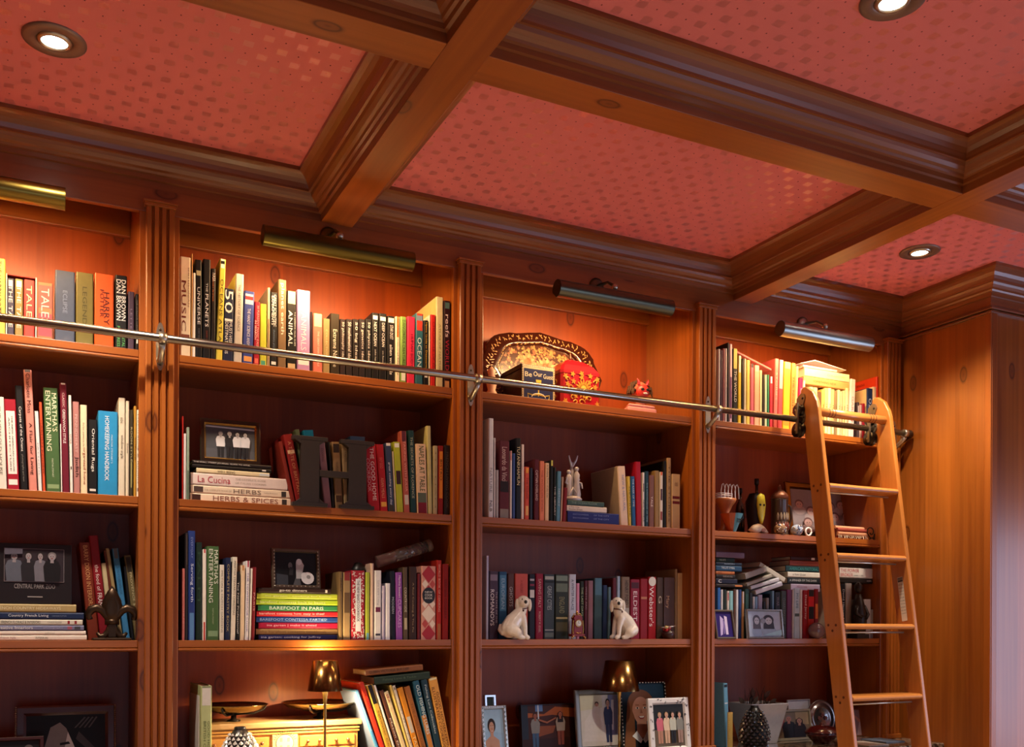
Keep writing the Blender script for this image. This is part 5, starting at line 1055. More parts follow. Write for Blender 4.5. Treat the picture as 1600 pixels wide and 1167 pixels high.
# ---- lamps
def lamp(label, px, Y, lit):
    top = at(px, 1032, Y); X, zt = top.x, top.z; t = thing('table_lamp', label, 'lamp', (X, Y, ZD)); H_ = zt - ZD; sc = 1.0
    zb = at(px, 1079, Y).z - ZD; r0 = (at(px+19.5, 1032, Y) - at(px-19.5, 1032, Y)).length/2*.98; r1 = (at(px+27, 1079, Y) - at(px-27, 1079, Y)).length/2*.98
    MB().lathe([(.052, 0), (.052, .008), (.045, .011), (.01, .014), (.0055, .022)], POL, 32).build('base', t)
    MB().lathe([(.0055, .014), (.0048, .05), (.0048, zb-.045), (.007, zb-.02), (.010, zb-.001), (.012, zb+.008)], POL, 20).build('stem', t)
    MB().lathe([(r1, zb), (r0, H_), (r0-.0015, H_), (r0-.0022, H_-.0005), (r1-.002, zb+.0005), (r1, zb)], mat('8a6a3c', .2, 1, name='brass_shade'), 40, cap=False).build('lamp_shade', t, weld=False)
    MB().lathe([(r0-.003, H_-.003), (r0-.0035, H_-.005), (.016, H_-.006), (.014, H_-.003)], mat('fff0d0' if lit else 'e8e4da', .4, name='shade_top_ring', emit=4 if lit else 0), 32, cap=False).build('top_ring', t, weld=False)
    MB().lathe([(.012, zb+.009), (r1*.7, zb+.012), (r1*.68, zb+.016), (.0001, zb+.017)], mat('fff0cc' if lit else 'd8d4c8', .4, name='light_disc', emit=9 if lit else 0), 32).build('diffuser', t)
    if lit:
        for z, pw, nm in ((zb+.004, LP, 'lamp_glow_down'), (H_-.001, LP*.16, 'lamp_glow_up')):
            l = bpy.data.lights.new(nm, 'AREA'); l.shape = 'DISK'; l.size = r1*1.2 if 'down' in nm else r0*1.3; l.energy = pw; l.color = (1, .70, .34)
            o = bpy.data.objects.new(nm, l); C.objects.link(o); o.parent = t; o.location = (0, 0, z)
            if 'up' in nm: o.rotation_euler = (math.pi, 0, 0)
LP = 7
lamp('lit brass table lamp in front of the balance scale', 508, -.04, True)
lamp('unlit brass table lamp behind the wedding frame in the tray bay', 968, .06, False)
# ---- balance scale: apothecary box with two pans
Yb = .05; XA = at(313, 1141, Yb).x; XB = at(566, 1132, Yb).x; zS = at(340, 1141, Yb).z; zT = zS + .018
t = thing('balance_scale', 'antique balance scale with two brass pans on a pine drawer box', 'scale', (XA, Yb, ZD)); w = XB - XA; H_ = zS - ZD; D_ = .2
OAK = wood('yellow_pine_box', (.62, .30, .08), (.45, .19, .04), 'x', .1); OAKT = wood('worn_pine_top', (.55, .33, .15), (.38, .2, .08), 'x', .1, rough=.5, coat=0)
MB().box(.012, w-.012, .012, D_, 0, H_, OAK).build('box_body', t, bevel=.002)
MB().box(0, w, 0, D_+.01, H_, H_+.018, OAKT).build('box_top', t, bevel=.003)
for r_, zz in enumerate((H_-.022, )): MB().box(.008, w-.008, .006, .0118, zz, zz+.006, OAK).box(.008, w-.008, .004, .0118, zz+.010, zz+.016, OAK).build('moulding', t, bevel=.001)
cols = [(.018, .235), (.245, .41), None, (.60, .77), (.78, .955)]; dz = (H_-.03)/3
for c in cols:
    if not c: continue
    for q in range(3):
        z0_ = .006 + q*dz; d_ = MB().box(w*c[0], w*c[1], .006, .0118, z0_, z0_+dz-.006, OAK).build('drawer', t, bevel=.0015)
        for kx in (.28, .72):
            MB().lathe([(.0035, 0), (.0035, .004), (.0065, .008), (.005, .013), (.0001, .014)], mat('8a4a28', .35, coat=.5), 12, Matrix.Translation((w*(c[0]+(c[1]-c[0])*kx), .006, z0_+dz*.42)) @ Matrix.Rotation(math.pi/2, 4, 'X')).build('knob', d_)
pc = (w*.505, H_-.052); mb = MB(); mb.box(w*.43, w*.585, .003, .0118, H_-.1, H_-.024, mat('d8c490', .5)); n = 28
mb.faces([(pc[0]+.03*math.cos(2*math.pi*i/n), .0024, pc[1]+.03*math.sin(2*math.pi*i/n)) for i in range(n)], [tuple(range(n))], mat('4a3c28', .5)); mb.faces([(pc[0]+.028*math.cos(2*math.pi*i/n), .002, pc[1]+.028*math.sin(2*math.pi*i/n)) for i in range(n)], [tuple(range(n))], mat('d8cfa8', .5))
for i in range(13):
    a_ = math.pi*(.12+.76*i/12); c_, s__ = math.cos(a_), math.sin(a_); mb.faces([(pc[0]+.033*c_-.001*s__, .0024, pc[1]+.033*s__+.001*c_), (pc[0]+.045*c_, .0024, pc[1]+.045*s__), (pc[0]+.033*c_+.001*s__, .0024, pc[1]+.033*s__-.001*c_)], [(0,1,2)], mat('2a2018', .5))
for u in (-.012, .012):
    for v in (-.012, .012): mb.box(pc[0]+u-.004, pc[0]+u+.004, .0014, .0019, pc[1]+v-.006, pc[1]+v+.006, mat('8a9084', .5))
mb.build('dial_plate', t)
for pxc, pyc, hw in ((365, 1103, 55), (499, 1099, 59)):
    Yp = Yb + .09; c = at(pxc, pyc, Yp); r = (at(pxc+hw, pyc, Yp) - at(pxc-hw, pyc, Yp)).length/2*.96; cx, cz = c.x - XA, c.z - ZD
    PB = mat('9c8452', .22, 1, name='pan_brass')
    MB().lathe([(.0001, -.020), (r*.55, -.019), (r*.85, -.010), (r, .004), (r*1.02, .006), (r*.99, .007), (r*.82, -.007), (r*.5, -.016), (.0001, -.017)], PB, 44, Matrix.Translation((cx, .09, cz))).build('pan', t)
    for a_ in (0, 2.09, 4.19):
        MB().tube([(cx, .09, cz-.027), (cx+r*.6*math.cos(a_), .09+r*.6*math.sin(a_), cz-.026), (cx+r*.9*math.cos(a_), .09+r*.9*math.sin(a_), cz-.014), (cx+r*.98*math.cos(a_), .09+r*.98*math.sin(a_), cz-.002)], .0035, IRON, 8).build('pan_arm', t)
    MB().lathe([(.022, H_+.018), (.022, H_+.022), (.009, H_+.026), (.009, cz-.03), (.0001, cz-.029)], IRON, 18, Matrix.Translation((cx, .09, 0))).build('post', t)
# ---- pinecone shaped vases
def pinecone(label, px, py, Y, r, mA, mB_):
    top = at(px, py, Y); H_ = top.z - ZD; t = thing('pinecone_ornament', label, 'ornament', (top.x, Y, ZD)); 
    prof = [(r*.5, 0), (r*.78, H_*.06), (r, H_*.28), (r*.98, H_*.42), (r*.8, H_*.64), (r*.5, H_*.84), (r*.28, H_*.95), (.0001, H_*.97)]
    MB().lathe(prof, mA, 24).build('core', t)
    mb = MB(); rows = 13; n = 15
    for j in range(rows):
        z = H_*(.05 + .86*j/rows)
        for i in range(len(prof)-1):
            if prof[i][1] <= z <= prof[i+1][1]: rr = prof[i][0] + (prof[i+1][0]-prof[i][0])*(z-prof[i][1])/(prof[i+1][1]-prof[i][1])
        s__ = max(.35, rr/r)
        for i in range(n):
            a_ = 2*math.pi*(i + .5*(j % 2))/n; M = Matrix.Rotation(a_, 4, 'Z') @ Matrix.Translation((rr, 0, z)) @ Matrix.Rotation(-.5, 4, 'Y')
            q = r*.17*s__; mb.faces([(0, -q, 0), (.006, 0, -q*.9), (0, q, 0), (.003, 0, q*1.3), (.007, 0, 0)], [(0,1,4),(1,2,4),(2,3,4),(3,0,4)], mB_, False, M)
    mb.build('scales', t, weld=False)
    MB().lathe([(r*.26, H_*.93), (r*.3, H_*.96), (r*.26, H_*.985), (r*.18, H_*.97)], mA, 20).build('rim', t)
pinecone('black and white scaled pinecone vase before the balance scale', 375, 1134, -.06, .062, mat('16161a', .3), mat('e6e4e0', .2, .3))
pinecone('dark metal openwork pinecone ornament before the white planter', 1179, 1101, -.1, .056, mat('0e0f12', .35, .6), mat('5a5c60', .2, .9))
# ---- books on the counter, letter H bay right
row([book(310,311,1087,'e8e4dc','thin white spine',label='thin white book at the left of the counter, letter H bay',dx=0)],ZD,'letter H bay counter','books on the counter')
row([book(313.5,331,1072,'bcc68c','pale green and white spine lettered Cookbook',[T('GOOD HOUSEKEEPING','54643c',.36,.95,.7,.2),T('BRITISH COOKBOOK','54643c',.36,.95,.35,.24)],dx=0,bands=[(0,.02,'8c9470'),(.02,.2,'e0dcd0')],label='pale green and white book standing left of the balance scale')],ZD,'','books on the counter',Y=-.02)
def lean(x0, x1, dx): return x0, x1, dx
# base pixels are below the picture (about y 1245): lean per book
lb = [(600,605,1080,-44,'4a92c8','sky blue spine',[],dict(side='7c90b8',d=.2),[(0,.5,'8ab4d8')]),
 (605.5,613.5,1068,-44.5,'c8331e','red spine with dark lettering',[T('THE TASTE','6a100a',.08,.3,.5,.4)],{},[]),
 (614.5,624.5,1072,-41.5,'c8a040','yellow spine with black top',[T('Saltwater Cooking','5a4014',.3,.9,.5,.4)],{},[(0,.22,'1c1a1c')]),
 (625,628.5,1071,-41,'e8e2da','thin white spine',[],{},[]),
 (631,637.8,1080,-38,'5a3426','brown spine with white lettering',[T('Mason Danish','e8dccc',.35,.9,.5,.4)],{},[]),
 (638.2,646,1082,-38.5,'ead8a8','cream yellow spine',[T('SEA','b03020',.03,.14,.5,.5)],{},[(.2,.9,'e0c894')]),
 (646.5,650.2,1071,-38,'e2c468','pale gold spine',[],{},[]),
 (650.6,655.5,1072,-37.5,'ddd2bc','ivory spine with thin rings',[T('QUICHES','7a6a50',.2,.8,.5,.3)],{},[(.02,.05,'6a5a44')]),
 (656,665,1076,-35,'d88a20','orange spine lettered Tasting',[T('TASTING','f0d8a0',.6,.95,.5,.5)],{},[(.36,.56,'c8c0b0')]),
 (665.5,675,1074,-34,'a0622c','copper brown spine',[T('THE COLLECTORS','7a4418',.2,.8,.5,.3)],{},[]),
 (675.5,686,1065,-31,'23566c','teal and amber spine lettered Old Fishing Lures',[T('OLD FISHING LURES','d8e8e4',.05,.62,.6,.5)],{},[(.4,1,'c8823c')]),
 (686.5,696.5,1063,-29,'1c3c4a','dark teal spine lettered Fishing Lure Collectibles',[T('Fishing Lure Collectibles','d0dcd8',.06,.62,.5,.4)],{},[]),
 (697,711,1061,-27.5,'e2a24a','orange yellow spine lettered Illustrated Cookbook',[T('GOOD HOUSEKEEPING','5a2c10',.16,.85,.68,.28),T('ILLUSTRATED COOKBOOK','5a2c10',.1,.85,.3,.32)],{},[(0,.02,'f0e0a8')])]
it_ = []
for x0,x1,yt,dx,c,d,tx,kk,bd in lb:
    kk2 = dict(kk); it_.append(book(x0, x1, yt, c, d, tx, dx=dx, bands=bd, **kk2))
it_ = [it_[0]] + it_[1:]
row(it_, ZD, 'letter H bay counter', 'leaning books on the counter, letter H bay', Y=0)
zz = at(655, 1072, 0).z + .004
def lying(label, px0, px1, py, Y, h_, col, texts, ry, name='book', d=.16):
    a = at(px0, py, Y); X1 = at(px1, py, Y).x; L = (X1 - a.x)
    r = thing('book', label, 'book', (X1 , Y, a.z + L*math.sin(-math.radians(ry))), (0, -math.pi/2 + math.radians(ry), 0), 'books lying on the leaning row')
    book_meshes(h_, L, d, col, r, texts)
lying('dark green book lying on top of the leaning cookbooks', 585, 672, 1070, .0, .026, '27382c', [T('Fishing Lures & Tackle','5a7058',.15,.75,.5,.35)], -4.5)
lying('brown mottled paperback topmost above the leaning cookbooks', 572, 661, 1056, .0, .02, '8a5634', [T('QUEEN VICTORIA BUILDER','3a2c24',.05,.75,.5,.5)], -4.5)
# ---- painted tray and tins
YT = .2; tc = at(853, 600, YT); w2 = (at(945, 580, YT).x - at(761, 580, YT).x)/2; zt_ = at(820, 508, YT).z; hh = (zt_ - ZA)
t = thing('painted_tray', 'large scalloped brown tray painted with gold leaves and flowers', 'tray', (tc.x, YT, ZA), (math.radians(-9), 0, 0))
def scal(f):
    pts = []
    for i in range(72):
        a_ = 2*math.pi*i/72; c_, s__ = math.cos(a_), math.sin(a_); e = 3.0
        r = 1/((abs(c_)**e + abs(s__)**e)**(1/e)); r *= 1 - .05*(1-math.cos(8*a_))*.5 + .02*math.cos(4*a_) + .018*max(0, math.cos(12*(a_-math.pi/2)))**6; pts.append((w2*f*c_*r, hh*.5 + hh*.5*f*s__*r*.98))
    return pts
LAC = mat('3a1810', .18, coat=.8, name='brown_lacquer')
mb = MB(); R_ = [(1, 0, LAC), (.985, -.004, LAC), (.8, -.0015, LAC), (.76, -.006, LAC), (.72, -.001, LAC), (.70, .008, LAC)]
rings = [scal(f) for f, _, _ in R_]; n = 72; vs = [(p[0], R_[k][1], p[1]) for k, rg in enumerate(rings) for p in rg]
mb.faces(vs, [(k*n+i, k*n+(i+1) % n, (k+1)*n+(i+1) % n, (k+1)*n+i) for k in range(len(R_)-1) for i in range(n)], LAC, True)
mb.faces([(p[0], .008, p[1]) for p in rings[-1]], [tuple(range(n))], mat('4a2412', .25, coat=.6)); mb.faces([(p[0], .012, p[1]) for p in rings[0]] , [tuple(range(n))], LAC)
mb.faces([(p[0], y, p[1]) for y in (0, .012) for p in rings[0]], [(i, (i+1) % n, n+(i+1) % n, n+i) for i in range(n)], LAC)
mb.build('tray_body', t, weld=False)
rnd = random.Random(11); mb = MB()
def leaf(mb, x, z, a, L, W_, y, m):
    o = [(0,0),(L*.3,W_),(L*.7,W_*.8),(L,0),(L*.7,-W_*.8),(L*.3,-W_)]; c_, s__ = math.cos(a), math.sin(a)
    mb.faces([(x+p*c_-q*s__, y, z+p*s__+q*c_) for p, q in o], [tuple(range(6))], m)
for i in range(560):
    a_ = rnd.random()*6.28; f = math.sqrt(rnd.random())*.66; q = scal(f)[int(a_/6.2832*72) % 72]
    leaf(mb, q[0], q[1], rnd.random()*6.28, .014, .0042, .0074 - .0001*(i % 6), mat(rnd.choice(['a87a3c', '8a4a20', 'c0843c', '7a5a28', 'b05a28', 'd0a050']), .35))
for cx, cz, r in ((.02, .12, .05), (-.06, .14, .035), (.075, .1, .035)):
    for i in range(14): leaf(mb, cx, hh*.5+cz-.12+.02, 2*math.pi*i/14, r, r*.18, .0064, mat('d89a58' if i % 2 else 'c87a40', .4))
for i in range(300):
    a_ = i/300*6.283; q = scal(.83 + .10*math.sin(i*2.1))[int(a_/6.2832*72) % 72]; leaf(mb, q[0], q[1], a_*3+i, .012, .0022, -.0042 + .0012*0, mat('b08448', .3))
mb.build('painted_decoration', t, weld=False)
# Be Our Guest box
Yg = .055; x0_, x1_ = xbase(814, Yg, ZA), xbase(867, Yg, ZA); zt_ = at(840, 571, Yg).z; w = x1_-x0_; h = zt_-ZA
t = thing('painted_box', 'navy square box lettered Be Our Guest in front of the tray', 'box', (x0_, Yg, ZA))
NV = mat('1c2450', .35, coat=.4)
MB().box(0, w, 0, w*1.15, 0, h*.86, mat('2a1410', .3, coat=.5)).box(-.001, w+.001, -.001, w*1.15+.001, h*.865, h, mat('2a1410', .3, coat=.5)).build('box_body', t, bevel=.002)
mb = MB(); mb.box(.003, w-.003, -.003, -.0012, .003, h-.003, mat('c8b890', .4)); mb.box(.010, w-.010, -.0036, -.0031, .008, h-.016, NV)
for s, u, v, l, hh_ in (('Be', .1, .66, .2, .13), ('Our', .35, .69, .26, .13), ('Guest', .64, .65, .29, .13)):
    lettering(mb, s, mat('e8dcb8', .4), Matrix(((1,0,0,w*u),(0,0,-1,-.0040),(0,1,0,h*v),(0,0,0,1))), w*l, h*hh_)
Yw = mat('d8c040', .4)
mb.prism([(w*.44, h*.42), (w*.56, h*.42), (w*.58, h*.6), (w*.42, h*.6)], 'y', -.0041, -.0037, Yw); mb.box(w*.485, w*.515, -.0041, -.0037, h*.15, h*.42, Yw)
for sx in (-1, 1): mb.tube([(w*.5+sx*w*.3, -.004, h*.08), (w*.5+sx*w*.32, -.004, h*.2), (w*.5+sx*w*.15, -.004, h*.16), (w*.5, -.004, h*.2)], .0016, Yw, 6)
mb.tube([(w*.5+w*.2*math.cos(a_), -.004, h*.12+w*.1*math.sin(a_)) for a_ in [math.pi*i/8 for i in range(9)]], .0016, mat('e8e4d0', .4), 6)
for i in range(16):
    for q in (.004, ): mb.ball((w*(i+.5)/16, -.003, h-.0065), .0022, mat('e8e0c8', .4), 6); mb.ball((.0055, -.003, h*(i+.5)/16), .002, mat('8a7a58', .4), 6); mb.ball((w-.0055, -.003, h*(i+.5)/16), .002, mat('8a7a58', .4), 6)
mb.build('front_panel', t, weld=False)
# red domed tin
Yg = .045; x0_, x1_ = xbase(877, Yg, ZA), xbase(939, Yg, ZA); w = x1_-x0_; h = at(890, 577, Yg).z - ZA; hd = at(895, 546, Yg).z - ZA + .02
t = thing('ornate_tin', 'red and gold ornate tin with pointed lid right of the navy box', 'tin', (x0_, Yg, ZA)); RD = mat('a41420', .3, coat=.4); GD = mat('d8a040', .3, .4)
oct_ = lambda f: [((w/2)+(px_-w/2)*f, (w/2)+(py_-w/2)*f) for px_, py_ in [(w*.06,0),(w*.94,0),(w,w*.06),(w,w*.94),(w*.94,w),(w*.06,w),(0,w*.94),(0,w*.06)]]
MB().prism(oct_(.98), 'z', 0, h*.9, RD).build('tin_body', t)
mb = MB(); v = []; lv = [(1, h*.9), (1, h), (.8, h+(hd-h)*.25), (.45, h+(hd-h)*.5), (.2, h+(hd-h)*.6), (.03, h+(hd-h)*.66)]
for f, z in lv: v += [(p[0], p[1], z) for p in oct_(f)]
mb.faces(v, [(k*8+i, k*8+(i+1) % 8, (k+1)*8+(i+1) % 8, (k+1)*8+i) for k in range(5) for i in range(8)], RD); mb.lathe([(.004, 0), (.007, .006), (.003, .012), (.005, .017), (.0001, .03)], mat('5a3020', .3, .5), 12, Matrix.Translation((w/2, w/2, h+(hd-h)*.64)))
mb.build('lid', t, weld=False)
mb = MB()
def scroll(mb, cx, cz, s, flip=1, y=-.0012, m_=GD):
    mb.tube([(cx+flip*s*(1-.09*i)*math.cos(i*.55), y, cz+s*(1-.09*i)*math.sin(i*.55)) for i in range(11)], .0022, m_, 6)
for cx, cz, s, f in ((.28,.25,.014,1),(.7,.25,.014,-1),(.22,.55,.012,1),(.8,.55,.012,-1),(.5,.12,.016,1),(.36,.12,.01,-1),(.15,.8,.01,1),(.86,.8,.01,-1)): scroll(mb, w*cx, h*.9*cz, s, f)
for i in range(16): a_ = 2*math.pi*i/16; leaf(mb, w*.55+.012*math.cos(a_), h*.5+.012*math.sin(a_), a_, .026, .004, -.0022, GD)
for cx, cz in ((.3,.72),(.7,.74),(.2,.4),(.86,.42),(.35,.3),(.62,.28),(.5,.86),(.15,.62),(.85,.62),(.28,.93),(.5,.97),(.72,.93),(.1,.85),(.9,.85),(.1,.12),(.9,.12)):
    for i in range(5): leaf(mb, w*cx, h*cz*.95, i*1.256+cx*9, .012, .0028, -.0018, GD)
mb.faces([(w*.55+.013*math.cos(.4*i), -.0026, h*.5+.013*math.sin(.4*i)) for i in range(15)], [tuple(range(15))], mat('e0b04a', .35))
for i in range(7): scroll(mb, -.0012, 0, 0) if 0 else None
for cy, cz in ((.3,.3),(.7,.3),(.5,.6),(.25,.75),(.75,.75)): mb.tube([(-.0012, w*cy + .014*math.cos(i*.6)*(1-.08*i), h*.9*cz + .014*math.sin(i*.6)*(1-.08*i)) for i in range(10)], .0022, GD, 6)
mb.build('gilt_scrollwork', t, weld=False)
# devil mask doll
c = at(1000, 640, .06); t = thing('puppet_head', 'small puppet head with brown hair, red horned mask and pink base', 'puppet', (c.x, .06, ZA)); zc_ = at(999, 612, .06).z - ZA
PK = mat('dc9a98', .7)
MB().prism([(-.075, -.03), (.06, -.03), (.055, .03), (-.06, .03)], 'z', 0, .022, PK).prism([(-.07, -.026), (.055, -.026), (.045, .026), (-.05, .026)], 'z', .022, .034, PK).build('collar', t, bevel=.006)
MB().lathe([(.018, .03), (.016, zc_-.02), (.02, zc_-.01)], mat('c88a70', .6), 14).ball((0, 0, zc_), (.034, .034, .038), mat('c06048', .55), 16).build('head', t)
mb = MB(); rnd = random.Random(2)
for i in range(60):
    a_ = rnd.uniform(-.6, 3.75); b_ = rnd.uniform(-.2, 1.2); p0 = Vector((.036*math.cos(a_)*math.cos(b_), .036*math.sin(a_)*math.cos(b_)*.9+.004, zc_+.04*math.sin(b_)))
    mb.tube([tuple(p0), tuple(p0*1.0 + Vector((p0.x*.35, p0.y*.3, .004))), tuple(p0 + Vector((p0.x*.5, p0.y*.4, -.016)))], [.006, .005, .002], mat('4a3020', .8), 5)
mb.build('hair', t, weld=False)
mb = MB(); mb.ball((.0, -.012, zc_-.002), (.031, .026, .03), mat('c8342c', .4), 16)
for sx in (-1, 1): mb.tube([(sx*.018, -.02, zc_+.022), (sx*.022, -.022, zc_+.036), (sx*.026, -.018, zc_+.046)], [.006, .004, .0008], mat('c8243c', .4), 8); mb.ball((sx*.012, -.036, zc_+.002), (.009, .004, .005), BLACK, 8)
mb.ball((0, -.038, zc_-.014), (.011, .004, .003), WHITE, 8); mb.build('mask', t, weld=False)
c = at(768, 612, .08); t = thing('figurine', 'small pale pink figurine peeking out left of the tray', 'figurine', (c.x, .08, ZA)); MB().lathe([(.022, 0), (.024, .012), (.014, .03), (.02, .055), (.012, .085), (.016, .1), (.0001, .118)], mat('e8b898', .4), 16).build('figure_body', t)
# ---- white porcelain group statue
c = at(897, 784, .06); zs = ZPILE4; H_ = at(890, 710, .06).z - zs; t = thing('porcelain_figurine', 'glazed white porcelain figure group standing on the flat books', 'figurine', (c.x, .07, zs)); POR = mat('c9c6cc', .15, coat=.6, name='grey_porcelain')
MB().lathe([(.034, 0), (.036, .008), (.03, .016), (.02, .02)], POR, 20).build('base', t)
mb = MB()
for x, y, h_, s__ in ((-.018, 0, .72, 1), (.014, -.004, .8, 1.05), (.002, .012, .95, .8), (.026, .004, .55, .8)):
    mb.lathe([(.010*s__, .014), (.013*s__, H_*h_*.3), (.009*s__, H_*h_*.55), (.012*s__, H_*h_*.72), (.005*s__, H_*h_*.82)], POR, 12, Matrix.Translation((x, y, 0))).ball((x, y, H_*h_*.88), .0085*s__, POR, 10)
for p_ in ([(-.018,0,.06),(-.034,-.006,.07),(-.03,-.01,.09)], [(.014,-.004,.075),(.034,-.006,.07),(.036,-.01,.05)], [(.002,.012,H_*.75),(-.014,.0,H_*.9),(-.018,0,H_*.99)], [(.002,.012,H_*.75),(.014,0,H_*.9),(.02,0,H_*1.0)], [(-.02,-.008,.02),(-.006,-.014,.05),(.01,-.012,.03)]): mb.tube(p_, [.005,.004,.0025], POR, 8)
mb.build('figures', t, weld=False)
# ---- Staffordshire style dogs
def dog(label, px, py_top, flip, Y=.02, dx=-.2):
    c = at(px, 998, Y); H_ = at(px, py_top, Y).z - ZC; s = H_/.14; t = thing('china_dog', label, 'dog figurine', (c.x, Y, ZC), group=None); t.scale = (flip*s, s, s)
    DG = mat('f6eedd', .25, coat=.6, name='cream_glaze', bump=.3, bscale=160)
    # body leans: haunches at -x, chest at +x; seated
    bm_ = bmesh.new(); pts = {0:(-.028,0,.032), 1:(-.012,0,.055), 2:(.008,0,.078), 3:(.018,0,.098), 4:(.02,0,.118)}
    rad = {0:.030, 1:.027, 2:.022, 3:.017, 4:.017}
    chains = [([(-.028,0,.032),(-.014,0,.056),(.006,0,.078),(.017,0,.096),(.02,0,.112)], [.029,.027,.022,.0165,.015]),
      ([(-.03,-.016,.03),(-.014,-.024,.022),(.0,-.024,.008),(.01,-.024,.006)], [.021,.017,.009,.007]), ([(-.03,.016,.03),(-.014,.024,.022),(.0,.024,.008),(.01,.024,.006)], [.021,.017,.009,.007]),
      ([(.012,-.012,.07),(.02,-.014,.04),(.022,-.014,.012),(.03,-.014,.006)], [.013,.0085,.007,.008]), ([(.012,.012,.07),(.02,.014,.04),(.024,.014,.012),(.032,.014,.006)], [.013,.0085,.007,.008]),
      ([(-.05,0,.02),(-.056,.008,.03),(-.052,.014,.044)], [.009,.008,.005])]
    mb = MB()
    for P, R in chains:
        mb.tube(P, R, DG, 14)
        for p_, r_ in zip(P, R): mb.ball(p_, r_*.985, DG, 14)
    for y in (-.014, .014): mb.ball((.028 if y < 0 else .03, y, .006), (.011, .008, .006), DG, 10)
    mb.ball((.02, -.002, .118), (.021, .019, .02), DG, 16).ball((.02+dx*.016, -.015, .112), (.014, .014, .012), DG, 12)
    o = mb.build('body', t, weld=False); rm = o.modifiers.new('remesh', 'REMESH'); rm.mode = 'VOXEL'; rm.voxel_size = .0022; rm.use_smooth_shade = True; sm = o.modifiers.new('smooth', 'SMOOTH'); sm.iterations = 4; sm.factor = .6
    for s_ in (-1, 1):
        e = MB(); e.ball((.02+s_*.0195, dx*s_*.0195-.003, .108), (.0065, .008, .020), DG, 12); e.build('ear', t)
    MB().ball((.02+dx*.029+.003, -.0275, .117), (.0055, .004, .0060), BLACK, 10).build('nose', t)
    mb = MB(); mb.ball((.013+dx*.019, -.0178, .126), (.002, .0015, .0025), BLACK, 8).ball((.029+dx*.019, -.0168, .126), (.002, .0015, .0025), BLACK, 8); mb.build('eyes', t)
    MB().tube([(.018+.0175*math.cos(a_), .0175*math.sin(a_), .096 + .003*math.cos(a_)) for a_ in [2*math.pi*i/20 for i in range(21)]], .0016, mat('5a2a1c', .4), 6).ball((.012, -.019, .09), .0032, mat('4a2a1c', .3, .6), 8).build('collar', t)
dog('white china spaniel seated at the left, body turned left', 808, 929, 1, dx=-.25)
dog('white china spaniel seated right of the little clock', 972, 932, -1, dx=.25)
# ---- mantel clock
c = at(905, 998, .01); H_ = at(905, 949, .01).z - ZC; w = .055; t = thing('miniature_clock', 'tiny red and gold mantel clock between the china dogs', 'clock', (c.x, .015, ZC)); GC = mat('c89a50', .25, .9, name='gilt'); RC_ = mat('7c1410', .35)
MB().box(-w/2, w/2, 0, .026, .010, .020, RC_).prism([(-.019, .02), (.019, .02), (.017, H_*.62), (.02, H_*.66), (.012, H_*.76), (-.012, H_*.76), (-.02, H_*.66), (-.017, H_*.62)], 'y', .002, .024, RC_).build('case', t, bevel=.0015)
MB().lathe([(.0001, 0), (.0125, 0), (.0125, .002), (.0001, .002)], mat('e8ecec', .3), 24, Matrix.Translation((0, .0018, H_*.5)) @ Matrix.Rotation(math.pi/2, 4, 'X')).build('dial', t)
MB().box(-.0006, .0006, -.0012, -.0006, H_*.5, H_*.5+.008, BLACK).box(0, .006, -.0012, -.0006, H_*.5-.0006, H_*.5+.0006, BLACK).build('hands', t)
mb = MB(); mb.tube([(.0135*math.cos(a_), -.0005, H_*.5+.0135*math.sin(a_)) for a_ in [2*math.pi*i/20 for i in range(21)]], .0013, GC, 6)
for sx in (-1, 1):
    mb.tube([(sx*.021, .004, .02), (sx*.023, .004, H_*.3), (sx*.02, .004, H_*.6)], .002, GC, 8); mb.tube([(sx*.02, 0, .012), (sx*.03, 0, .006), (sx*.027, 0, .0)], [.003,.003,.002], GC, 8); mb.tube([(sx*.02, .01, H_*.68), (sx*.014, .01, H_*.8), (sx*.004, .01, H_*.78)], .0018, GC, 6)
mb.lathe([(.004, 0), (.006, .006), (.003, .012), (.0001, .02)], GC, 10, Matrix.Translation((0, .012, H_*.76))); mb.tube([(-.01, 0, .026), (0, -.001, .022), (.01, 0, .026)], .0015, GC, 6); mb.build('gilt_ornament', t, weld=False)
# small wire basket ornament
c = at(1042, 998, .04); t = thing('basket_ornament', 'small hooped ornament with red and gold pieces before the glossy book', 'ornament', (c.x, .032, ZC)); mb = MB()
mb.tube([(.030*math.cos(a_), .022*math.sin(a_), .048+.004*math.cos(a_)) for a_ in [2*math.pi*i/24 for i in range(25)]], .0016, mat('d8d4cc', .2, .8), 6)
mb.lathe([(.016, 0), (.020, .004), (.026, .02), (.022, .03), (.0001, .03)], mat('3a1c18', .4), 18); mb.build('bowl', t)
mb = MB(); rnd = random.Random(8)
for i in range(12): mb.ball((rnd.uniform(-.018, .018), rnd.uniform(-.012, .008), rnd.uniform(.03, .046)), .0065, mat(rnd.choice(['c02430', 'e0c878', 'e8e0d0', '8a2028']), .4), 8)
mb.build('trinkets', t, weld=False)
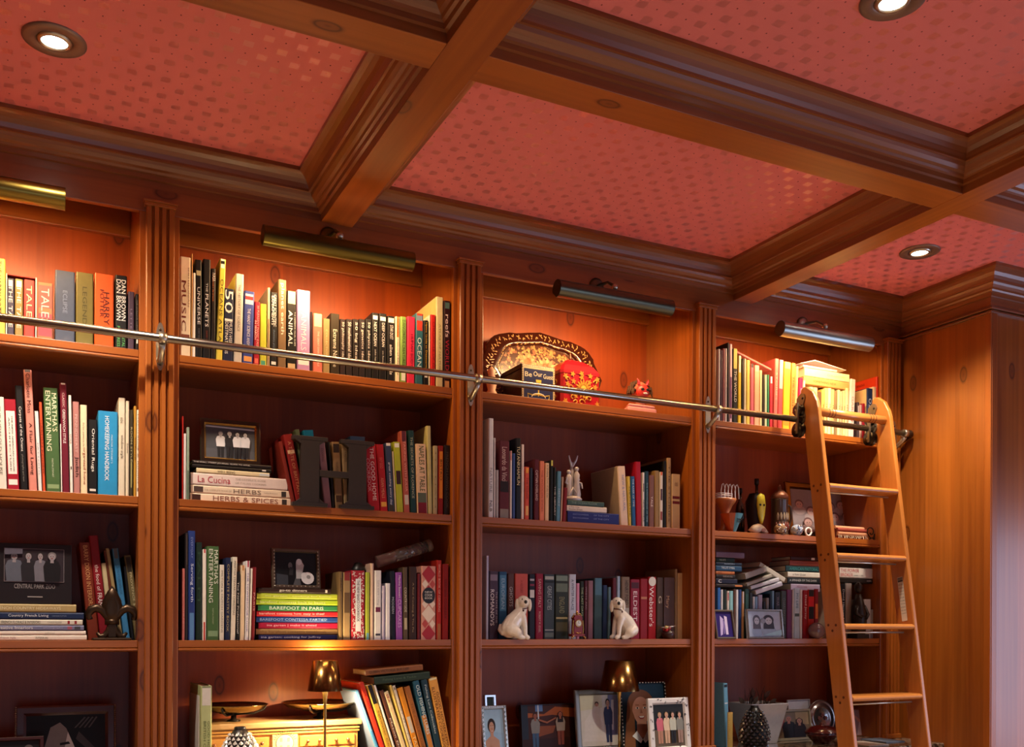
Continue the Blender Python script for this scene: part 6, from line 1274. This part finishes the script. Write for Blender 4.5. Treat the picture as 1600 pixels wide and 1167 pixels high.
# ---- ladder bay, second shelf curios
def base_at(px, Y, z): return xbase(px, Y, z)
Y0 = .06
WM = mat('e8e4e4', .3, .3)
X = base_at(1131, .1, ZB); t = thing('wire_basket', 'white looped wire basket set in the wooden stand', 'basket', (X, .1, at(1130, 779, .1).z)); mb = MB()
for k in range(5):
    x_ = -.03 + .018*k; mb.tube([(x_, -.02, 0), (x_-.003, -.022, .03), (x_+.004, -.02, .055), (x_+.012, -.018, .06), (x_+.018, -.02, .045), (x_+.02, -.02, 0)], .0013, WM, 6)
for z in (.002, .012, .02): mb.tube([(.045*math.cos(a_)*.9, -.0+.022*math.sin(a_), z) for a_ in [2*math.pi*i/24 for i in range(25)]], .0014, WM, 6)
mb.build('wire_loops', t, weld=False)
t = thing('wooden_stand', 'carved copper coloured stand under the white wire basket', 'stand', (base_at(1133, .1, ZB), .1, ZB)); hs_ = at(1130, 779, .1).z - ZB
MB().lathe([(.032, 0), (.034, .012), (.02, .03), (.016, hs_*.6), (.03, hs_*.8), (.044, hs_*.92), (.046, hs_-.001), (.0001, hs_-.001)], mat('b06a3c', .35, coat=.4), 24).build('stand_body', t)
t = thing('cat_cup', 'small conical cup painted blue, orange and red', 'cup', (base_at(1143, .035, ZB), .035, ZB), (0, 0, .3)); hc = at(1143, 803, .035).z - ZB
def prism_cup(m_, a0, a1, nm): MB().lathe([(.012, 0), (.018, .003), (.046, hc), (.044, hc), (.016, .006)], m_, 10, a0=a0, a1=a1, smooth=False).build(nm, t)
prism_cup(mat('4e9cb8', .3, coat=.5), -2.2, -.9, 'blue_side'); prism_cup(mat('b04a24', .3, coat=.5), 1.2, 4.08, 'orange_side'); prism_cup(mat('a8344c', .3, coat=.5), -.9, 1.2, 'red_side')
mb = MB()
for k in (-1.9, -1.35): 
    for q in range(2):
        a_ = k + q*.25; r = .036; mb.tube([(r*math.cos(a_)*1.02, r*math.sin(a_)*1.02, hc*.5), (r*1.1*math.cos(a_), r*1.1*math.sin(a_), hc*.72), (r*1.08*math.cos(a_+.18), r*1.08*math.sin(a_+.18), hc*.66)], .0014, BLACK, 6)
mb.build('cat_drawing', t)
for lab, px, ytop, r, col, Yy in (('low dark brown glass bottle at the back of the ladder bay', 1156, 763, .02, '2a1410', .2), ('tall clear necked bottle with black cap, ladder bay', 1182, 748, .019, '3a2a22', .2)):
    X = base_at(px, Yy, ZB); h = at(px, ytop, Yy).z - ZB; t = thing('bottle', lab, 'bottle', (X, Yy, ZB)); MB().lathe([(r, 0), (r, h*.55), (r*.8, h*.66), (r*.36, h*.74), (r*.36, h*.93)], mat(col, .1, coat=.7), 20).build('glass_body', t); MB().lathe([(r*.5, h*.9), (r*.52, h), (.0001, h)], BLACK, 14).build('cap', t)
# yellow mask figure
X = base_at(1178, .12, ZB); h = at(1178, 770, .12).z - ZB; t = thing('mask_figurine', 'yellow long faced mask on a dark draped figurine', 'figurine', (X, .12, ZB))
MB().lathe([(.03, 0), (.026, h*.2), (.034, h*.6), (.036, h*.8), (.02, h*.98), (.0001, h)], mat('20120f', .5), 18).build('draped_body', t)
mb = MB(); blade(mb, [(-.018, h*.9), (.0, h*.98), (.02, h*.94), (.027, h*.7), (.02, h*.42), (.010, h*.25), (-.002, h*.28), (-.014, h*.48), (-.02, h*.7)], .008, mat('d4cc38', .35, coat=.3), Matrix.Translation((.006, -.034, 0))); mb.build('mask_face', t)
MB().ball((-.002, -.043, h*.7), (.006, .003, .005), BLACK, 10).ball((.018, -.043, h*.7), (.005, .003, .005), BLACK, 10).build('eye_holes', t)
X = base_at(1187, .03, ZB); t = thing('shell', 'cream conch shell lying below the yellow mask', 'shell', (X, .035, ZB))
mb = MB(); CRm = mat('e4d4bc', .3, coat=.3); blade(mb, [(-.055,.014),(-.03,.036),(-.006,.043),(.016,.034),(.034,.018),(.045,.004),(.02,.003),(0,.012),(-.012,.002),(-.03,.002)], .02, CRm); mb.build('shell_body', t)
MB().ball((.008, -.016, .016), (.017, .006, .009), mat('b88a78', .4), 12).build('shell_opening', t)
# beer stein
X = base_at(1218, .1, ZB); h = at(1218, 757, .1).z - ZB; r = .036; t = thing('beer_stein', 'dark carved beer stein with pewter lid', 'stein', (X, .1, ZB)); ST = mat('4a3a30', .35, coat=.5, bump=.8, bscale=60)
MB().lathe([(r*1.05, 0), (r*1.05, .01), (r, .016), (r*.98, h*.68), (r*1.02, h*.7), (r, h*.72), (.0001, h*.72)], ST, 28).build('mug_body', t)
mb = MB()
for i in range(14):
    a_ = 3.6 + .19*i; blade(mb, [(-.004,.0),(.004,.0),(.006,.02),(0,.034),(-.006,.02)], .003, mat('9a8a78' if i % 2 else '6a2a20', .4), Matrix.Translation((r*math.cos(a_), r*math.sin(a_), .03 + .04*(i % 2))) @ Matrix.Rotation(a_+math.pi/2, 4, 'Z'))
mb.build('relief_figures', t, weld=False)
MB().lathe([(r*1.02, h*.725), (r*1.05, h*.76), (r*.95, h*.8), (r*.5, h*.88), (r*.2, h*.9), (r*.22, h*.95), (.0001, h)], mat('8a5a44', .35, .3), 24).build('lid', t)
MB().tube([(r, 0, h*.62), (r*1.7, 0, h*.6), (r*1.8, 0, h*.35), (r*1.3, 0, h*.15), (r*.95, 0, h*.14)], .005, ST, 10).build('handle', t)
for lab, px, Yy, c1 in (('amber and brown glass paperweight beside the shell', 1219, .02, '8a6a50'), ('blue and white glass paperweight beside the ladder', 1245, .02, 'a8b4c8')):
    X = base_at(px, Yy, ZB); t = thing('glass_paperweight', lab, 'paperweight', (X, Yy, ZB), group=None); MB().ball((0, 0, .024), (.026, .026, .024), mat(c1, .08, coat=1), 18).build('glass_dome', t)
    mb = MB(); rnd = random.Random(px)
    for i in range(26): a_, b_ = rnd.uniform(3.2, 6.2), rnd.uniform(-.7, 1.1); mb.ball((.025*math.cos(a_)*math.cos(b_), .025*math.sin(a_)*math.cos(b_), .024+.023*math.sin(b_)), .0036, mat(rnd.choice(['e8e8ec', '3a4a78', '4a2a20', 'c8b8a0']), .2), 6)
    mb.build('swirls', t, weld=False)
X = base_at(1263, .02, ZB); t = thing('napkin_ring', 'black and white ring against the ladder upright', 'ring', (X, .02, ZB)); MB().tube([(.016*math.cos(a_), 0, .02+.016*math.sin(a_)) for a_ in [2*math.pi*i/20 for i in range(21)]], .004, WHITE, 8).build('ring', t)
# woven roll and iron scroll
a = at(1305, 826, .03); b = at(1350, 826, .03); t = thing('woven_roll', 'rolled red and cream woven textile with fringe', 'textile', (a.x, .04, ZB)); L_ = b.x - a.x
mb = MB()
for i, cc in enumerate(['7a2a20', 'c07a5a', '7a2a20', 'c8906c', '8a3a2c', 'b8805c', '6a241c', 'c08a68']):
    a_ = -.5 + i*.78; mb.tube([(0, .022*math.cos(a_), .026+.022*math.sin(a_)), (L_, .022*math.cos(a_), .026+.022*math.sin(a_))], .009, mat(cc, .85, bump=.6), 10)
mb.tube([(0, 0, .026), (L_, 0, .026)], .02, mat('7a2a20', .85), 12); mb.build('rolled_cloth', t, weld=False)
mb = MB(); rnd = random.Random(4)
for i in range(20): x_ = L_*(i+.5)/20; mb.tube([(x_, -.026, .02), (x_+rnd.uniform(-.004, .004), -.03, .008), (x_+rnd.uniform(-.006, .006), -.032, .001)], .001, mat('d8c4a8', .9), 5)
tag(mb.build('fringe', t, weld=False), kind='stuff')
X = base_at(1352, .03, ZB); t = thing('iron_scroll', 'black wrought iron scroll at the right end of the shelf', 'bookend', (X, .03, ZB)); mb = MB()
mb.tube([(0, 0, .012), (.012, 0, .03)] + [(.034+.024*(1-.085*i)*math.cos(2.6+i*-.6), 0, .036+.024*(1-.085*i)*math.sin(2.6+i*-.6)) for i in range(10)], .0026, IRON, 8); mb.tube([(.012, 0, .03), (.03, 0, .01), (.05, 0, .012), (.056, 0, .03)], .0026, IRON, 8); mb.tube([(.03, 0, .011), (.026, 0, .0015)], .003, IRON, 8); mb.tube([(.05, 0, .012), (.052, 0, .0015)], .003, IRON, 8); mb.build('scroll_wire', t, weld=False)
# ---- ladder bay, third shelf: sliding white books, statue, geode
for i, (lab, xa, ya, xb, yb, th_, col) in enumerate((('grey paperback topmost of the slumped pile', 1166, 905, 1199, 893, .03, '9a948c'), ('grey brown paperback second in the slumped pile', 1168, 916, 1207, 902, .018, 'a09a8c'),
        ('white paperback third in the slumped pile', 1174, 921, 1218, 908, .018, 'cdd0d8'), ('white paperback at the bottom of the slumped pile', 1182, 929, 1223, 915, .022, 'd4d8e4'))):
    yy = .04; A, B = at(xa, ya, yy), at(xb, yb, yy); L = (B-A).length; an = math.atan2(B.z-A.z, B.x-A.x)
    r = thing('book', lab, 'book', (B.x, yy, B.z), (0, -math.pi/2 - an, 0), 'slumped paperbacks on the third shelf, ladder bay'); book_meshes(th_*.85, L, .12, col, r, [], soft=True, pcol='b8b2a8')
A, B = at(1186, 885, .05), at(1225, 910, .05); an = math.atan2(B.z-A.z, B.x-A.x)
r = thing('book', 'open cream paperback sliding down towards the slumped pile', 'book', (B.x, .05, B.z), (0, -math.pi/2 - an, 0), 'slumped paperbacks on the third shelf, ladder bay'); book_meshes(.022, (B-A).length, .12, 'b8b2a4', r, [], soft=True)
X = base_at(1341, .01, ZC); h = at(1341, 905, .01).z - ZC; t = thing('statuette', 'dark bronze seated statuette seen through the ladder', 'statuette', (X, .01, ZC)); DB = mat('2a211c', .4, .4)
MB().box(-.035, .035, -.03, .03, 0, .02, DB).build('plinth', t, bevel=.002)
MB().tube([(0, 0, .02), (.004, 0, h*.3), (.0, 0, h*.55), (.0, 0, h*.75)], [.03, .034, .028, .012], DB, 14).ball((0, 0, h*.86), (.018, .018, .024), DB, 14).tube([(.02, -.01, h*.55), (.036, -.02, h*.4), (.01, -.034, h*.34)], [.01, .009, .008], DB, 10).tube([(-.02, -.01, h*.55), (-.034, -.02, h*.42), (-.01, -.034, h*.36)], [.01, .009, .008], DB, 10).build('figure_body', t)
X = base_at(1278, .01, ZC); t = thing('geode', 'pinkish grey polished stone half hidden by the ladder upright', 'stone', (X, .02, ZC)); mb = MB(); mb.ball((0, 0, .034), (.04, .03, .036), mat('7c6468', .25, coat=.6, bump=.5, bscale=40), 18); mb.build('stone_body', t)
# ---- ladder bay, counter
t = thing('book', 'tall pale blue book leaning at the left, ladder bay counter', 'book', (base_at(1134, .02, ZD), .02, ZD), (0, math.radians(-3), 0)); book_meshes(.022, at(1120, 1068, .02).z - ZD, .17, '6aa4c4', t, [], [(.02, .06, '1c2a34'), (.3, .32, 'd8e4ec')])
t = thing('ruler', 'yellow wooden ruler standing beside the pale blue book', 'ruler', (base_at(1141, -.02, ZD), -.02, ZD)); hr = at(1136, 1113, -.02).z - ZD; mb = MB(); mb.box(-.012, .012, 0, .004, 0, hr, mat('c8a860', .5))
for i in range(20): mb.box(-.012, -.006 if i % 5 else -.002, -.0003, -.0001, hr*(i+.5)/20, hr*(i+.5)/20+.0006, BLACK)
mb.build('blade', t)
X = base_at(1184, .1, ZD); h = at(1170, 1098, .1).z - ZD; t = thing('planter', 'square white ceramic planter behind the pinecone', 'planter', (X, .1, ZD)); v = []; WC = mat('b8b4ae', .25, coat=.4, name='white_ceramic')
for z, s_ in ((0, .062), (h, .098), (h, .088), (.02, .055)): v += [(s_*a, s_*b*.8, z) for a, b in ((-1,-1),(1,-1),(1,1),(-1,1))]
MB().faces(v, [(3,2,1,0)] + [(k*4+i, k*4+(i+1) % 4, (k+1)*4+(i+1) % 4, (k+1)*4+i) for k in range(3) for i in range(4)] + [(12,13,14,15)], WC).build('bowl', t, bevel=.002)
MB().box(-.08, .08, -.062, .062, h*.86, h*.9, mat('2a1c14', .9)).build('soil', t)
t2 = thing('dried_plant', 'dry dark orchid leaves and stems in the white planter', 'plant', (X, .1, at(1170, 1098, .1).z - .02)); mb = MB(); rnd = random.Random(6)
for i in range(16):
    x_, y_ = rnd.uniform(-.06, .06), rnd.uniform(-.03, .03); a_ = rnd.uniform(-.6, .6); L_ = rnd.uniform(.04, .09); mb.tube([(x_, y_, 0), (x_+a_*L_*.4, y_, L_*.6), (x_+a_*L_*.9, y_, L_)], [.0018, .0014, .0006], mat('3a2a1e', .8), 5)
mb.build('stems', t2, weld=False); mb = MB()
for i in range(7):
    x_ = rnd.uniform(-.07, .05); M = Matrix.Translation((x_, rnd.uniform(-.03, .02), .012 + .028*(i % 2))) @ Matrix.Rotation(rnd.uniform(-1, 1), 4, 'Y'); blade(mb, [(0,0),(.012,.01),(.014,.028),(.004,.045),(-.008,.03),(-.01,.012)], .002, mat('4a2c20' if i % 2 else '5a4a3c', .7), M)
mb.build('leaves', t2, weld=False)
X = base_at(1290, .15, ZD); zc_ = at(1290, 1122, .15).z - ZD; t = thing('silver_plate', 'round ridged silver plate with engraved flowers standing upright', 'plate', (X, .16, ZD), (math.radians(-8), 0, 0)); R_ = zc_
MB().lathe([(.0001, .002), (R_*.5, .002), (R_*.55, -.002), (R_*.72, -.002), (R_*.76, .003), (R_*.9, .003), (R_*.97, -.001), (R_, .002), (R_, .006), (.0001, .006)], mat('a8a8a8', .2, .9), 40, Matrix.Translation((0, 0, R_)) @ Matrix.Rotation(-math.pi/2, 4, 'X') @ Matrix.Diagonal((1,1,1,1))).build('plate_body', t)
mb = MB()
for k in range(3):
    for i in range(6): leaf(mb, -.02+.02*k, R_+.012*(k % 2), 2*math.pi*i/6, .012, .003, -.004, mat('7a4a44', .4))
mb.build('engraved_flowers', t, weld=False)
X = base_at(1284, -.04, ZD); h = at(1287, 1128, -.04).z - ZD; t = thing('lidded_dish', 'dark red lidded ceramic dish on the counter beside the ladder', 'dish', (X, -.04, ZD)); DR = mat('4a1416', .2, coat=.7)
MB().lathe([(.03, 0), (.035, .005), (.06, h*.35), (.07, h*.5), (.068, h*.52), (.0001, h*.5)], DR, 28).build('bowl', t); MB().lathe([(.072, h*.53), (.07, h*.57), (.05, h*.78), (.02, h*.86), (.006, h*.88), (.01, h*.94), (.0001, h)], DR, 28).build('lid', t)
for i, (lab, px, col, dz) in enumerate((('white paper sheets lying on the counter behind the ladder', 1352, 'dcd8d0', 0), ('blue printed sheet on the counter under the ladder', 1395, '7a90b0', 0))):
    X = base_at(px, -.12, ZD); tag(MB().box(X-.06, X+.05, -.2 + .06*i, -.06 + .06*i, ZD + .0005, ZD + .004, mat(col, .6)).build('paper_sheets'), lab, 'paper')
# ================================================================ LADDER
XLs, WT, DT = 2.472, .021, .088                     # left upright: left face, thickness, depth
XRs = 2.872; sl_ = .149; Ytop, Ztop = -.118, 2.430   # centre line at the top
def yc(z): return Ytop - sl_*(Ztop - z)
t = thing('library_ladder', 'honey coloured wooden rolling library ladder hooked on the rail', 'ladder', (XLs + .2, yc(0), 0)); o0 = t.location.copy()
def lbuild(mb, nm, par=None, **k):
    o = mb.build(nm, par or t, **k)
    o.matrix_parent_inverse = Matrix.Translation(-(o0)) if (par or t) is t else Matrix.Identity(4); return o
def upright(x):
    n_ = Vector((0, 1, -sl_)).normalized(); u_ = Vector((0, -sl_*-1, 1)).normalized()  # u_: up along the upright
    u_ = Vector((0, sl_, 1)).normalized(); n_ = Vector((0, -1, sl_)).normalized()       # n_: towards the viewer
    base = Vector((0, yc(.0), 0)); L = (Ztop)/u_.z; h = DT/2; P = [(-h, 0.0), (h, 0.0), (h, L-.11), (h*.9, L-.08), (h*.5, L-.035), (-h*.15, L-.006), (-h*.55, L), (-h*.9, L-.008), (-h, L-.025)]
    q = [base + n_*a + u_*b for a, b in P]; q = [(p.y, max(p.z, 0)) for p in q]
    return lbuild(MB().prism(q, 'x', x, x+WT, LW), 'upright', bevel=.005, seg=3)
uL, uR = upright(XLs), upright(XRs)
for i in range(8):
    z = 2.018 - .281*i
    if z < .06: break
    yf = yc(z) - .048; xa, xb = XLs + WT + .0003, XRs - .0003
    MB_ = MB(); pr = [(yf+.012, z-.022), (yf+.003, z-.018), (yf, z-.011), (yf+.003, z-.004), (yf+.012, z), (yf+.105, z), (yf+.105, z-.022)]
    lbuild(MB_.prism(pr, 'x', xa, xb, LWX), 'step', bevel=.001)
    mb = MB(); sc_ = mat('5a2c14', .5)
    for dy, dz_ in ((-.018, .004), (.022, .004), (.0, -.018)): mb.tube([(XLs-.0008, yc(z)+dy, z+dz_-.01), (XLs+.001, yc(z)+dy, z+dz_-.01)], .0055, sc_, 10)
    lbuild(mb, 'screw_plug')
    lbuild(MB().tube([(xa, yf+.03, z-.034), (xb-.03, yf+.03, z-.034)], .004, STEEL, 8), 'support_rod')
zt_ = 2.318; yt_ = yc(zt_) - .012
mb = MB(); mb.tube([(XLs+WT, yt_, zt_), (XRs, yt_, zt_)], .0175, LWX, 20)
for f in (.16, .2, .24, .76, .8, .84): x_ = XLs+WT+(XRs-XLs-WT)*f; mb.tube([(x_-.0015, yt_, zt_), (x_+.0015, yt_, zt_)], .0182, mat('6a3418', .5), 20)
lbuild(mb, 'grab_bar')
HW = mat('84745e', .38, .75, name='burnished_hardware')
for x, u in ((XLs, uL), (XRs, uR)):
    n_ = 20; pl_ = []                                # S shaped side plate screwed to the upright
    pl_ = [(-.030, .075), (-.012, .088), (.006, .082), (.012, .066), (.004, .045), (-.004, .030), (.006, .012), (.014, -.008), (.010, -.03), (-.006, -.045), (-.024, -.050), (-.036, -.045), (-.036, .07)]
    mb = MB(); yb_ = RY - .005; mb.prism([(yb_ - a - .008, zt_ - .005 + b) for a, b in pl_], 'x', x-.0045, x-.0005, HW)
    for a, b in ((-.008, .065), (.0, -.012), (-.01, .02)): mb.ball((x-.005, yb_-a-.014, zt_-.005+b), (.003, .005, .005), IRON, 8)
    o = lbuild(mb, 'roller_bracket', weld=False)
    mb = MB(); mb.box(x-.034, x-.026, RY-.014, RY-.002, RZ-.06, RZ+.065, HW); mb.box(x-.034, x-.0046, RY-.010, RY-.004, RZ+.04, RZ+.047, HW); mb.box(x-.034, x-.0046, RY-.010, RY-.004, RZ-.055, RZ-.048, HW); lbuild(mb, 'roller_fork', weld=False)
    for z, r in ((RZ + .0385, .024), (RZ - .0425, .030)):
        w_ = MB(); w_.lathe([(r*.3, -.011), (r, -.011), (r, -.008), (r*.78, -.004), (r*.78, .004), (r, .008), (r, .011), (r*.3, .011)], mat('3a342c', .3, .9), 28, Matrix.Translation((x-.014, RY, z)) @ Matrix.Rotation(math.pi/2, 4, 'Y')); w_.tube([(x-.03, RY, z), (x-.001, RY, z)], .005, STEEL, 10)
        lbuild(w_, 'roller_wheel', weld=False)
# warning label on the inner face of the right upright
mb = MB(); ux = Vector((0, sl_, 1)).normalized(); nx_ = Vector((0, -1, sl_)).normalized(); c0 = Vector((XRs-.0006, yc(1.56), 1.56)); hh_, ww_ = .092, .014
def Q(a, b, d=0): v = c0 + nx_*a*ww_ + ux*b*hh_; return (v.x - d, v.y, v.z)
mb.faces([Q(-1,-1), Q(1,-1), Q(1,1), Q(-1,1)], [(0,1,2,3)], mat('d8d0c0', .5)); mb.faces([Q(-.9,.78,.0002), Q(.9,.78,.0002), Q(.9,.97,.0002), Q(-.9,.97,.0002)], [(0,1,2,3)], mat('2a2220', .5))
def lab(s, b0, bh, w0=-.85, w1=.85, col='d8d0c0'):
    A = Q(w0, b0, .0004); M = Matrix(((0, 0, -1, A[0]), (nx_.y, ux.y, 0, A[1]), (nx_.z, ux.z, 0, A[2]), (0, 0, 0, 1))); lettering(mb, s, mat(col, .5), M, ww_*(w1-w0), hh_*bh)
lab('CAUTION', .84, .10)
for i, s in enumerate(['SAFETY FIRST', 'read before use', 'do not overreach', 'keep both hands', 'on the ladder', 'face the ladder', 'when climbing', 'set feet level', 'check rollers', 'one person only']): lab(s, .62 - .145*i, .06, col='4a4440')
lbuild(mb, 'warning_label', weld=False)
# ================================================================ loose items on top of the ladder bay row
zt_ = at(1290, 604, .012).z
stack([(1256, 1327, .034, 'e0a868', 'orange and cream paperback lying on the small paperbacks', [T('SOMETHING NEW', 'b0603c', .2, .7, .5, .3)], dict(d=.16)), (1257, 1327, .036, 'f0dca8', 'thick cream paperback second from the top beside the ladder', [T('COLLECTED', 'c8a468', .5, .9, .5, .2)], dict(d=.16)),
       (1255, 1308, .012, 'e0b4b4', 'thin pink paperback under the white folder', [], dict(d=.16))], zt_, '', 'books lying on the small paperbacks', Y=.015)
ztt = zt_ + .083; A = xbase(1252, .015, ztt); B = xbase(1322, .015, ztt)
t = thing('open_folder', 'white folder lying open like a low roof on the topmost books', 'folder', (A, .015, ztt)); L_ = B - A
MB().prism([(0, .0), (L_*.3, .022), (L_, 0), (L_, -.002), (L_*.3, .019), (0, -.002)], 'y', 0, .2, mat('e8e0dc', .5)).build('cover', t); t.location.z += .0035
# pink picture book lying on the slanting row
A, B = at(1151, 552, .02), at(1205, 580, .02); an = math.atan2(B.z-A.z, B.x-A.x)
r = thing('book', 'thin pink and white picture book sloping down across the row', 'book', (B.x, .02, B.z + .002), (0, -math.pi/2 - an, 0)); book_meshes(.010, (B-A).length, .2, 'd8706c', r, [])
